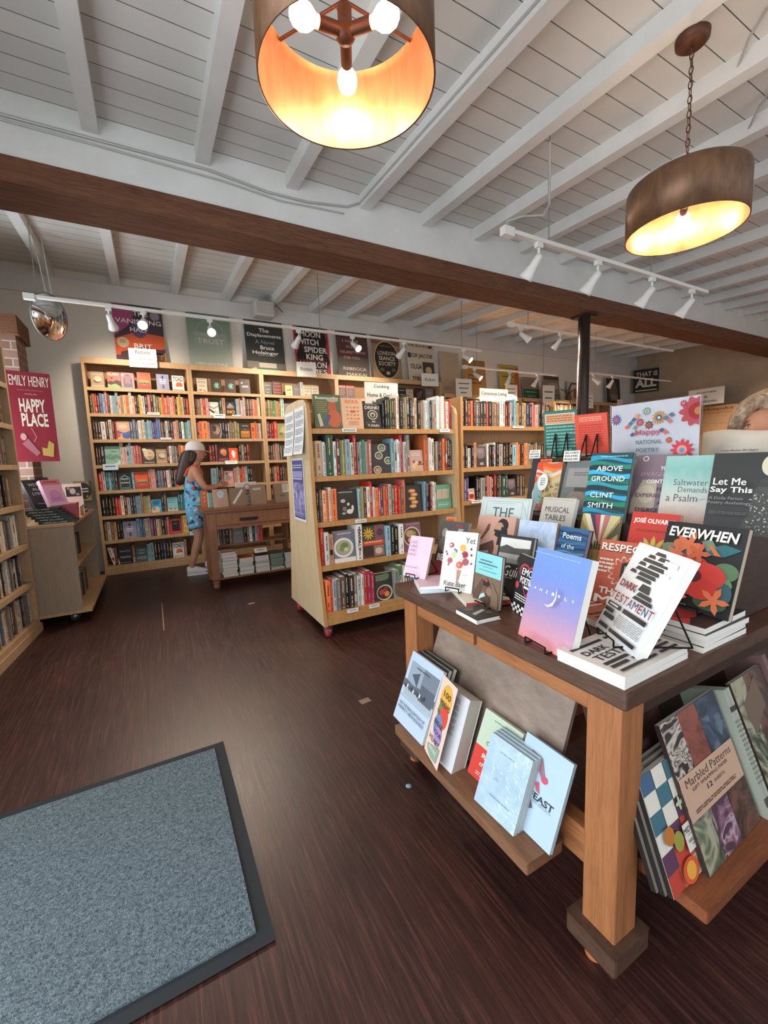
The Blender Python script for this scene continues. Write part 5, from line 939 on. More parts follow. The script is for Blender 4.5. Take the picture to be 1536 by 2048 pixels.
EV = [('e', .12, .66, .16, .08, '#6f8468'), ('e', .3, .7, .14, .1, '#3f6a72'), ('e', .22, .74, .08, .06, '#d0704a'), ('e', .85, .5, .15, .1, '#5d7d5a'), ('e', .8, .36, .16, .09, '#6c8c66'), ('e', .75, .14, .2, .09, '#3f5a42'), ('p', [(.55, .72), (.78, .8), (.98, .76), (.8, .66), (.62, .66)], '#2f6a72'), ('p', [(.5, .8), (.62, .84), (.7, .74), (.6, .7)], '#6f8c78'), ('e', .88, .26, .1, .12, '#3b5f66'), ('e', .42, .48, .26, .16, '#c03a34'), ('e', .62, .42, .26, .15, '#cf403a'), ('e', .38, .3, .24, .14, '#b8322f'), ('e', .62, .27, .2, .12, '#c93c36'), ('e', .46, .4, .14, .08, '#5a2028'), ('e', .4, .36, .06, .03, '#d98a78'), ('s', .36, .74, .06, .2, 5, '#d5704a'), ('s', .5, .66, .05, .16, 5, '#c9603f'), ('s', .8, .17, .05, .19, 5, '#d9744e'), ('s', .2, .62, .05, .13, 5, '#d0704c'), ('s', .34, .14, .05, .15, 5, '#d5704a'), ('p', [(.6, .78), (.66, .76), (.78, .66), (.7, .66)], '#d0703f'), ('t', 'EVERWHEN', .5, .88, .86, .12, '#e9e6df', .03, .12), ('t', 'r Barngrover', .3, .05, .4, .03, '#d9d4ca', .01)]
poetry((1.2, .654, .806, rA(-95), rA(17), .192, .228), 'black book reading EVERWHEN with red and orange flowers on a thick stack', .016, '#252528', EV, stand='black wire easel behind the EVERWHEN book', pagem=mat('#b9ab95', .8))
for k in range(4):
    flatb('%s book of the flowered stack under EVERWHEN' % ('bottom', 'second', 'third', 'top')[k], 1.093+.004*(k % 2), .472-.002*(k % 3), 1.31, .63, .745+.0152*(k+1), .0146, '#2b2526', [('p', [(0, .2), (.5, .5), (1, .3), (1, .8), (0, .9)], '#b23a34'), ('s', .6, .6, .1, .3, 5, '#c9603f'), ('e', .3, .5, .2, .2, '#8a2a2a')] if k == 3 else [], 'flowered stack on the poetry table', .02*(k % 2))
AY = [('t', 'And', .27, .87, .26, .085, '#d6e0e2', .008), ('t', 'Yet', .8, .86, .3, .1, '#3a2a2c', .008)] + [('e', x, y, r, r*.6, c) for x, y, r, c in ((.24, .76, .075, '#b5484e'), (.6, .73, .1, '#dba64f'), (.68, .62, .1, '#b03a44'), (.72, .5, .1, '#a04a52'), (.24, .5, .08, '#b5505a'), (.55, .44, .1, '#cf5a48'), (.36, .6, .1, '#b9c49a'), (.52, .58, .11, '#c9d2bd'))] + [('e', x, y, .022, .022, c) for x, y, c in ((.1, .64, '#59655a'), (.14, .6, '#7d3a4a'), (.86, .72, '#3b3238'), (.88, .62, '#3b3238'), (.9, .48, '#8a4a54'), (.36, .69, '#4f7a8a'), (.42, .67, '#4a6a7a'), (.22, .43, '#8a3a44'))] + [('e', .24, .76, .035, .02, '#efd9d0'), ('e', .68, .62, .05, .03, '#8e2836'), ('e', .55, .44, .05, .03, '#e08464'), ('p', [(.5, .36), (.62, .36), (.56, .17), (.52, .17)], '#c48a78'), ('l', .56, .36, .55, .16, .002, '#8e5a50'), L(.7, .27, .86, .29, 1, '#9a8a84'), ('t', 'Kate Baer', .5, .12, .68, .085, '#35282a', .006), L(.2, .03, .84, .06, 2, '#b5a8a0')]
poetry((.862, 1.195, .76, rA(-65.3), rA(17.4), .125, .21), 'white cover reading And Yet with a bouquet of red flowers', .02, '#e6e2d8', AY, pagem=mat('#c9bfae', .8), stand='black wire easel behind the And Yet book')
flatb('cream red edged book lying flat under the And Yet book', .845, 1.025, 1.0, 1.20, .7595, .014, '#d6c9b4', [('e', .3, .6, .14, .08, '#a8604a'), ('e', .55, .5, .1, .07, '#b5833f'), ('e', .78, .4, .12, .08, '#8a4a4a')], None, -.37, pagem=mat('#c0473c', .7))
SC = [('t', w_, .25+.04*(i % 2), .83-.1*i, .34, .05, '#7a5f86', .0) for i, w_ in enumerate(('LOVE', 'POEMS', 'FOR', 'NO'))]
q = random.Random(4); SCR = []
for _ in range(46):
    x, y = q.uniform(.1, .9), q.uniform(.12, .95); SCR.append(('l', x, y, x+q.uniform(-.07, .07), y+q.uniform(-.05, .05), .0006, '#b796b8'))
poetry((.832, 1.392, .77, rA(-71.2), rA(22), .108, .162), 'small pale pink scribbled cover reading LOVE POEMS on two flat books', .012, '#ddbfce', SCR+SC+[L(.1, .2, .7, .23, 1, '#9a7a9a')], pagem=mat('#c9a896', .8), stand='black wire easel behind the pale pink book')
for k in range(2): flatb('%s pink book lying flat under the pale pink cover' % ('lower', 'upper')[k], .80, 1.222+.002*k, .955, 1.365, .745+.0128*(k+1), .0122, '#d8b7c4' if k else '#cfe0e6', [], None, -.42, pagem=mat('#e6e6ea' if k else '#d5e2e8', .8))
TL_ = [('r', 0, .58, 1, 1, '#86c6c8'), ('t', 'Blues of the', .42, .85, .5, .04, '#3c5a66'), ('t', 'Harlem Renaissance', .5, .79, .7, .04, '#3c5a66'), L(.3, .72, .7, .745, 1, '#4f7f8a'), L(.15, .65, .85, .68, 1, '#4f7f8a'), ('e', .5, .36, .18, .14, '#6b4f42'), ('e', .48, .44, .14, .06, '#2f2522'), ('e', .62, .3, .1, .08, '#8a6a58'), ('p', [(0, .2), (.3, .5), (.4, .45), (.15, .05), (0, 0)], '#5b463c'), ('p', [(.7, .5), (.95, .3), (.98, .02), (.72, .05)], '#77604f'), ('e', .5, .14, .2, .1, '#4a3a33'), ('p', [(.24, .1), (.5, .2), (.44, .26), (.3, .2)], '#a9c9c6'), ('e', .5, .5, .06, .03, '#a04a44')]
TL_ = [e for e in TL_ if e[0] != 't']+[L(.2, .83, .66, .87, 1, '#3c5a66'), L(.14, .77, .86, .81, 1, '#3c5a66')]
poetry((.9, 1.057, .745, rA(-92.3), rA(6.8), .122, .17), 'small hardback with a turquoise top and brown portrait in plastic', .014, '#75604f', TL_, True, '#4a3a33', stand='black wire easel behind the turquoise topped book')
flatb('small dark photo book lying flat at the front edge of the table', .776, .895, .862, 1.0, .7605, .0145, '#2f2724', [('p', [(.2, .3), (.8, .5), (.75, .6), (.2, .45)], '#b5aaa0'), ('e', .3, .75, .2, .12, '#6a574a'), ('e', .75, .3, .12, .1, '#5b4a3f')], None, -.08, hard=True)
# --- second row
poetry((.961, 1.382, .746, rA(-77.8), rA(18.7), .135, .235), 'grey photo cover with BE in white and a crimson foot behind And Yet', .022, '#4e4a48', [('r', 0, 0, 1, .3, '#8e2f3a'), ('e', .2, .78, .12, .09, '#8f8882'), ('e', .2, .6, .16, .12, '#6d6863'), ('e', .5, .5, .3, .12, '#7d7772'), ('r', 0, .3, .4, .45, '#2f2c2b'), ('t', 'BE', .2, .36, .24, .12, '#e9e4dc', .03), ('t', 'ROSS', .7, .93, .24, .05, '#b5433c', .02), ('t', 'GAY', .78, .86, .2, .05, '#e4ddd4', .02), L(.6, .8, .94, .815, 1, '#d0c8be')], pagem=mat('#a89f94', .8), stand=None)
def slip(label, p, u, txt='SIGNED!', wd=.05, ht=.03, col='#e0703a'):
    x, y, z, ps, le, w, h = p; M = TRS((x, y, z), (-le, 0, ps)) @ TRS((w*u, .006, h-.012)); r = thing('signed_slip', label, 'paper slip', M.to_translation(), M.to_euler()); b = MB(); b.box(0, 0, 0, wd, .0006, ht, mat(col, .6)); b.build('slip', r); tb = MB(); put_text(tb, txt, wd/2, ht*.66, wd*.8, ht*.34, mat('#7a2a1c', .6), -.0008, .01, .2); tb.build('lettering', r)
slip('orange SIGNED slip sticking out of the grey photo cover', (.961, 1.382, .746, rA(-77.8), rA(18.7), .135, .235), .1)
poetry((1.001, 1.085, .745, rA(-81), rA(16.4), .136, .214), 'black bordered photo cover with white script beside the dusk cover', .02, '#2b2a2b', [('r', .06, .55, .93, .95, '#8a8884'), ('r', .06, .8, .93, .95, '#d8d6d0'), ('p', [(.06, .78), (.25, .84), (.5, .8), (.93, .82), (.93, .7), (.06, .7)], '#4c4b49'), ('r', .06, .62, .93, .7, '#a3a09a'), ('e', .76, .62, .13, .1, '#3a3a38'), ('e', .77, .58, .09, .075, '#b5b0a8'), ('r', .5, .35, .94, .52, '#232324'), ('t', 'LeGuin', .4, .43, .76, .17, '#e6e2da', .006, .3), L(.3, .3, .6, .33, 1, '#b5b0a8')], True, '#232323', stand='black wire easel behind the black bordered photo cover')
poetry((.954, .937, .745, rA(-108), rA(9.4), .128, .178), 'black cover reading EMO POETRY inside a red heart', .012, '#26252a', [('e', .35, .72, .24, .14, '#b03a48'), ('e', .7, .72, .24, .14, '#b03a48'), ('p', [(.12, .68), (.93, .68), (.52, .3)], '#b03a48'), ('e', .36, .71, .2, .115, '#26252a'), ('e', .69, .71, .2, .115, '#26252a'), ('p', [(.17, .66), (.88, .66), (.52, .35)], '#26252a'), ('e', .12, .46, .08, .06, '#c0444a'), ('t', 'EMO', .48, .73, .46, .12, '#efece6', .02, .15), ('t', 'POETRY', .5, .58, .56, .12, '#efece6', .02, .15), ('r', .42, .46, .72, .5, '#d9d5ce'), L(.1, .2, .7, .32, 3, '#e0dcd4')]+[('r', .1*i, .0+.05*j, .1*i+.1, .05+.05*j, '#e8e4dc') for i in range(10) for j in range(3) if (i+j) % 2])
poetry((1.161, .814, .768, rA(-84.2), rA(19.2), .15, .195), 'orange cover reading RESPECT THE MIC with a drawn microphone', .016, '#c05a3e', [('t', 'RESPECT', .5, .88, .92, .13, '#2a2422', .03), ('t', 'RESPECT', .49, .89, .9, .12, '#efe7da', .02), ('s', .58, .52, .24, .34, 14, '#e6d5c0'), ('s', .58, .52, .22, .31, 14, '#c05a3e'), ('p', [(.5, .66), (.66, .7), (.68, .46), (.5, .42)], '#2d2826'), ('p', [(.56, .62), (.68, .64), (.68, .52), (.56, .5)], '#b9aca0'), ('r', .54, .3, .6, .42, '#2d2826'), L(.05, .45, .35, .7, 4, '#e9ddcc'), L(.75, .45, .98, .7, 4, '#e9ddcc'), ('t', 'THE', .35, .2, .4, .1, '#efe7da', .03), ('t', 'MIC', .5, .06, .8, .13, '#efe7da', .04)], pagem=mat('#a89a88', .8))
flatb('orange brown RESPECT book lying flat beneath the upright one', 1.02, .66, 1.18, .86, .7665, .02, '#a05a40', [L(.1, .6, .9, .85, 2, '#e0c9b0'), L(.1, .2, .9, .45, 2, '#3a2a26')], None, -.2)
# --- third row
SKIN1 = '#c99a84'
poetry((1.089, 1.306, .745, rA(-72.6), rA(20.6), .165, .254), 'pink cover with a painted bearded head and bare raised arms', .02, '#cf9f8a', [('e', .68, .86, .15, .11, '#241d1b'), ('e', .6, .81, .12, .1, '#b98a70'), ('p', [(.5, .8), (.47, .77), (.52, .75), (.5, .7), (.7, .64), (.78, .8), (.7, .84)], '#241d1b'), ('p', [(.5, .86), (.66, .9), (.66, .78), (.5, .79)], '#c2937a'), ('p', [(.62, .74), (.82, .8), (.9, .55), (.6, .55)], '#241d1b'), ('p', [(.3, .86), (.36, .88), (.35, .78), (.2, .62), (.12, .6), (.2, .68)], '#6b4436'), ('p', [(.12, .5), (.5, .62), (.55, .5), (.5, .2), (.44, .2), (.42, .45), (.12, .42)], '#5b392e'), ('e', .14, .34, .08, .08, '#7a4a3a')], pagem=mat('#b9a08c', .8))
poetry((1.089, 1.072, .79, rA(-79.4), rA(15.5), .142, .211), 'pale blue cloudy sky cover with a tiny orange figure', .022, blotch('sky_cover', [(.3, '#8fa6c6'), (.5, '#a9b9d0'), (.7, '#c3cad6')], 4, .6), [('e', .68, .3, .12, .1, '#b9937c'), ('p', [(.64, .4), (.7, .4), (.67, .46)], '#5b4a44')], pagem=mat('#b08a72', .8))
waves = [('w', .02+.095*i, .06+.095*i, .014, 9, i*.9, c) for i, c in enumerate(['#1f3f66', '#3a6a92', '#203c60', '#4a7fa6', '#27486e', '#5a8fb0', '#203c60', '#3f729a', '#27486e', '#1d3556'])]
poetry((1.135, .942, .8205, rA(-93.7), rA(16.4), .109, .17), 'small blue wave patterned cover reading Poems of the Sea', .022, '#36628c', waves+[('t', 'Poems', .5, .83, .66, .11, '#dfeaf0', .012), ('t', 'of the', .42, .63, .46, .09, '#cfe0ea', .008), ('t', 'Sea', .4, .42, .4, .12, '#dfeaf0', .012)], True, '#27233a', pagem=mat('#9a8aa0', .8))
poetry((1.275, .958, .8205, rA(-84.5), rA(15.7), .13, .198), 'yellow plumed cover reading Balladz', .016, '#b8a268', [('p', [(.05, 1), (.2, 1), (.5, .5), (.42, .45)], '#d9d0b0'), ('p', [(.2, 1), (.34, 1), (.5, .55)], '#3a3650'), ('p', [(.34, 1), (.48, 1), (.52, .5)], '#b03a58'), ('p', [(.5, 1), (.6, 1), (.56, .5)], '#d8cfc0'), ('p', [(.62, 1), (.74, 1), (.58, .5)], '#c46a72'), ('p', [(.76, 1), (1, .98), (.62, .5)], '#c9bd8a'), ('p', [(1, .9), (1, .7), (.6, .45)], '#55503a'), ('p', [(0, .9), (0, .6), (.45, .42)], '#8a7d48'), ('t', 'Balladz', .56, .46, .8, .14, '#2a2620', .006), ('p', [(.1, .3), (.45, .38), (.4, .05), (.15, 0)], '#8f7a3e'), ('p', [(.55, .36), (.95, .3), (.8, 0), (.6, .05)], '#a08a48')], pagem=mat('#a8967a', .8))
poetry((1.27, .789, .8205, rA(-88.3), rA(17.5), .1375, .222), 'red cover reading JOSE OLIVAREZ over a big yellow flower', .016, '#c23a2f', [('t', 'JOSÉ OLIVAREZ', .5, .88, .88, .1, '#f0e8dc', .03), ('s', .56, .42, .22, .42, 12, '#c9ab48'), ('s', .56, .42, .18, .34, 12, '#d8bd62'), ('e', .56, .36, .22, .16, '#6a7a9a'), ('e', .5, .32, .12, .09, '#d8d4d6'), ('e', .62, .34, .1, .08, '#34304a'), L(.15, .7, .9, .76, 1, '#a2392a')], pagem=mat('#b9a58c', .8))
poetry((1.169, 1.365, .821, rA(-78.3), rA(16.3), .233, .242), 'large pale framed cover with THE in thin capitals', .018, '#c3cfcc', [('r', .04, 0, .045, .98, '#7f8c88'), ('r', .95, 0, .955, .98, '#7f8c88'), ('r', .04, .975, .955, .98, '#7f8c88'), ('r', .12, 0, .124, .93, '#8b9692'), ('r', .84, 0, .844, .93, '#8b9692'), ('r', .12, .93, .844, .935, '#8b9692'), ('t', 'THE', .48, .74, .42, .17, '#4a5450', -.006), L(.25, .89, .72, .9, 1, '#8b9692'), ('l', .86, .88, .94, .7, .001, '#8b9692')], pagem=mat('#a8a49a', .8))
poetry((1.27, 1.137, .86, rA(-84.9), rA(19), .137, .209), 'light grey cover reading MUSICAL TABLES with small birds', .022, '#bdb8ae', [L(.04, .95, .96, .965, 1, '#8a847c'), ('t', 'MUSICAL', .5, .78, .74, .1, '#3a3634', .0), ('t', 'TABLES', .48, .63, .64, .1, '#3a3634', .0), ('e', .3, .42, .1, .04, '#2f2a2c'), ('e', .55, .4, .1, .04, '#2f2a2c'), ('e', .42, .38, .14, .06, '#b59a8c'), ('e', .3, .3, .16, .08, '#8d8a80'), ('e', .7, .28, .14, .08, '#c09a8c')], pagem=PAGEW, spine='#3a3634')
flatb('flat book lifting the MUSICAL TABLES cover', 1.262, .99, 1.355, 1.137, .8595, .038, '#8f877c', [], None, 0)
flatb('flat book lifting the pale blue sky cover', 1.075, .93, 1.126, 1.075, .7895, .0435, '#7c756c', [], None, 0)
# --- top row on the riser
AG = [('w', v-.01, v+.055, .035, 4.2, ph, c) for v, ph, c in ((.02, 0, '#1a5a6a'), (.1, .6, '#2a94b8'), (.19, .2, '#14343a'), (.26, .9, '#1f7a5a'), (.35, .4, '#2f9fc8'), (.43, 0, '#143038'), (.5, .7, '#2f8f9a'), (.58, .3, '#1c6a52'), (.66, .8, '#35a6cf'), (.74, .2, '#143038'), (.8, .6, '#237a6a'), (.88, .1, '#2b8fb0'), (.95, .5, '#19444c'))]
poetry((1.37, 1.002, .9805, rA(-80.8), rA(17.3), .144, .25), 'teal and blue waved cover reading ABOVE GROUND CLINT SMITH', .02, '#1c4c52', AG+[L(.25, .93, .9, .95, 1, '#b9d0d0'), ('t', 'ABOVE', .5, .765, .62, .075, '#eef2f0', .008), ('t', 'GROUND', .5, .615, .8, .075, '#eef2f0', .008), ('t', 'CLINT', .42, .375, .56, .075, '#eef2f0', .004), ('t', 'SMITH', .42, .225, .6, .075, '#eef2f0', .004)], pagem=mat('#77837c', .8))
poetry((1.485, .896, .9805, rA(-78.5), rA(16.6), .15, .237), 'mauve cover reading EMERGENCY CONTACT with a drawn face', .018, '#7b6872', [('e', .2, .94, .06, .04, '#e8e2da'), ('e', .2, .94, .045, .03, '#7b6872'), ('p', [(0, .3), (.2, .62), (.5, .6), (.5, .2), (0, .1)], '#b0a08e'), ('e', .3, .4, .18, .14, '#c3b29c'), ('r', 0, 0, 1, .08, '#4a3d44'), ('t', 'YOUR', .66, .79, .26, .06, '#efe9e2', .02), ('t', 'EMERGENCY', .5, .7, .72, .06, '#b58a98', .02), ('t', 'CONTACT', .56, .59, .56, .06, '#efe9e2', .02), ('t', 'HAS', .62, .48, .22, .06, '#4a3d44', .02), ('t', 'EXPERIENCED', .5, .38, .84, .06, '#6d5560', .02), ('t', 'AN', .62, .27, .14, .06, '#3a3036', .02), ('t', 'EMERGENCY', .5, .16, .76, .06, '#3a3036', .02)])
poetry((1.437, .775, .9805, rA(-82.9), rA(16.5), .13, .231), 'sea green to rose cover reading Saltwater Demands a Psalm', .012, grad('salt_cover', [(0, '#b5786c'), (.1, '#c9a89c'), (.3, '#c9c2b8'), (.55, '#aec2bc'), (.8, '#7fb0a8'), (1, '#8db8b0')], .35, 4), [('t', 'Saltwater', .6, .62, .72, .085, '#4a5553', -.004), ('t', 'Demands', .66, .52, .6, .075, '#4a5553', -.004), ('t', 'a Psalm', .46, .4, .66, .1, '#4a5553', -.004), ('l', .74, .37, .95, .4, .0008, '#4a5553')])
SPK = [('e', q.uniform(.66, 1.0), q.uniform(.02, .5), .012, .008, ('#8a8884', '#c0beb8', '#5f5e5c')[i % 3]) for i in range(90)]
poetry((1.411, .63, .9805, rA(-83.3), rA(17.4), .15, .237), 'black cover reading Let Me Say This with a blonde figure in sequins', .014, '#2f302f', [('p', [(.7, .55), (.82, .62), (1, .6), (1, 0), (.5, 0), (.66, .25)], '#4a4947'), ('e', .9, .84, .15, .13, '#c9c0a8'), ('e', .94, .8, .08, .075, '#d8b29a'), ('p', [(.78, .68), (1, .72), (1, .58), (.74, .58)], '#3a3937')]+SPK+[('t', 'Let Me', .36, .61, .5, .085, '#ecebe4', .018), ('t', 'Say This', .4, .5, .64, .09, '#ecebe4', .018), ('t', 'A Dolly Parton', .34, .4, .52, .045, '#8a8682', .004), ('t', 'Poetry Anthology', .4, .345, .66, .045, '#8a8682', .004), L(.12, .2, .7, .24, 2, '#5c5a57')])
CC = (1.46, 1.324, .9805, rA(-80.7), rA(16.9), .118, .217)
q = random.Random(9)
CEL = [('w', .8, .95, .05, 5, 0, '#df7a3a'), ('w', .9, 1.0, .03, 5, 1, '#d9582e'), ('p', [(0, .55), (.3, .75), (.2, 1), (0, 1)], '#d9482c'), ('w', .66, .74, .05, 6, 2, '#e0a24a'), ('w', .74, .8, .05, 6, 1, '#c9c6c0'), ('p', [(.1, .7), (.35, .72), (.4, 0), (0, 0)], '#8fbac0')]+[('e', q.uniform(.35, 1), q.uniform(.02, .6), q.uniform(.02, .06), q.uniform(.015, .04), q.choice(['#8a9a5a', '#c48a4a', '#b5563f', '#d9a85a', '#6f8a70', '#cfc0a0'])) for _ in range(70)]+[('e', q.uniform(.3, .9), q.uniform(0, .14), .05, .03, '#c9564c') for _ in range(10)]+[('e', .46, .56, .2, .17, '#dfe4e2'), L(.36, .48, .56, .64, 4, '#6a6a66')]
poetry(CC, 'bright orange and blue painted cover with a white oval and thick pages', .038, '#c9b48c', CEL, pagem=mat('#b5aa98', .8))
slip('orange SIGNED slip above the bright painted cover', CC, .05, 'SIGNED!', .055, .03)
poetry((1.48, 1.372, .9805, rA(-78.2), rA(16.1), .13, .235), 'black cover with gold script and a white disc beside the painted cover', .02, '#35353a', [('t', 'Tron', .56, .88, .5, .1, '#cdbf9c', .006, .1), ('t', 'Gy', .5, .74, .3, .1, '#cdbf9c', .006, .1), ('e', .5, .6, .3, .14, '#6f624a'), ('e', .6, .3, .42, .25, '#d9dde0'), ('p', [(.6, .5), (.8, .4), (.7, .1), (.5, .1)], '#5d6468')])
poetry((1.46, 1.183, .9805, rA(-85.3), rA(18.9), .14, .224), 'grey cover of stacked forms between the painted and teal covers', .018, '#6f7576', [('r', .1, .5, .95, .86, '#8f8f8c'), ('e', .5, .24, .32, .2, '#8a7f74'), ('r', .4, .42, .8, .5, '#4a4644'), L(.3, .7, .8, .78, 2, '#5f6060'), ('e', .45, .22, .2, .1, '#a3988c')])
# back covers standing on wire easels at the far side
def backbook(p, label, base, els, t, est):
    x, y, z, ps, le, w, h = p; printed_book('poetry_book', label, w, h, t, base, els, (x, y, z), (-le, 0, ps), 'book', None, None, True, True, None, base)
    r = thing('wire_easel', est, 'easel', (x, y, z-.0), (0, 0, ps)); b = MB()
    for u in (.36, .7): b.tube([Vector((w*u-.012, -.065, -.004)), Vector((w*u, -.012+math.sin(le)*h*.55+.004, h*.5)), Vector((w*u+.014, -.065, -.004))], .003, WIRE, 7)
    b.tube([Vector((w*.3, -.004, 0)), Vector((w*.76, -.004, 0))], .003, WIRE, 7); b.build('frame', r)
backbook((1.6, 1.362, 1.212, rA(-62), -.239, .138, .204), 'teal green back cover with a peach panel on an easel', '#1f6a5e', [('r', .04, .72, .93, .95, '#d8d2c0'), ('r', .06, .735, .91, .935, '#d39a6c'), L(.1, .76, .86, .91, 3, '#9a5f3c'), L(.06, .1, .95, .68, 8, '#7fb5a4'), ('r', .05, .02, .2, .14, '#b9b0a2')], .024, 'black wire easel under the teal green back cover')
backbook((1.625, 1.215, 1.212, rA(-72.6), -.247, .128, .175), 'orange red back cover of small print on an easel', '#d84a32', [L(.15, .82, .85, .94, 3, '#f0a88e'), L(.12, .2, .88, .76, 10, '#b3321f'), ('r', 0, 0, 1, .06, '#c9a0a0')], .014, 'black wire easel under the orange red back cover')
card('white handwritten card reading 2022 FL BOOK AWARD GOLD by the teal back cover', [('2022 FL', .8, .2, .7), ('BOOK AWARD', .5, .2, .85), ('GOLD WINNER', .2, .2, .85)], .052, .038, tuple(at(1058, 917, 0, 1.50)), (-.2, 0, rA(-80)), 'award_card', 'card', '#e8e6de', '#2b2b2b', .01)
card('white handwritten card reading 2022 FLORIDA BOOK AWARD by the orange red back cover', [('2022 FLORIDA', .8, .2, .85), ('BOOK AWARD', .5, .2, .8), ('BRONZE WIN!', .2, .2, .82)], .068, .044, tuple(at(1126, 923, 0, 1.50)), (-.2, 0, rA(-80)), 'award_card', 'card', '#e8e6de', '#2b2b2b', .01)
# poetry month sign in a clear stand
t = thing('poetry_sign', 'flowered sign reading Happy National Poetry Month in a clear stand', 'sign', (1.62, 1.048, .981), (.031, 0, rA(-89.2)))
W, H = .304, .42
b = MB(); b.box(0, 0, 0, W, .002, H, mat('#dfe0ea', .5)); b.build('sheet', t)
def fl(u, v, r, n, c1, c2, c3=None): return [('s', u, v, r*.55, r, n, c1), ('e', u, v, r*.42, r*.42*W/H, c2)]+([('e', u, v, r*.2, r*.2*W/H, c3)] if c3 else [])
E_ = fl(.06, .87, .075, 12, '#4a66b0', '#d9705c')+fl(.36, .83, .055, 14, '#c9404a', '#d98a8a')+fl(.44, .92, .055, 12, '#7fae9c', '#e6e0d0', '#c9705c')+fl(.58, .855, .085, 14, '#d99a4a', '#4a6a8c', '#e8dfe6')+fl(.47, .8, .055, 8, '#7a4a5c', '#dd9a3c', '#c9503a')+[('e', .96, .88, .12, .1, '#d9606e'), ('s', .96, .88, .12, .17, 10, '#d9606e'), ('e', .98, .88, .09, .065, '#c0303c'), ('e', .99, .88, .04, .03, '#e0a04a')]+fl(.84, .95, .04, 8, '#c9505c', '#e8a0a0')+fl(.7, .66, .04, 8, '#d9603c', '#e8b05c', '#b03a2c')+fl(.84, .575, .13, 12, '#c0303c', '#d98a8a', '#4a90b5')
for (u, v, s, c) in ((.22, .82, 1, '#3f6a7a'), (.18, .79, 1, '#c05a4a'), (.26, .85, 1, '#3f5a8a'), (.28, .78, 1, '#5a8a78'), (.7, .84, -1, '#4a6a7a'), (.74, .81, -1, '#c0605a'), (.76, .86, -1, '#55607a'), (.3, .73, 1, '#b5504a'), (.25, .72, 1, '#3a5a6a'), (.66, .74, -1, '#3a5a6a'), (.7, .72, -1, '#c0605a'), (.3, .88, 1, '#d08a4a')):
    E_.append(('p', [(u, v), (u+.03*s, v+.028), (u+.07*s, v+.012), (u+.035*s, v-.012)], c))
E_ += [('t', 'Happy', .47, .735, .3, .06, '#a8405c', .012), ('t', 'NATIONAL', .48, .655, .3, .036, '#4a6a72', .008), ('t', 'POETRY', .47, .585, .27, .036, '#4a6a72', .008), ('t', 'MONTH', .47, .515, .27, .036, '#4a6a72', .008)]
a = MB(); tb = MB(); art(a, tb, E_, W, H); a.build('flower_print', t); tb.build('lettering', t)
CLEAR = mat('#ffffff', .04, 0, .5, None, 1.0)
b = MB(); b.box(-.004, -.0065, 0, W+.004, -.0035, H+.004, CLEAR); b.build('acrylic_front', t)
b = MB(); b.box(-.004, .004, 0, W+.004, .007, H+.004, CLEAR); b.build('acrylic_back', t)
# cushion at the right edge
t = thing('cushion', 'cream cushion with two lines of small print propped behind Let Me Say This', 'cushion', (1.80, .83, .985), (-.1, 0, rA(-90)))
b = MB(); n = 20; V = []; W, H = .36, .30
for sd in (-1, 1):
    for j in range(n+1):
        for i in range(n+1):
            u, v = i/n, j/n; pf = (max(0, 1-abs(2*u-1)**3.5)*max(0, 1-abs(2*v-1)**3.5))**.5; pin = .012*(abs(2*u-1)**6+abs(2*v-1)**6)
            V.append((u*W+(0 if 0 else 0), sd*.045*pf+.003*math.sin(u*17)*pf, v*H-.012*(1-abs(2*u-1)**4)*0+.006*math.sin(u*9)*(v > .9)))
fs = []
for k in range(2):
    o_ = k*(n+1)**2
    for j in range(n):
        for i in range(n):
            f = (o_+j*(n+1)+i, o_+j*(n+1)+i+1, o_+(j+1)*(n+1)+i+1, o_+(j+1)*(n+1)+i); fs.append(f if k == 0 else f[::-1])
b.add(V, fs, mat('#cfc6b8', .85), None, True); o = b.build('cover', t)
tb = MB(); put_text(tb, 'I am Ruby Bridges', .135, .225, .105, .008, mat('#5f564c', .7), -.047, .004, .15); put_text(tb, 'I will be a freedom movement passenger', .18, .205, .2, .008, mat('#5f564c', .7), -.048, .004, .15); tb.build('lettering', t)

# ------------------------------------------------------------------ books on the racks under the table
PM = [('r', .08, .38, .52, .88, '#8d9aa8'), ('r', .52, .38, .97, .88, '#6f7884'), ('p', [(.2, .7), (.42, .78), (.42, .58)], '#4c545e'), ('r', .08, .38, .97, .5, '#9fa9b2'), ('w', .48, .58, .01, 14, 0, '#59626c'), ('r', .55, .45, .95, .66, '#555d68')]+[('e', .1+.07*i, .5+.02*(i % 2), .02, .03, ('#2f353d', '#d0d5da', '#4a525c')[i % 3]) for i in range(10)]+[('t', 'JOHN COLVILLE', .5, .82, .6, .03, '#39414a'), ('t', 'ON THE REALIZATION OF', .5, .26, .84, .04, '#39414a', .004), ('t', 'PERFECT HELPLESSNESS', .5, .2, .84, .04, '#39414a', .004), ('r', .02, .36, .98, .364, '#39414a')]
PM = [e for e in PM if e[1] != 'JOHN COLVILLE']+[L(.3, .81, .72, .835, 1, '#39414a')]
def shift(p, d):
    x, y, z, ps, le, w, h = p; nx, ny = -math.sin(ps), math.cos(ps); return (x+nx*d, y+ny*d, z, ps, le, w, h)
pH = (.728, 1.323, .251, rA(-91.2), rA(22.4), .202, .256)
poetry(pH, 'front pale blue photo cover reading ON THE REALIZATION OF PERFECT HELPLESSNESS on the left rack', .016, '#b3c3d6', PM, spine='#20242a', pagem=PAGEW)
for k in (1, 2): poetry(shift(pH, .021*k)[:2]+(.251,)+pH[3:], '%s copy behind the pale blue photo cover on the left rack' % ('middle', 'rear')[k-1], .016, '#2a2d33', [], spine='#20242a')
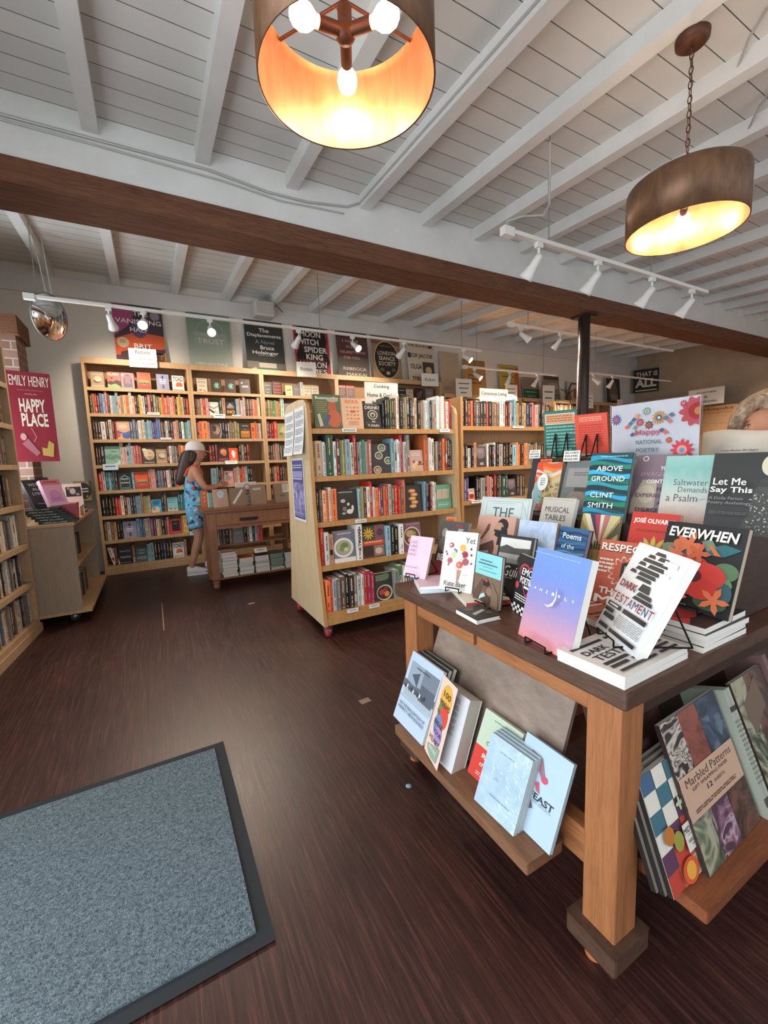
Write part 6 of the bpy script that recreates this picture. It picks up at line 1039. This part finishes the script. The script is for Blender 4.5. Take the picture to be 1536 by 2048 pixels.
HP = [('e', .55, .76, .36, .19, '#d6a548'), ('e', .42, .6, .2, .12, '#7a7a4a'), ('e', .66, .56, .24, .14, '#cf4a3a'), ('e', .45, .42, .26, .14, '#6a7fa8'), ('e', .6, .32, .22, .12, '#9a86b5'), ('p', [(.12, .12), (.9, .22), (.85, .04), (.5, .02), (.2, .06)], '#8aa08f'), ('t', '100', .58, .82, .44, .075, '#4a3a2a', .0), ('t', 'POEMS', .58, .7, .64, .065, '#4a3a2a', .0), ('t', 'TO', .3, .56, .18, .055, '#4a3a2a', .0), ('t', 'BREAK', .5, .44, .56, .06, '#4a3a2a', .0), ('t', 'YOUR', .55, .34, .5, .055, '#4a3a2a', .0), ('t', 'HEART', .5, .23, .68, .065, '#4a3a2a', .0), L(.3, .1, .8, .15, 2, '#e0e4dc')]
# the cover of this one is flared open, showing its first printed page
p = (.717, 1.111, .251, rA(-104), rA(20), .125, .257)
t = thing('poetry_book', '100 POEMS TO BREAK YOUR HEART book, its round coloured cover flared open', 'book', p[:3], (-p[4], 0, p[3]+.25))
b = MB(); b.box(0, .012, 0, .145, .06, .235, mat('#b5aba0', .8)); b.build('page_block', t)
b = MB(); b.add([(.002, .0115, .002), (.145, .0115, .002), (.145, .0115, .233), (.002, .0115, .233)], [(0, 1, 2, 3)], mat('#c4c6c9', .7)); a = MB(); art(a, a, [L(.16, .42, .75, .92, 22, '#6c6c70'), L(.16, .1, .6, .32, 10, '#7a7a7e')], .145, .235, .0004, None, .0113); b.build('first_page', t); a.build('page_print', t)
b = MB(); b.box(0, .06, 0, .147, .0615, .235, mat('#cfc6c0', .5)); b.build('back_cover', t)
M = TRS((.0, .01, .0), (0, 0, -.30)); b = MB(); b.box(0, 0, 0, .125, .001, .257, mat('#dcc3b8', .45), M); c = b.build('cover', t); a = MB(); tb = MB(); art(a, tb, HP, .125, .257, .0003, M); a.build('cover_print', c); tb.build('title_lettering', c)
poetry((.779, .949, .251, rA(-89.9), rA(23.1), .154, .201), 'mint and red cover with spaced capitals behind the wrapped blue books', .018, '#b9c6b0', [('r', 0, 0, 1, .46, '#c93a2e'), ('t', 'N', .42, .72, .07, .06, '#3f4a40'), ('t', 'O', .3, .56, .09, .06, '#3f4a40'), ('t', 'RU', .36, .36, .24, .07, '#f0dfd2', .012), ('t', 'the', .34, .24, .22, .055, '#f0dfd2', .008, .2), L(.2, .06, .7, .12, 2, '#eab8a4'), L(.3, .9, .9, .92, 1, '#6b7a6a')])
pS = (.724, .855, .251, rA(-88), rA(22.7), .145, .193)
WRAP = NT('shrink_wrapped_cover', .12, .8); WRAP.color(WRAP.ramp(WRAP.noise(WRAP.mapping((1, 1, 1), 'Generated'), 3, 2), [(.3, '#9db8c9'), (.7, '#b3c9d6')])); WRAP.b.inputs['Coat Weight'].default_value = 1; WRAP.b.inputs['Coat Roughness'].default_value = .04; WRAP.bump(WRAP.noise(WRAP.mapping((1.5, 1, 5), 'Generated', (0, .5, 0)), 3, 2, .5, 1), .35, .01)
for k in range(4):
    poetry(shift(pS, .0135*k)[:2]+(.251,)+pS[3:], ('front glossy pale blue wrapped book on the left rack', 'second wrapped blue book on the left rack', 'third wrapped blue book on the left rack', 'rear wrapped blue book on the left rack')[k], .0125, WRAP.m if k == 0 else '#9db3bf', [L(.3, .8, .66, .84, 1, '#7d97a6'), ('p', [(.3, .44), (.44, .44), (.37, .5)], '#8fa6b3'), L(.3, .2, .8, .24, 1, '#7d97a6')] if k == 0 else [], spine='#8aa0ac', pagem=mat('#b5bab9', .6), grp='shrink wrapped blue books')
poetry((.757+.01, .779, .251, rA(-90.6), rA(22.7), .151, .223), 'pale blue cover reading FEAST at the near end of the left rack', .012, '#a9bfcf', [('t', 'FEAST', .62, .42, .5, .075, '#2a2a30', .03), L(.45, .34, .85, .38, 2, '#7f8f9a'), ('e', .36, .76, .1, .03, '#5a4a55'), ('p', [(.2, .86), (.45, .84), (.62, .62), (.5, .64)], '#8a6a74'), ('e', .58, .64, .07, .04, '#c0485c'), ('p', [(.42, .56), (.5, .58), (.56, .47), (.48, .48)], '#b5556a'), ('p', [(.2, .36), (.4, .4), (.5, .28), (.3, .2), (.2, .26)], '#5b4a52'), ('e', .36, .28, .08, .035, '#c0485c'), ('e', .26, .12, .14, .06, '#7a5a66'), ('e', .24, .13, .11, .045, '#a9bfcf')], True, '#97abb9')
# near side rack: gift wrap books
MARB = [blotch('marble_%d' % i, st, 2.2, 2.4, .4, (1, 1, 1.6), 2) for i, st in enumerate(([(.42, '#2a2120'), (.46, '#d0c3b4'), (.5, '#3a2d2a'), (.54, '#cbbcae'), (.6, '#2a2120')], [(.4, '#6a352c'), (.6, '#8c4a3a')], [(.4, '#25303f'), (.55, '#3a4a60'), (.6, '#5a6a78')], [(.38, '#3b3f30'), (.5, '#6d745c'), (.58, '#a09a82')], [(.4, '#4a2f3c'), (.5, '#8a6478'), (.55, '#b59aa8'), (.62, '#4a2f3c')], [(.4, '#3a2620'), (.6, '#6a4638')]))]
poetry((1.032, .407, .251, rA(2.4), rA(21.6), .285, .327), 'gift wrap book reading Marbled Patterns with a beige band', .012, '#3a2d2a', [('r', 0, 0, .3, 1, MARB[0]), ('r', .3, .0, .62, 1, MARB[1]), ('r', .62, 0, 1, 1, MARB[2]), ('r', 0, 0, .3, .36, MARB[3]), ('r', .3, 0, .62, .36, MARB[4]), ('r', .62, 0, 1, .36, MARB[5]), ('r', 0, .335, 1, .62, '#c09c84'), ('t', 'Marbled Patterns', .5, .565, .84, .055, '#4a2f26', .002), ('t', 'GIFT WRAPPING PAPER', .48, .51, .66, .024, '#4a2f26', .002), ('t', '12', .42, .46, .09, .036, '#3a241e', .01), ('t', 'SHEETS', .6, .458, .2, .02, '#4a2f26'), L(.1, .36, .86, .39, 2, '#6a4a3c')], pagem=PAGEW)
MC = []
q = random.Random(12)
for i in range(4):
    for j in range(6):
        c = ['#b8402f', '#3f5f80', '#d9d4c8', '#c9553a', '#d9d4c8', '#5b3550', '#c8bfae', '#3f6a78'][(i*3+j*5) % 8]; MC.append(('r', i*.25, j/6, (i+1)*.25, (j+1)/6, c))
MC += [('e', .2, .45, .1, .075, '#b5702e'), ('e', .34, .36, .1, .08, '#94903e'), ('e', .4, .1, .17, .1, '#cf552a'), ('e', .4, .1, .1, .07, '#e0a03c'), ('e', .66, .07, .08, .07, '#3d4a3a'), ('e', .7, .1, .07, .06, '#c43a34'), ('s', .55, .62, .03, .08, 4, '#b0c29a'), ('s', .75, .7, .03, .08, 4, '#8fae78'), ('r', .45, .22, 1, .45, '#d9d4cb'), ('t', 'MID-CENTURY', .72, .39, .52, .05, '#26231f', .02), ('r', .5, .345, 1, .35, '#8a857c'), ('t', 'WRAPPING PAPER', .72, .3, .46, .032, '#4a463f', .002), L(.55, .25, .95, .27, 1, '#8a857c')]
pM = (.911, .42, .251, rA(3), rA(20.5), .2, .245)
poetry(pM, 'colourful checked gift wrap book reading MID-CENTURY', .012, '#c8bfae', MC, spine='#1f1d1c')
for k in (1, 2): poetry((pM[0]-.009*k, pM[1]+.0135*k, .251, pM[3], pM[4], .2, .245), '%s dark spined copy behind the checked gift wrap book' % ('first', 'second')[k-1], .0125, '#4f4a44', [('r', 0, 0, .3, 1, '#8a7f72')], spine='#1f1d1c')
poetry((.95, .475, .251, rA(2), rA(21.6), .2, .36), 'tall dark patterned calendar with a wire binding behind the checked book', .01, '#4a2f2a', [('r', 0, .3, .6, .7, '#6a5548')]+[('e', .2+.1*i, .45+.06*(i % 3), .05, .03, '#b5b09a') for i in range(5)]+[('e', .07, .9, .07, .04, '#b59a94'), L(.5, .9, .95, .96, 1, '#c9c2b8')]+[('r', .2+.05*i, .84, .225+.05*i, .88, '#1d1817') for i in range(12)])
# stack of pale edged books leaning beside it, spines to the front
def leanstack(x, n, label, cols, h=.33, th=.011):
    for k in range(n):
        printed_book('gift_wrap_book', '%s book of the %s' % (('left', 'middle', 'right')[k] if n == 3 else ('left', 'right')[k], label), th-.0006, h, .24, cols[k % len(cols)], [('r', .0, .82, 1, .86, '#2b2a28'), ('r', .0, .1, 1, .16, '#4a4a46'), L(.2, .25, .8, .75, 14, '#77776e')], (x+th*k, .40, .251), (-.377, 0, .04), 'book', label)
leanstack(1.335, 3, 'pale spined gift wrap trio on the near rack', ['#a5aa9c', '#9ea395', '#aab0a2'])
poetry((1.385, .405, .251, rA(2), rA(21.6), .2, .33), 'brown marbled gift wrap book with a beige label at the right', .012, '#4a3830', [('r', 0, 0, 1, 1, MARB[5]), ('r', .0, 0, .4, 1, MARB[3]), ('p', [(.2, .55), (.75, .7), (.7, .95), (.15, .8)], '#6d5848')])
leanstack(1.60, 2, 'dark spined gift wrap pair at the picture edge', ['#7a5a58', '#6b5450'], .36)

# ------------------------------------------------------------------ people
def skin(name, nodes, edges, ma, parent, root=0, sub=2, mod=None):
    me = bpy.data.meshes.new(name); me.from_pydata([n[0] for n in nodes], edges, []); o = bpy.data.objects.new(name, me); COL.objects.link(o)
    o.modifiers.new('skin', 'SKIN'); o.modifiers['skin'].use_smooth_shade = True
    sv = me.skin_vertices[0].data
    for i, n in enumerate(nodes):
        r = n[1]; sv[i].radius = r if isinstance(r, tuple) else (r, r); sv[i].use_root = (i == root)
    s = o.modifiers.new('sub', 'SUBSURF'); s.levels = sub; s.render_levels = sub
    dg = bpy.context.evaluated_depsgraph_get(); m2 = bpy.data.meshes.new_from_object(o.evaluated_get(dg)); o.modifiers.clear(); o.data = m2
    m2.materials.clear(); m2.materials.append(ma)
    for p in m2.polygons: p.use_smooth = True; p.material_index = 0
    if mod: mod(m2)
    o.parent = parent; return o
SK = NT('skin_tan', .5, .35); SK.color(SK.ramp(SK.noise(SK.mapping((1, 1, 1)), 9, 3), [(.3, '#b57c62'), (.7, '#c99478')])); SK = SK.m
def chain(nodes, edges, pts, start=None):
    prev = start
    for p in pts:
        nodes.append(p); i = len(nodes)-1
        if prev is not None: edges.append((prev, i))
        prev = i
    return prev
def hand(nodes, edges, wrist, d, side, curl, thumb):
    """palm and five separate fingers growing from a wrist node; d is the pointing direction, side the across-palm direction"""
    d = Vector(d).normalized(); side = Vector(side).normalized(); w0 = Vector(nodes[wrist][0]); nrm = d.cross(side)
    pc = w0+d*.045; palm = chain(nodes, edges, [((tuple(pc)), (.026, .014))], wrist)
    for k, (off, L_) in enumerate(((-.027, .062), (-.009, .074), (.009, .07), (.026, .055))):
        a = pc+d*.035+side*off; b_ = a+d*L_*.5+nrm*curl*.3*L_; c = b_+d*L_*.4+nrm*curl*.8*L_
        chain(nodes, edges, [(tuple(a), .0095), (tuple(b_), .0085), (tuple(c), .007)], palm)
    a = pc+side*thumb*.03-d*.012; chain(nodes, edges, [(tuple(a), .012), (tuple(a+side*thumb*.018+d*.03+nrm*.015), .0095), (tuple(a+side*thumb*.014+d*.055+nrm*.025), .008)], palm)
px = at(402, 1143, 2, 0)
t = thing('person', 'person in white cap and blue flowered romper browsing at the tall bookcases', 'person', (px[0], px[1]-.03, 0), (0, 0, -.05))
N = []; E_ = []
pel = chain(N, E_, [((-.01, 0, .80), (.13, .115))])
top = chain(N, E_, [((.0, 0, .93), (.105, .1)), ((.012, 0, 1.06), (.125, .1)), ((.02, 0, 1.17), (.125, .095)), ((.03, 0, 1.235), (.075, .06)), ((.045, 0, 1.29), .043)], pel)
chest = top-2
hd = chain(N, E_, [((.066, 0, 1.345), (.072, .07)), ((.066, 0, 1.40), (.098, .092)), ((.058, 0, 1.45), (.088, .086))], top)
chain(N, E_, [((.142, 0, 1.375), .022), ((.168, 0, 1.366), .012)], hd-1)           # nose
chain(N, E_, [((.132, 0, 1.316), .036)], hd-2)                                       # jaw
for sd in (-1, 1):
    sh = chain(N, E_, [((.02, sd*.135, 1.20), .048), ((.05, sd*.175, 1.10), .043), ((.12, sd*.185, .985), .034), ((.19, sd*.13, .985), .031), ((.245, sd*.075, 1.0), .022)], chest)
    hand(N, E_, sh, (.8, -sd*.45, .15), (.2, 0, 1), .35*1, 1)
    if sd < 0: lg = [((-.012, -.085, .70), .088), ((0, -.085, .55), .075), ((.012, -.085, .43), .054), ((-.035, -.085, .30), .053), ((-.075, -.085, .17), .038), ((-.1, -.085, .085), .033), ((-.06, -.085, .042), .03), ((.02, -.085, .026), .022)]
    else: lg = [((.03, .085, .70), .088), ((.085, .085, .55), .075), ((.12, .085, .43), .054), ((.11, .085, .30), .053), ((.105, .085, .17), .038), ((.1, .085, .085), .033), ((.14, .085, .042), .03), ((.22, .085, .026), .022)]
    chain(N, E_, lg, pel)
skin('body', N, E_, SK, t, pel)
DR = NT('flowered_fabric', .75, .2); vo = DR.n('ShaderNodeTexVoronoi'); vo.inputs['Scale'].default_value = 26; DR.l(DR.mapping((1, 1, 1)), vo.inputs['Vector'])
nz = DR.noise(DR.mapping((1, 1, 1)), 16, 2); sep = DR.n('ShaderNodeSeparateColor'); DR.l(vo.outputs['Color'], sep.inputs[0])
DR.color(DR.mix(DR.ramp(sep.outputs[0], [(0, '#6fb4d2'), (.38, '#8cc3da'), (.5, '#3c4a78'), (.66, '#7fbdd6'), (.8, '#c4523c'), (.92, '#d8cfd0')], 'CONSTANT'), '#6aaccb', DR.ramp(nz, [(.5, '#000000'), (.62, '#ffffff')])))
N = []; E_ = []
pl_ = chain(N, E_, [((-.015, 0, .80), (.15, .135))])
tp = chain(N, E_, [((-.002, 0, .93), (.118, .115)), ((.01, 0, 1.06), (.137, .113)), ((.016, 0, 1.13), (.134, .105)), ((.018, 0, 1.16), (.11, .085))], pl_)
chain(N, E_, [((-.012, -.088, .70), .108), ((-.002, -.09, .58), .102), ((.004, -.09, .525), .1)], pl_); chain(N, E_, [((.03, .088, .70), .108), ((.075, .09, .58), .102), ((.09, .09, .525), .1)], pl_)
skin('romper', N, E_, DR.m, t, pl_)
b = MB(); OR_ = mat('#cf5f38', .7)
for sd in (-1, 1): b.tube([Vector((.1, sd*.075, 1.14)), Vector((.085, sd*.085, 1.20)), Vector((.03, sd*.09, 1.255)), Vector((-.045, sd*.085, 1.21)), Vector((-.085, sd*.075, 1.13))], .013, OR_, 8)
b.build('shoulder_strap', t)
for sd in (-1, 1):
    b = MB(); b.ball((.137, sd*.033, 1.402), .009, mat('#d9cfc6', .3), (.8, 1, .7), 10); b.ball((.142, sd*.034, 1.402), .0055, mat('#2b211c', .3), (.8, 1, 1), 10); b.build('eye', t)
b = MB(); b.tube([Vector((.148, -.018, 1.338)), Vector((.156, 0, 1.338)), Vector((.148, .018, 1.338))], .005, mat('#9c5a50', .5), 8); b.build('lips', t)
HAIR = NT('dark_hair', .45, .4); HAIR.color(HAIR.ramp(HAIR.noise(HAIR.mapping((40, 40, 3)), 4, 3), [(.3, '#241713'), (.7, '#4a3027')])); HAIR = HAIR.m
N = []; E_ = []
r0 = chain(N, E_, [((.012, 0, 1.425), (.088, .098))]); chain(N, E_, [((-.012, 0, 1.375), (.078, .1)), ((-.03, 0, 1.32), (.072, .098)), ((-.055, 0, 1.25), (.066, .092)), ((-.085, 0, 1.18), (.06, .085)), ((-.115, -.005, 1.11), (.05, .072)), ((-.14, -.01, 1.06), (.034, .05)), ((-.15, -.01, 1.03), (.015, .025))], r0)
chain(N, E_, [((.035, -.06, 1.40), (.04, .024)), ((.02, -.075, 1.34), (.036, .024)), ((-.01, -.085, 1.28), (.03, .022))], r0)
chain(N, E_, [((.035, .06, 1.40), (.04, .024)), ((.02, .075, 1.34), (.036, .024)), ((-.01, .085, 1.28), (.03, .022))], r0)
skin('hair', N, E_, HAIR, t, r0)
CAPM = mat('#e3d8d2', .8); b = MB(); M = TRS((.048, 0, 1.418), (0, .06, 0))
b.lathe([(.094, 0), (.097, .02), (.093, .05), (.078, .08), (.05, .1), (.02, .108), (0, .109)], CAPM, 28, M @ Matrix.Diagonal((1.08, .95, 1, 1)))
c = b.build('cap', t); b = MB()
P = [(.07*1.0+.1*math.cos(a)*.95, .085*math.sin(a), .004-.02*math.cos(a)**2) for a in np.linspace(-PI/2, PI/2, 15)]
b.add([Vector(p) for p in P]+[Vector((p[0], p[1], p[2]-.005)) for p in P], [tuple(range(15)), tuple(range(29, 14, -1))]+[(i, i+15, i+16, i+1) for i in range(14)], mat('#d9cabd', .8), M); b.build('cap_brim', c)
b = MB(); b.ball((-.094, 0, .022), .03, mat('#2a2220', .7), (.35, 1, .8), 14, M); b.build('cap_opening', c); b = MB(); b.box(-.106, -.035, -.004, -.09, .035, .012, mat('#e6dfdb', .7), M); b.build('cap_strap', c)
for sd, dx in ((-1, -.105), (1, .095)):
    b = MB(); SH = mat('#dcdad8', .6); V = []; n = 14; y = sd*.085
    prof = [(-.045, .024, .08), (-.035, .036, .1), (.02, .041, .1), (.07, .043, .088), (.12, .046, .07), (.165, .044, .055), (.195, .03, .04), (.208, .012, .022)]
    for (x, wd, hh) in prof:
        for i in range(n):
            a = 2*PI*i/n; V.append((dx+x, y+wd*math.cos(a), max(.006, hh/2+.004+hh/2*math.sin(a))))
    b.add(V, [(j*n+i, (j+1)*n+i, (j+1)*n+(i+1) % n, j*n+(i+1) % n) for j in range(len(prof)-1) for i in range(n)]+[tuple(range(n)), tuple(range((len(prof)-1)*n, len(prof)*n))[::-1]], SH, None, True)
    s = b.build('shoe', t); b = MB(); pts = [(dx+x, y+wd+.003) for x, wd, _ in prof]+[(dx+x, y-wd-.003) for x, wd, _ in prof[::-1]]; b.prism(pts, 0.0005, .014, mat('#eceaea', .6), 'Z'); b.build('sole', s)
    b = MB()
    for k in range(3): b.tube([Vector((dx+.05+.022*k, y-.03, .08-.012*k)), Vector((dx+.055+.022*k, y, .1-.012*k)), Vector((dx+.05+.022*k, y+.03, .08-.012*k))], .003, mat('#f0eeee', .7), 6)
    b.build('laces', s)
# person beyond the table, bending over the books
hp = at(1541, 846, 0, 2.02)
t = thing('person', 'person with swept greying hair bending over the far side of the poetry table', 'person', (2.62, .82, 0), (0, 0, 0))
q = Vector(hp)-Vector((2.62, .82, 0))
N = []; E_ = []
pel = chain(N, E_, [((.05, 0, .88), (.15, .13))]); up_ = chain(N, E_, [((-.02, 0, 1.02), (.14, .13)), ((-.16, -.0, 1.14), (.15, .13)), ((-.3, -.02, 1.22), (.11, .09)), (tuple(q+Vector((.14, 0, -.09))), .05), (tuple(q+Vector((.045, 0, -.05))), (.08, .088)), (tuple(q), (.105, .108)), (tuple(q+Vector((.01, 0, .055))), (.092, .098))], pel)
hn = up_-1
chain(N, E_, [(tuple(q+Vector((-.09, 0, -.03))), .022), (tuple(q+Vector((-.115, 0, -.05))), .014)], hn)
chain(N, E_, [(tuple(q+Vector((-.05, 0, -.1))), .035)], hn-1)
for sd in (-1, 1):
    sh = chain(N, E_, [((-.24, sd*.17, 1.17), .055), ((-.22, sd*.22, 1.0), .045), ((-.16, sd*.2, .84), .036), ((-.2, sd*.12, .8), .028)], up_-5); hand(N, E_, sh, (-1, -sd*.3, -.1), (0, 1, 0), .3, sd)
    chain(N, E_, [((.05, sd*.09, .75), .09), ((.03, sd*.1, .46), .06), ((.05, sd*.1, .09), .038), ((-.08, sd*.1, .035), .035)], pel)
skin('body', N, E_, SK, t, pel)
N = []; E_ = []; pl_ = chain(N, E_, [((.05, 0, .9), (.165, .145))]); tp = chain(N, E_, [((-.02, 0, 1.02), (.155, .145)), ((-.16, 0, 1.14), (.165, .145)), ((-.27, -.01, 1.2), (.12, .1))], pl_)
for sd in (-1, 1): chain(N, E_, [((-.24, sd*.165, 1.165), .07), ((-.22, sd*.215, 1.0), .06), ((-.17, sd*.2, .86), .048)], tp-1)
skin('sweater', N, E_, mat('#7d6a5e', .9), t, pl_)
N = []; E_ = []; pl_ = chain(N, E_, [((.05, 0, .86), (.165, .145))])
for sd in (-1, 1): chain(N, E_, [((.05, sd*.09, .72), .108), ((.03, sd*.1, .46), .08), ((.05, sd*.1, .11), .06)], pl_)
skin('trousers', N, E_, mat('#34363c', .9), t, pl_)
GH = NT('greying_hair', .5, .4); GH.color(GH.ramp(GH.noise(GH.mapping((50, 14, 14)), 3, 4, .6, .4), [(.3, '#6a5442'), (.5, '#9a8068'), (.7, '#c4aa8e')])); 
N = []; E_ = []
r0 = chain(N, E_, [(tuple(q+Vector((.025, 0, .05))), (.085, .09))]); chain(N, E_, [(tuple(q+Vector((.06, 0, -.03))), (.075, .085)), (tuple(q+Vector((.07, 0, -.1))), (.045, .06))], r0)
for sd in (-1, 1):
    for dx, dy, dz in ((0, 0, 0), (.03, .012, .012)):
        chain(N, E_, [(tuple(q+Vector((dx+x, sd*(y+dy), dz+z))), r) for x, y, z, r in ((-.03, .02, .09, .028), (-.056, .05, .066, .03), (-.054, .078, .02, .032), (-.04, .092, -.05, .03), (-.018, .094, -.115, .022))], r0)
skin('hair', N, E_, GH.m, t, r0)
for sd in (-1, 1):
    b = MB(); b.tube([q+Vector((-.081, sd*.018, .004)), q+Vector((-.08, sd*.036, .009)), q+Vector((-.07, sd*.054, .003))], .0035, mat('#7a5c48', .8), 7); b.build('eyebrow', t)

for sd in (-1, 1):
    b = MB(); c = q+Vector((-.079, sd*.031, -.012)); b.ball(tuple(c), .0115, mat('#d9cfc6', .3), (.8, 1.25, .8), 14); b.ball(tuple(c+Vector((-.0055, 0, -.001))), .0065, mat('#2b211c', .25), (.7, 1, 1), 12); b.build('eye', t)
    b = MB(); b.tube([c+Vector((-.006, -.016, .004)), c+Vector((-.011, 0, .0095)), c+Vector((-.005, sd*0+.016, .004))], .003, mat('#7a5140', .6), 6); b.build('eyelid', t)
# ------------------------------------------------------------------ far right corner: shelves, stationery sign, rack
t = thing('stationery_shelf', 'brown wall shelf unit with notebooks under the journals sign', 'shelf', (9.75, 0, 0)); SB = wood('shelf_brown', '#8a6038', '#a87a4a', (2, 10, 2), .5, 4)
b = MB(); b.box(0, 1.6, 0, .03, 5.6, 2.05, SB); b.box(.03, 1.6, 0, .45, 1.63, 2.05, SB); b.box(.03, 5.57, 0, .45, 5.6, 2.05, SB); b.build('frame', t)
for z in (.5, 1.0, 1.45, 1.75, 2.05): b = MB(); b.box(-.01, 1.6, z-.025, .48, 5.6, z, SB); b.build('shelf', t)
def bxd(name, label, cat, x0, y0, z0, x1, y1, z1, ma, bv=.01): b = MB(); b.box(x0, y0, z0, x1, y1, z1, mat(ma, .6)); o = bevel(b.build(name), bv, 2); return tag(o, label, cat)
bxd('cardboard_box', 'large clear wrapped brown box on top of the far right shelves', 'box', 9.8, 5.0, 2.055, 10.15, 5.65, 2.36, '#8f7356')
bxd('cardboard_box', 'open tan carton on top of the far shelves, second from the left', 'box', 9.8, 4.45, 2.055, 10.1, 4.9, 2.3, '#b58d5c')
card('white sign reading Journals and Notebooks on the far right shelves', [('Journals', .76, .16, .56), ('&', .5, .14, .1), ('Notebooks', .22, .16, .62)], .62, .32, (9.74, 4.72, 2.10), (0, 0, -PI/2), bold=.012)
card('brown strip reading paperblanks under the journals sign', [('paperblanks', .5, .5, .86)], .95, .13, (9.73, 4.82, 1.93), (0, 0, -PI/2), col='#9c6a3c', ink='#5b2418', bold=.02)
for k in range(14):
    b = MB(); hh = R.uniform(.2, .27); b.box(0, 0, 0, .16, .03+.02*(k % 3), hh, mat(R.choice(['#3a2a26', '#6a3a30', '#8a6a50', '#2f2f36', '#a08a70', '#75402f']), .5)); b.box(-.001, .004, .01, .02, .026, hh-.02, mat('#c9b9a4', .6)); o = b.build('notebook'); o.location = (9.78, 3.2+.12*k, 1.4505+(.3005 if k % 2 else 0)); tag(o, 'notebook standing in the stationery shelves under the journals sign', 'notebook', 'notebooks of the stationery shelf')
bxd('camera_display', 'dark glossy box with white frames on the stationery shelf', 'box', 9.755, 4.55, 1.7505, 9.9, 4.85, 1.9, '#20252b')
t = thing('wire_basket_lamp', 'dried arrangement on top of the low bookcase beside the post', 'ornament', (7.6, 5.9, 2.312)); b = MB()
b.lathe([(0, 0), (.05, 0), (.06, .06), (.045, .12)], mat('#6b4a33', .6), 16)
for k in range(9): a = k*.7; b.tube([Vector((0, 0, .1)), Vector((.08*math.cos(a), .08*math.sin(a), .2)), Vector((.2*math.cos(a), .14*math.sin(a), .24))], .005, mat('#5b4030', .7), 5)
b.build('twigs', t)

n = shelf_books(215)
print('books', n, 'objects', len(bpy.data.objects))
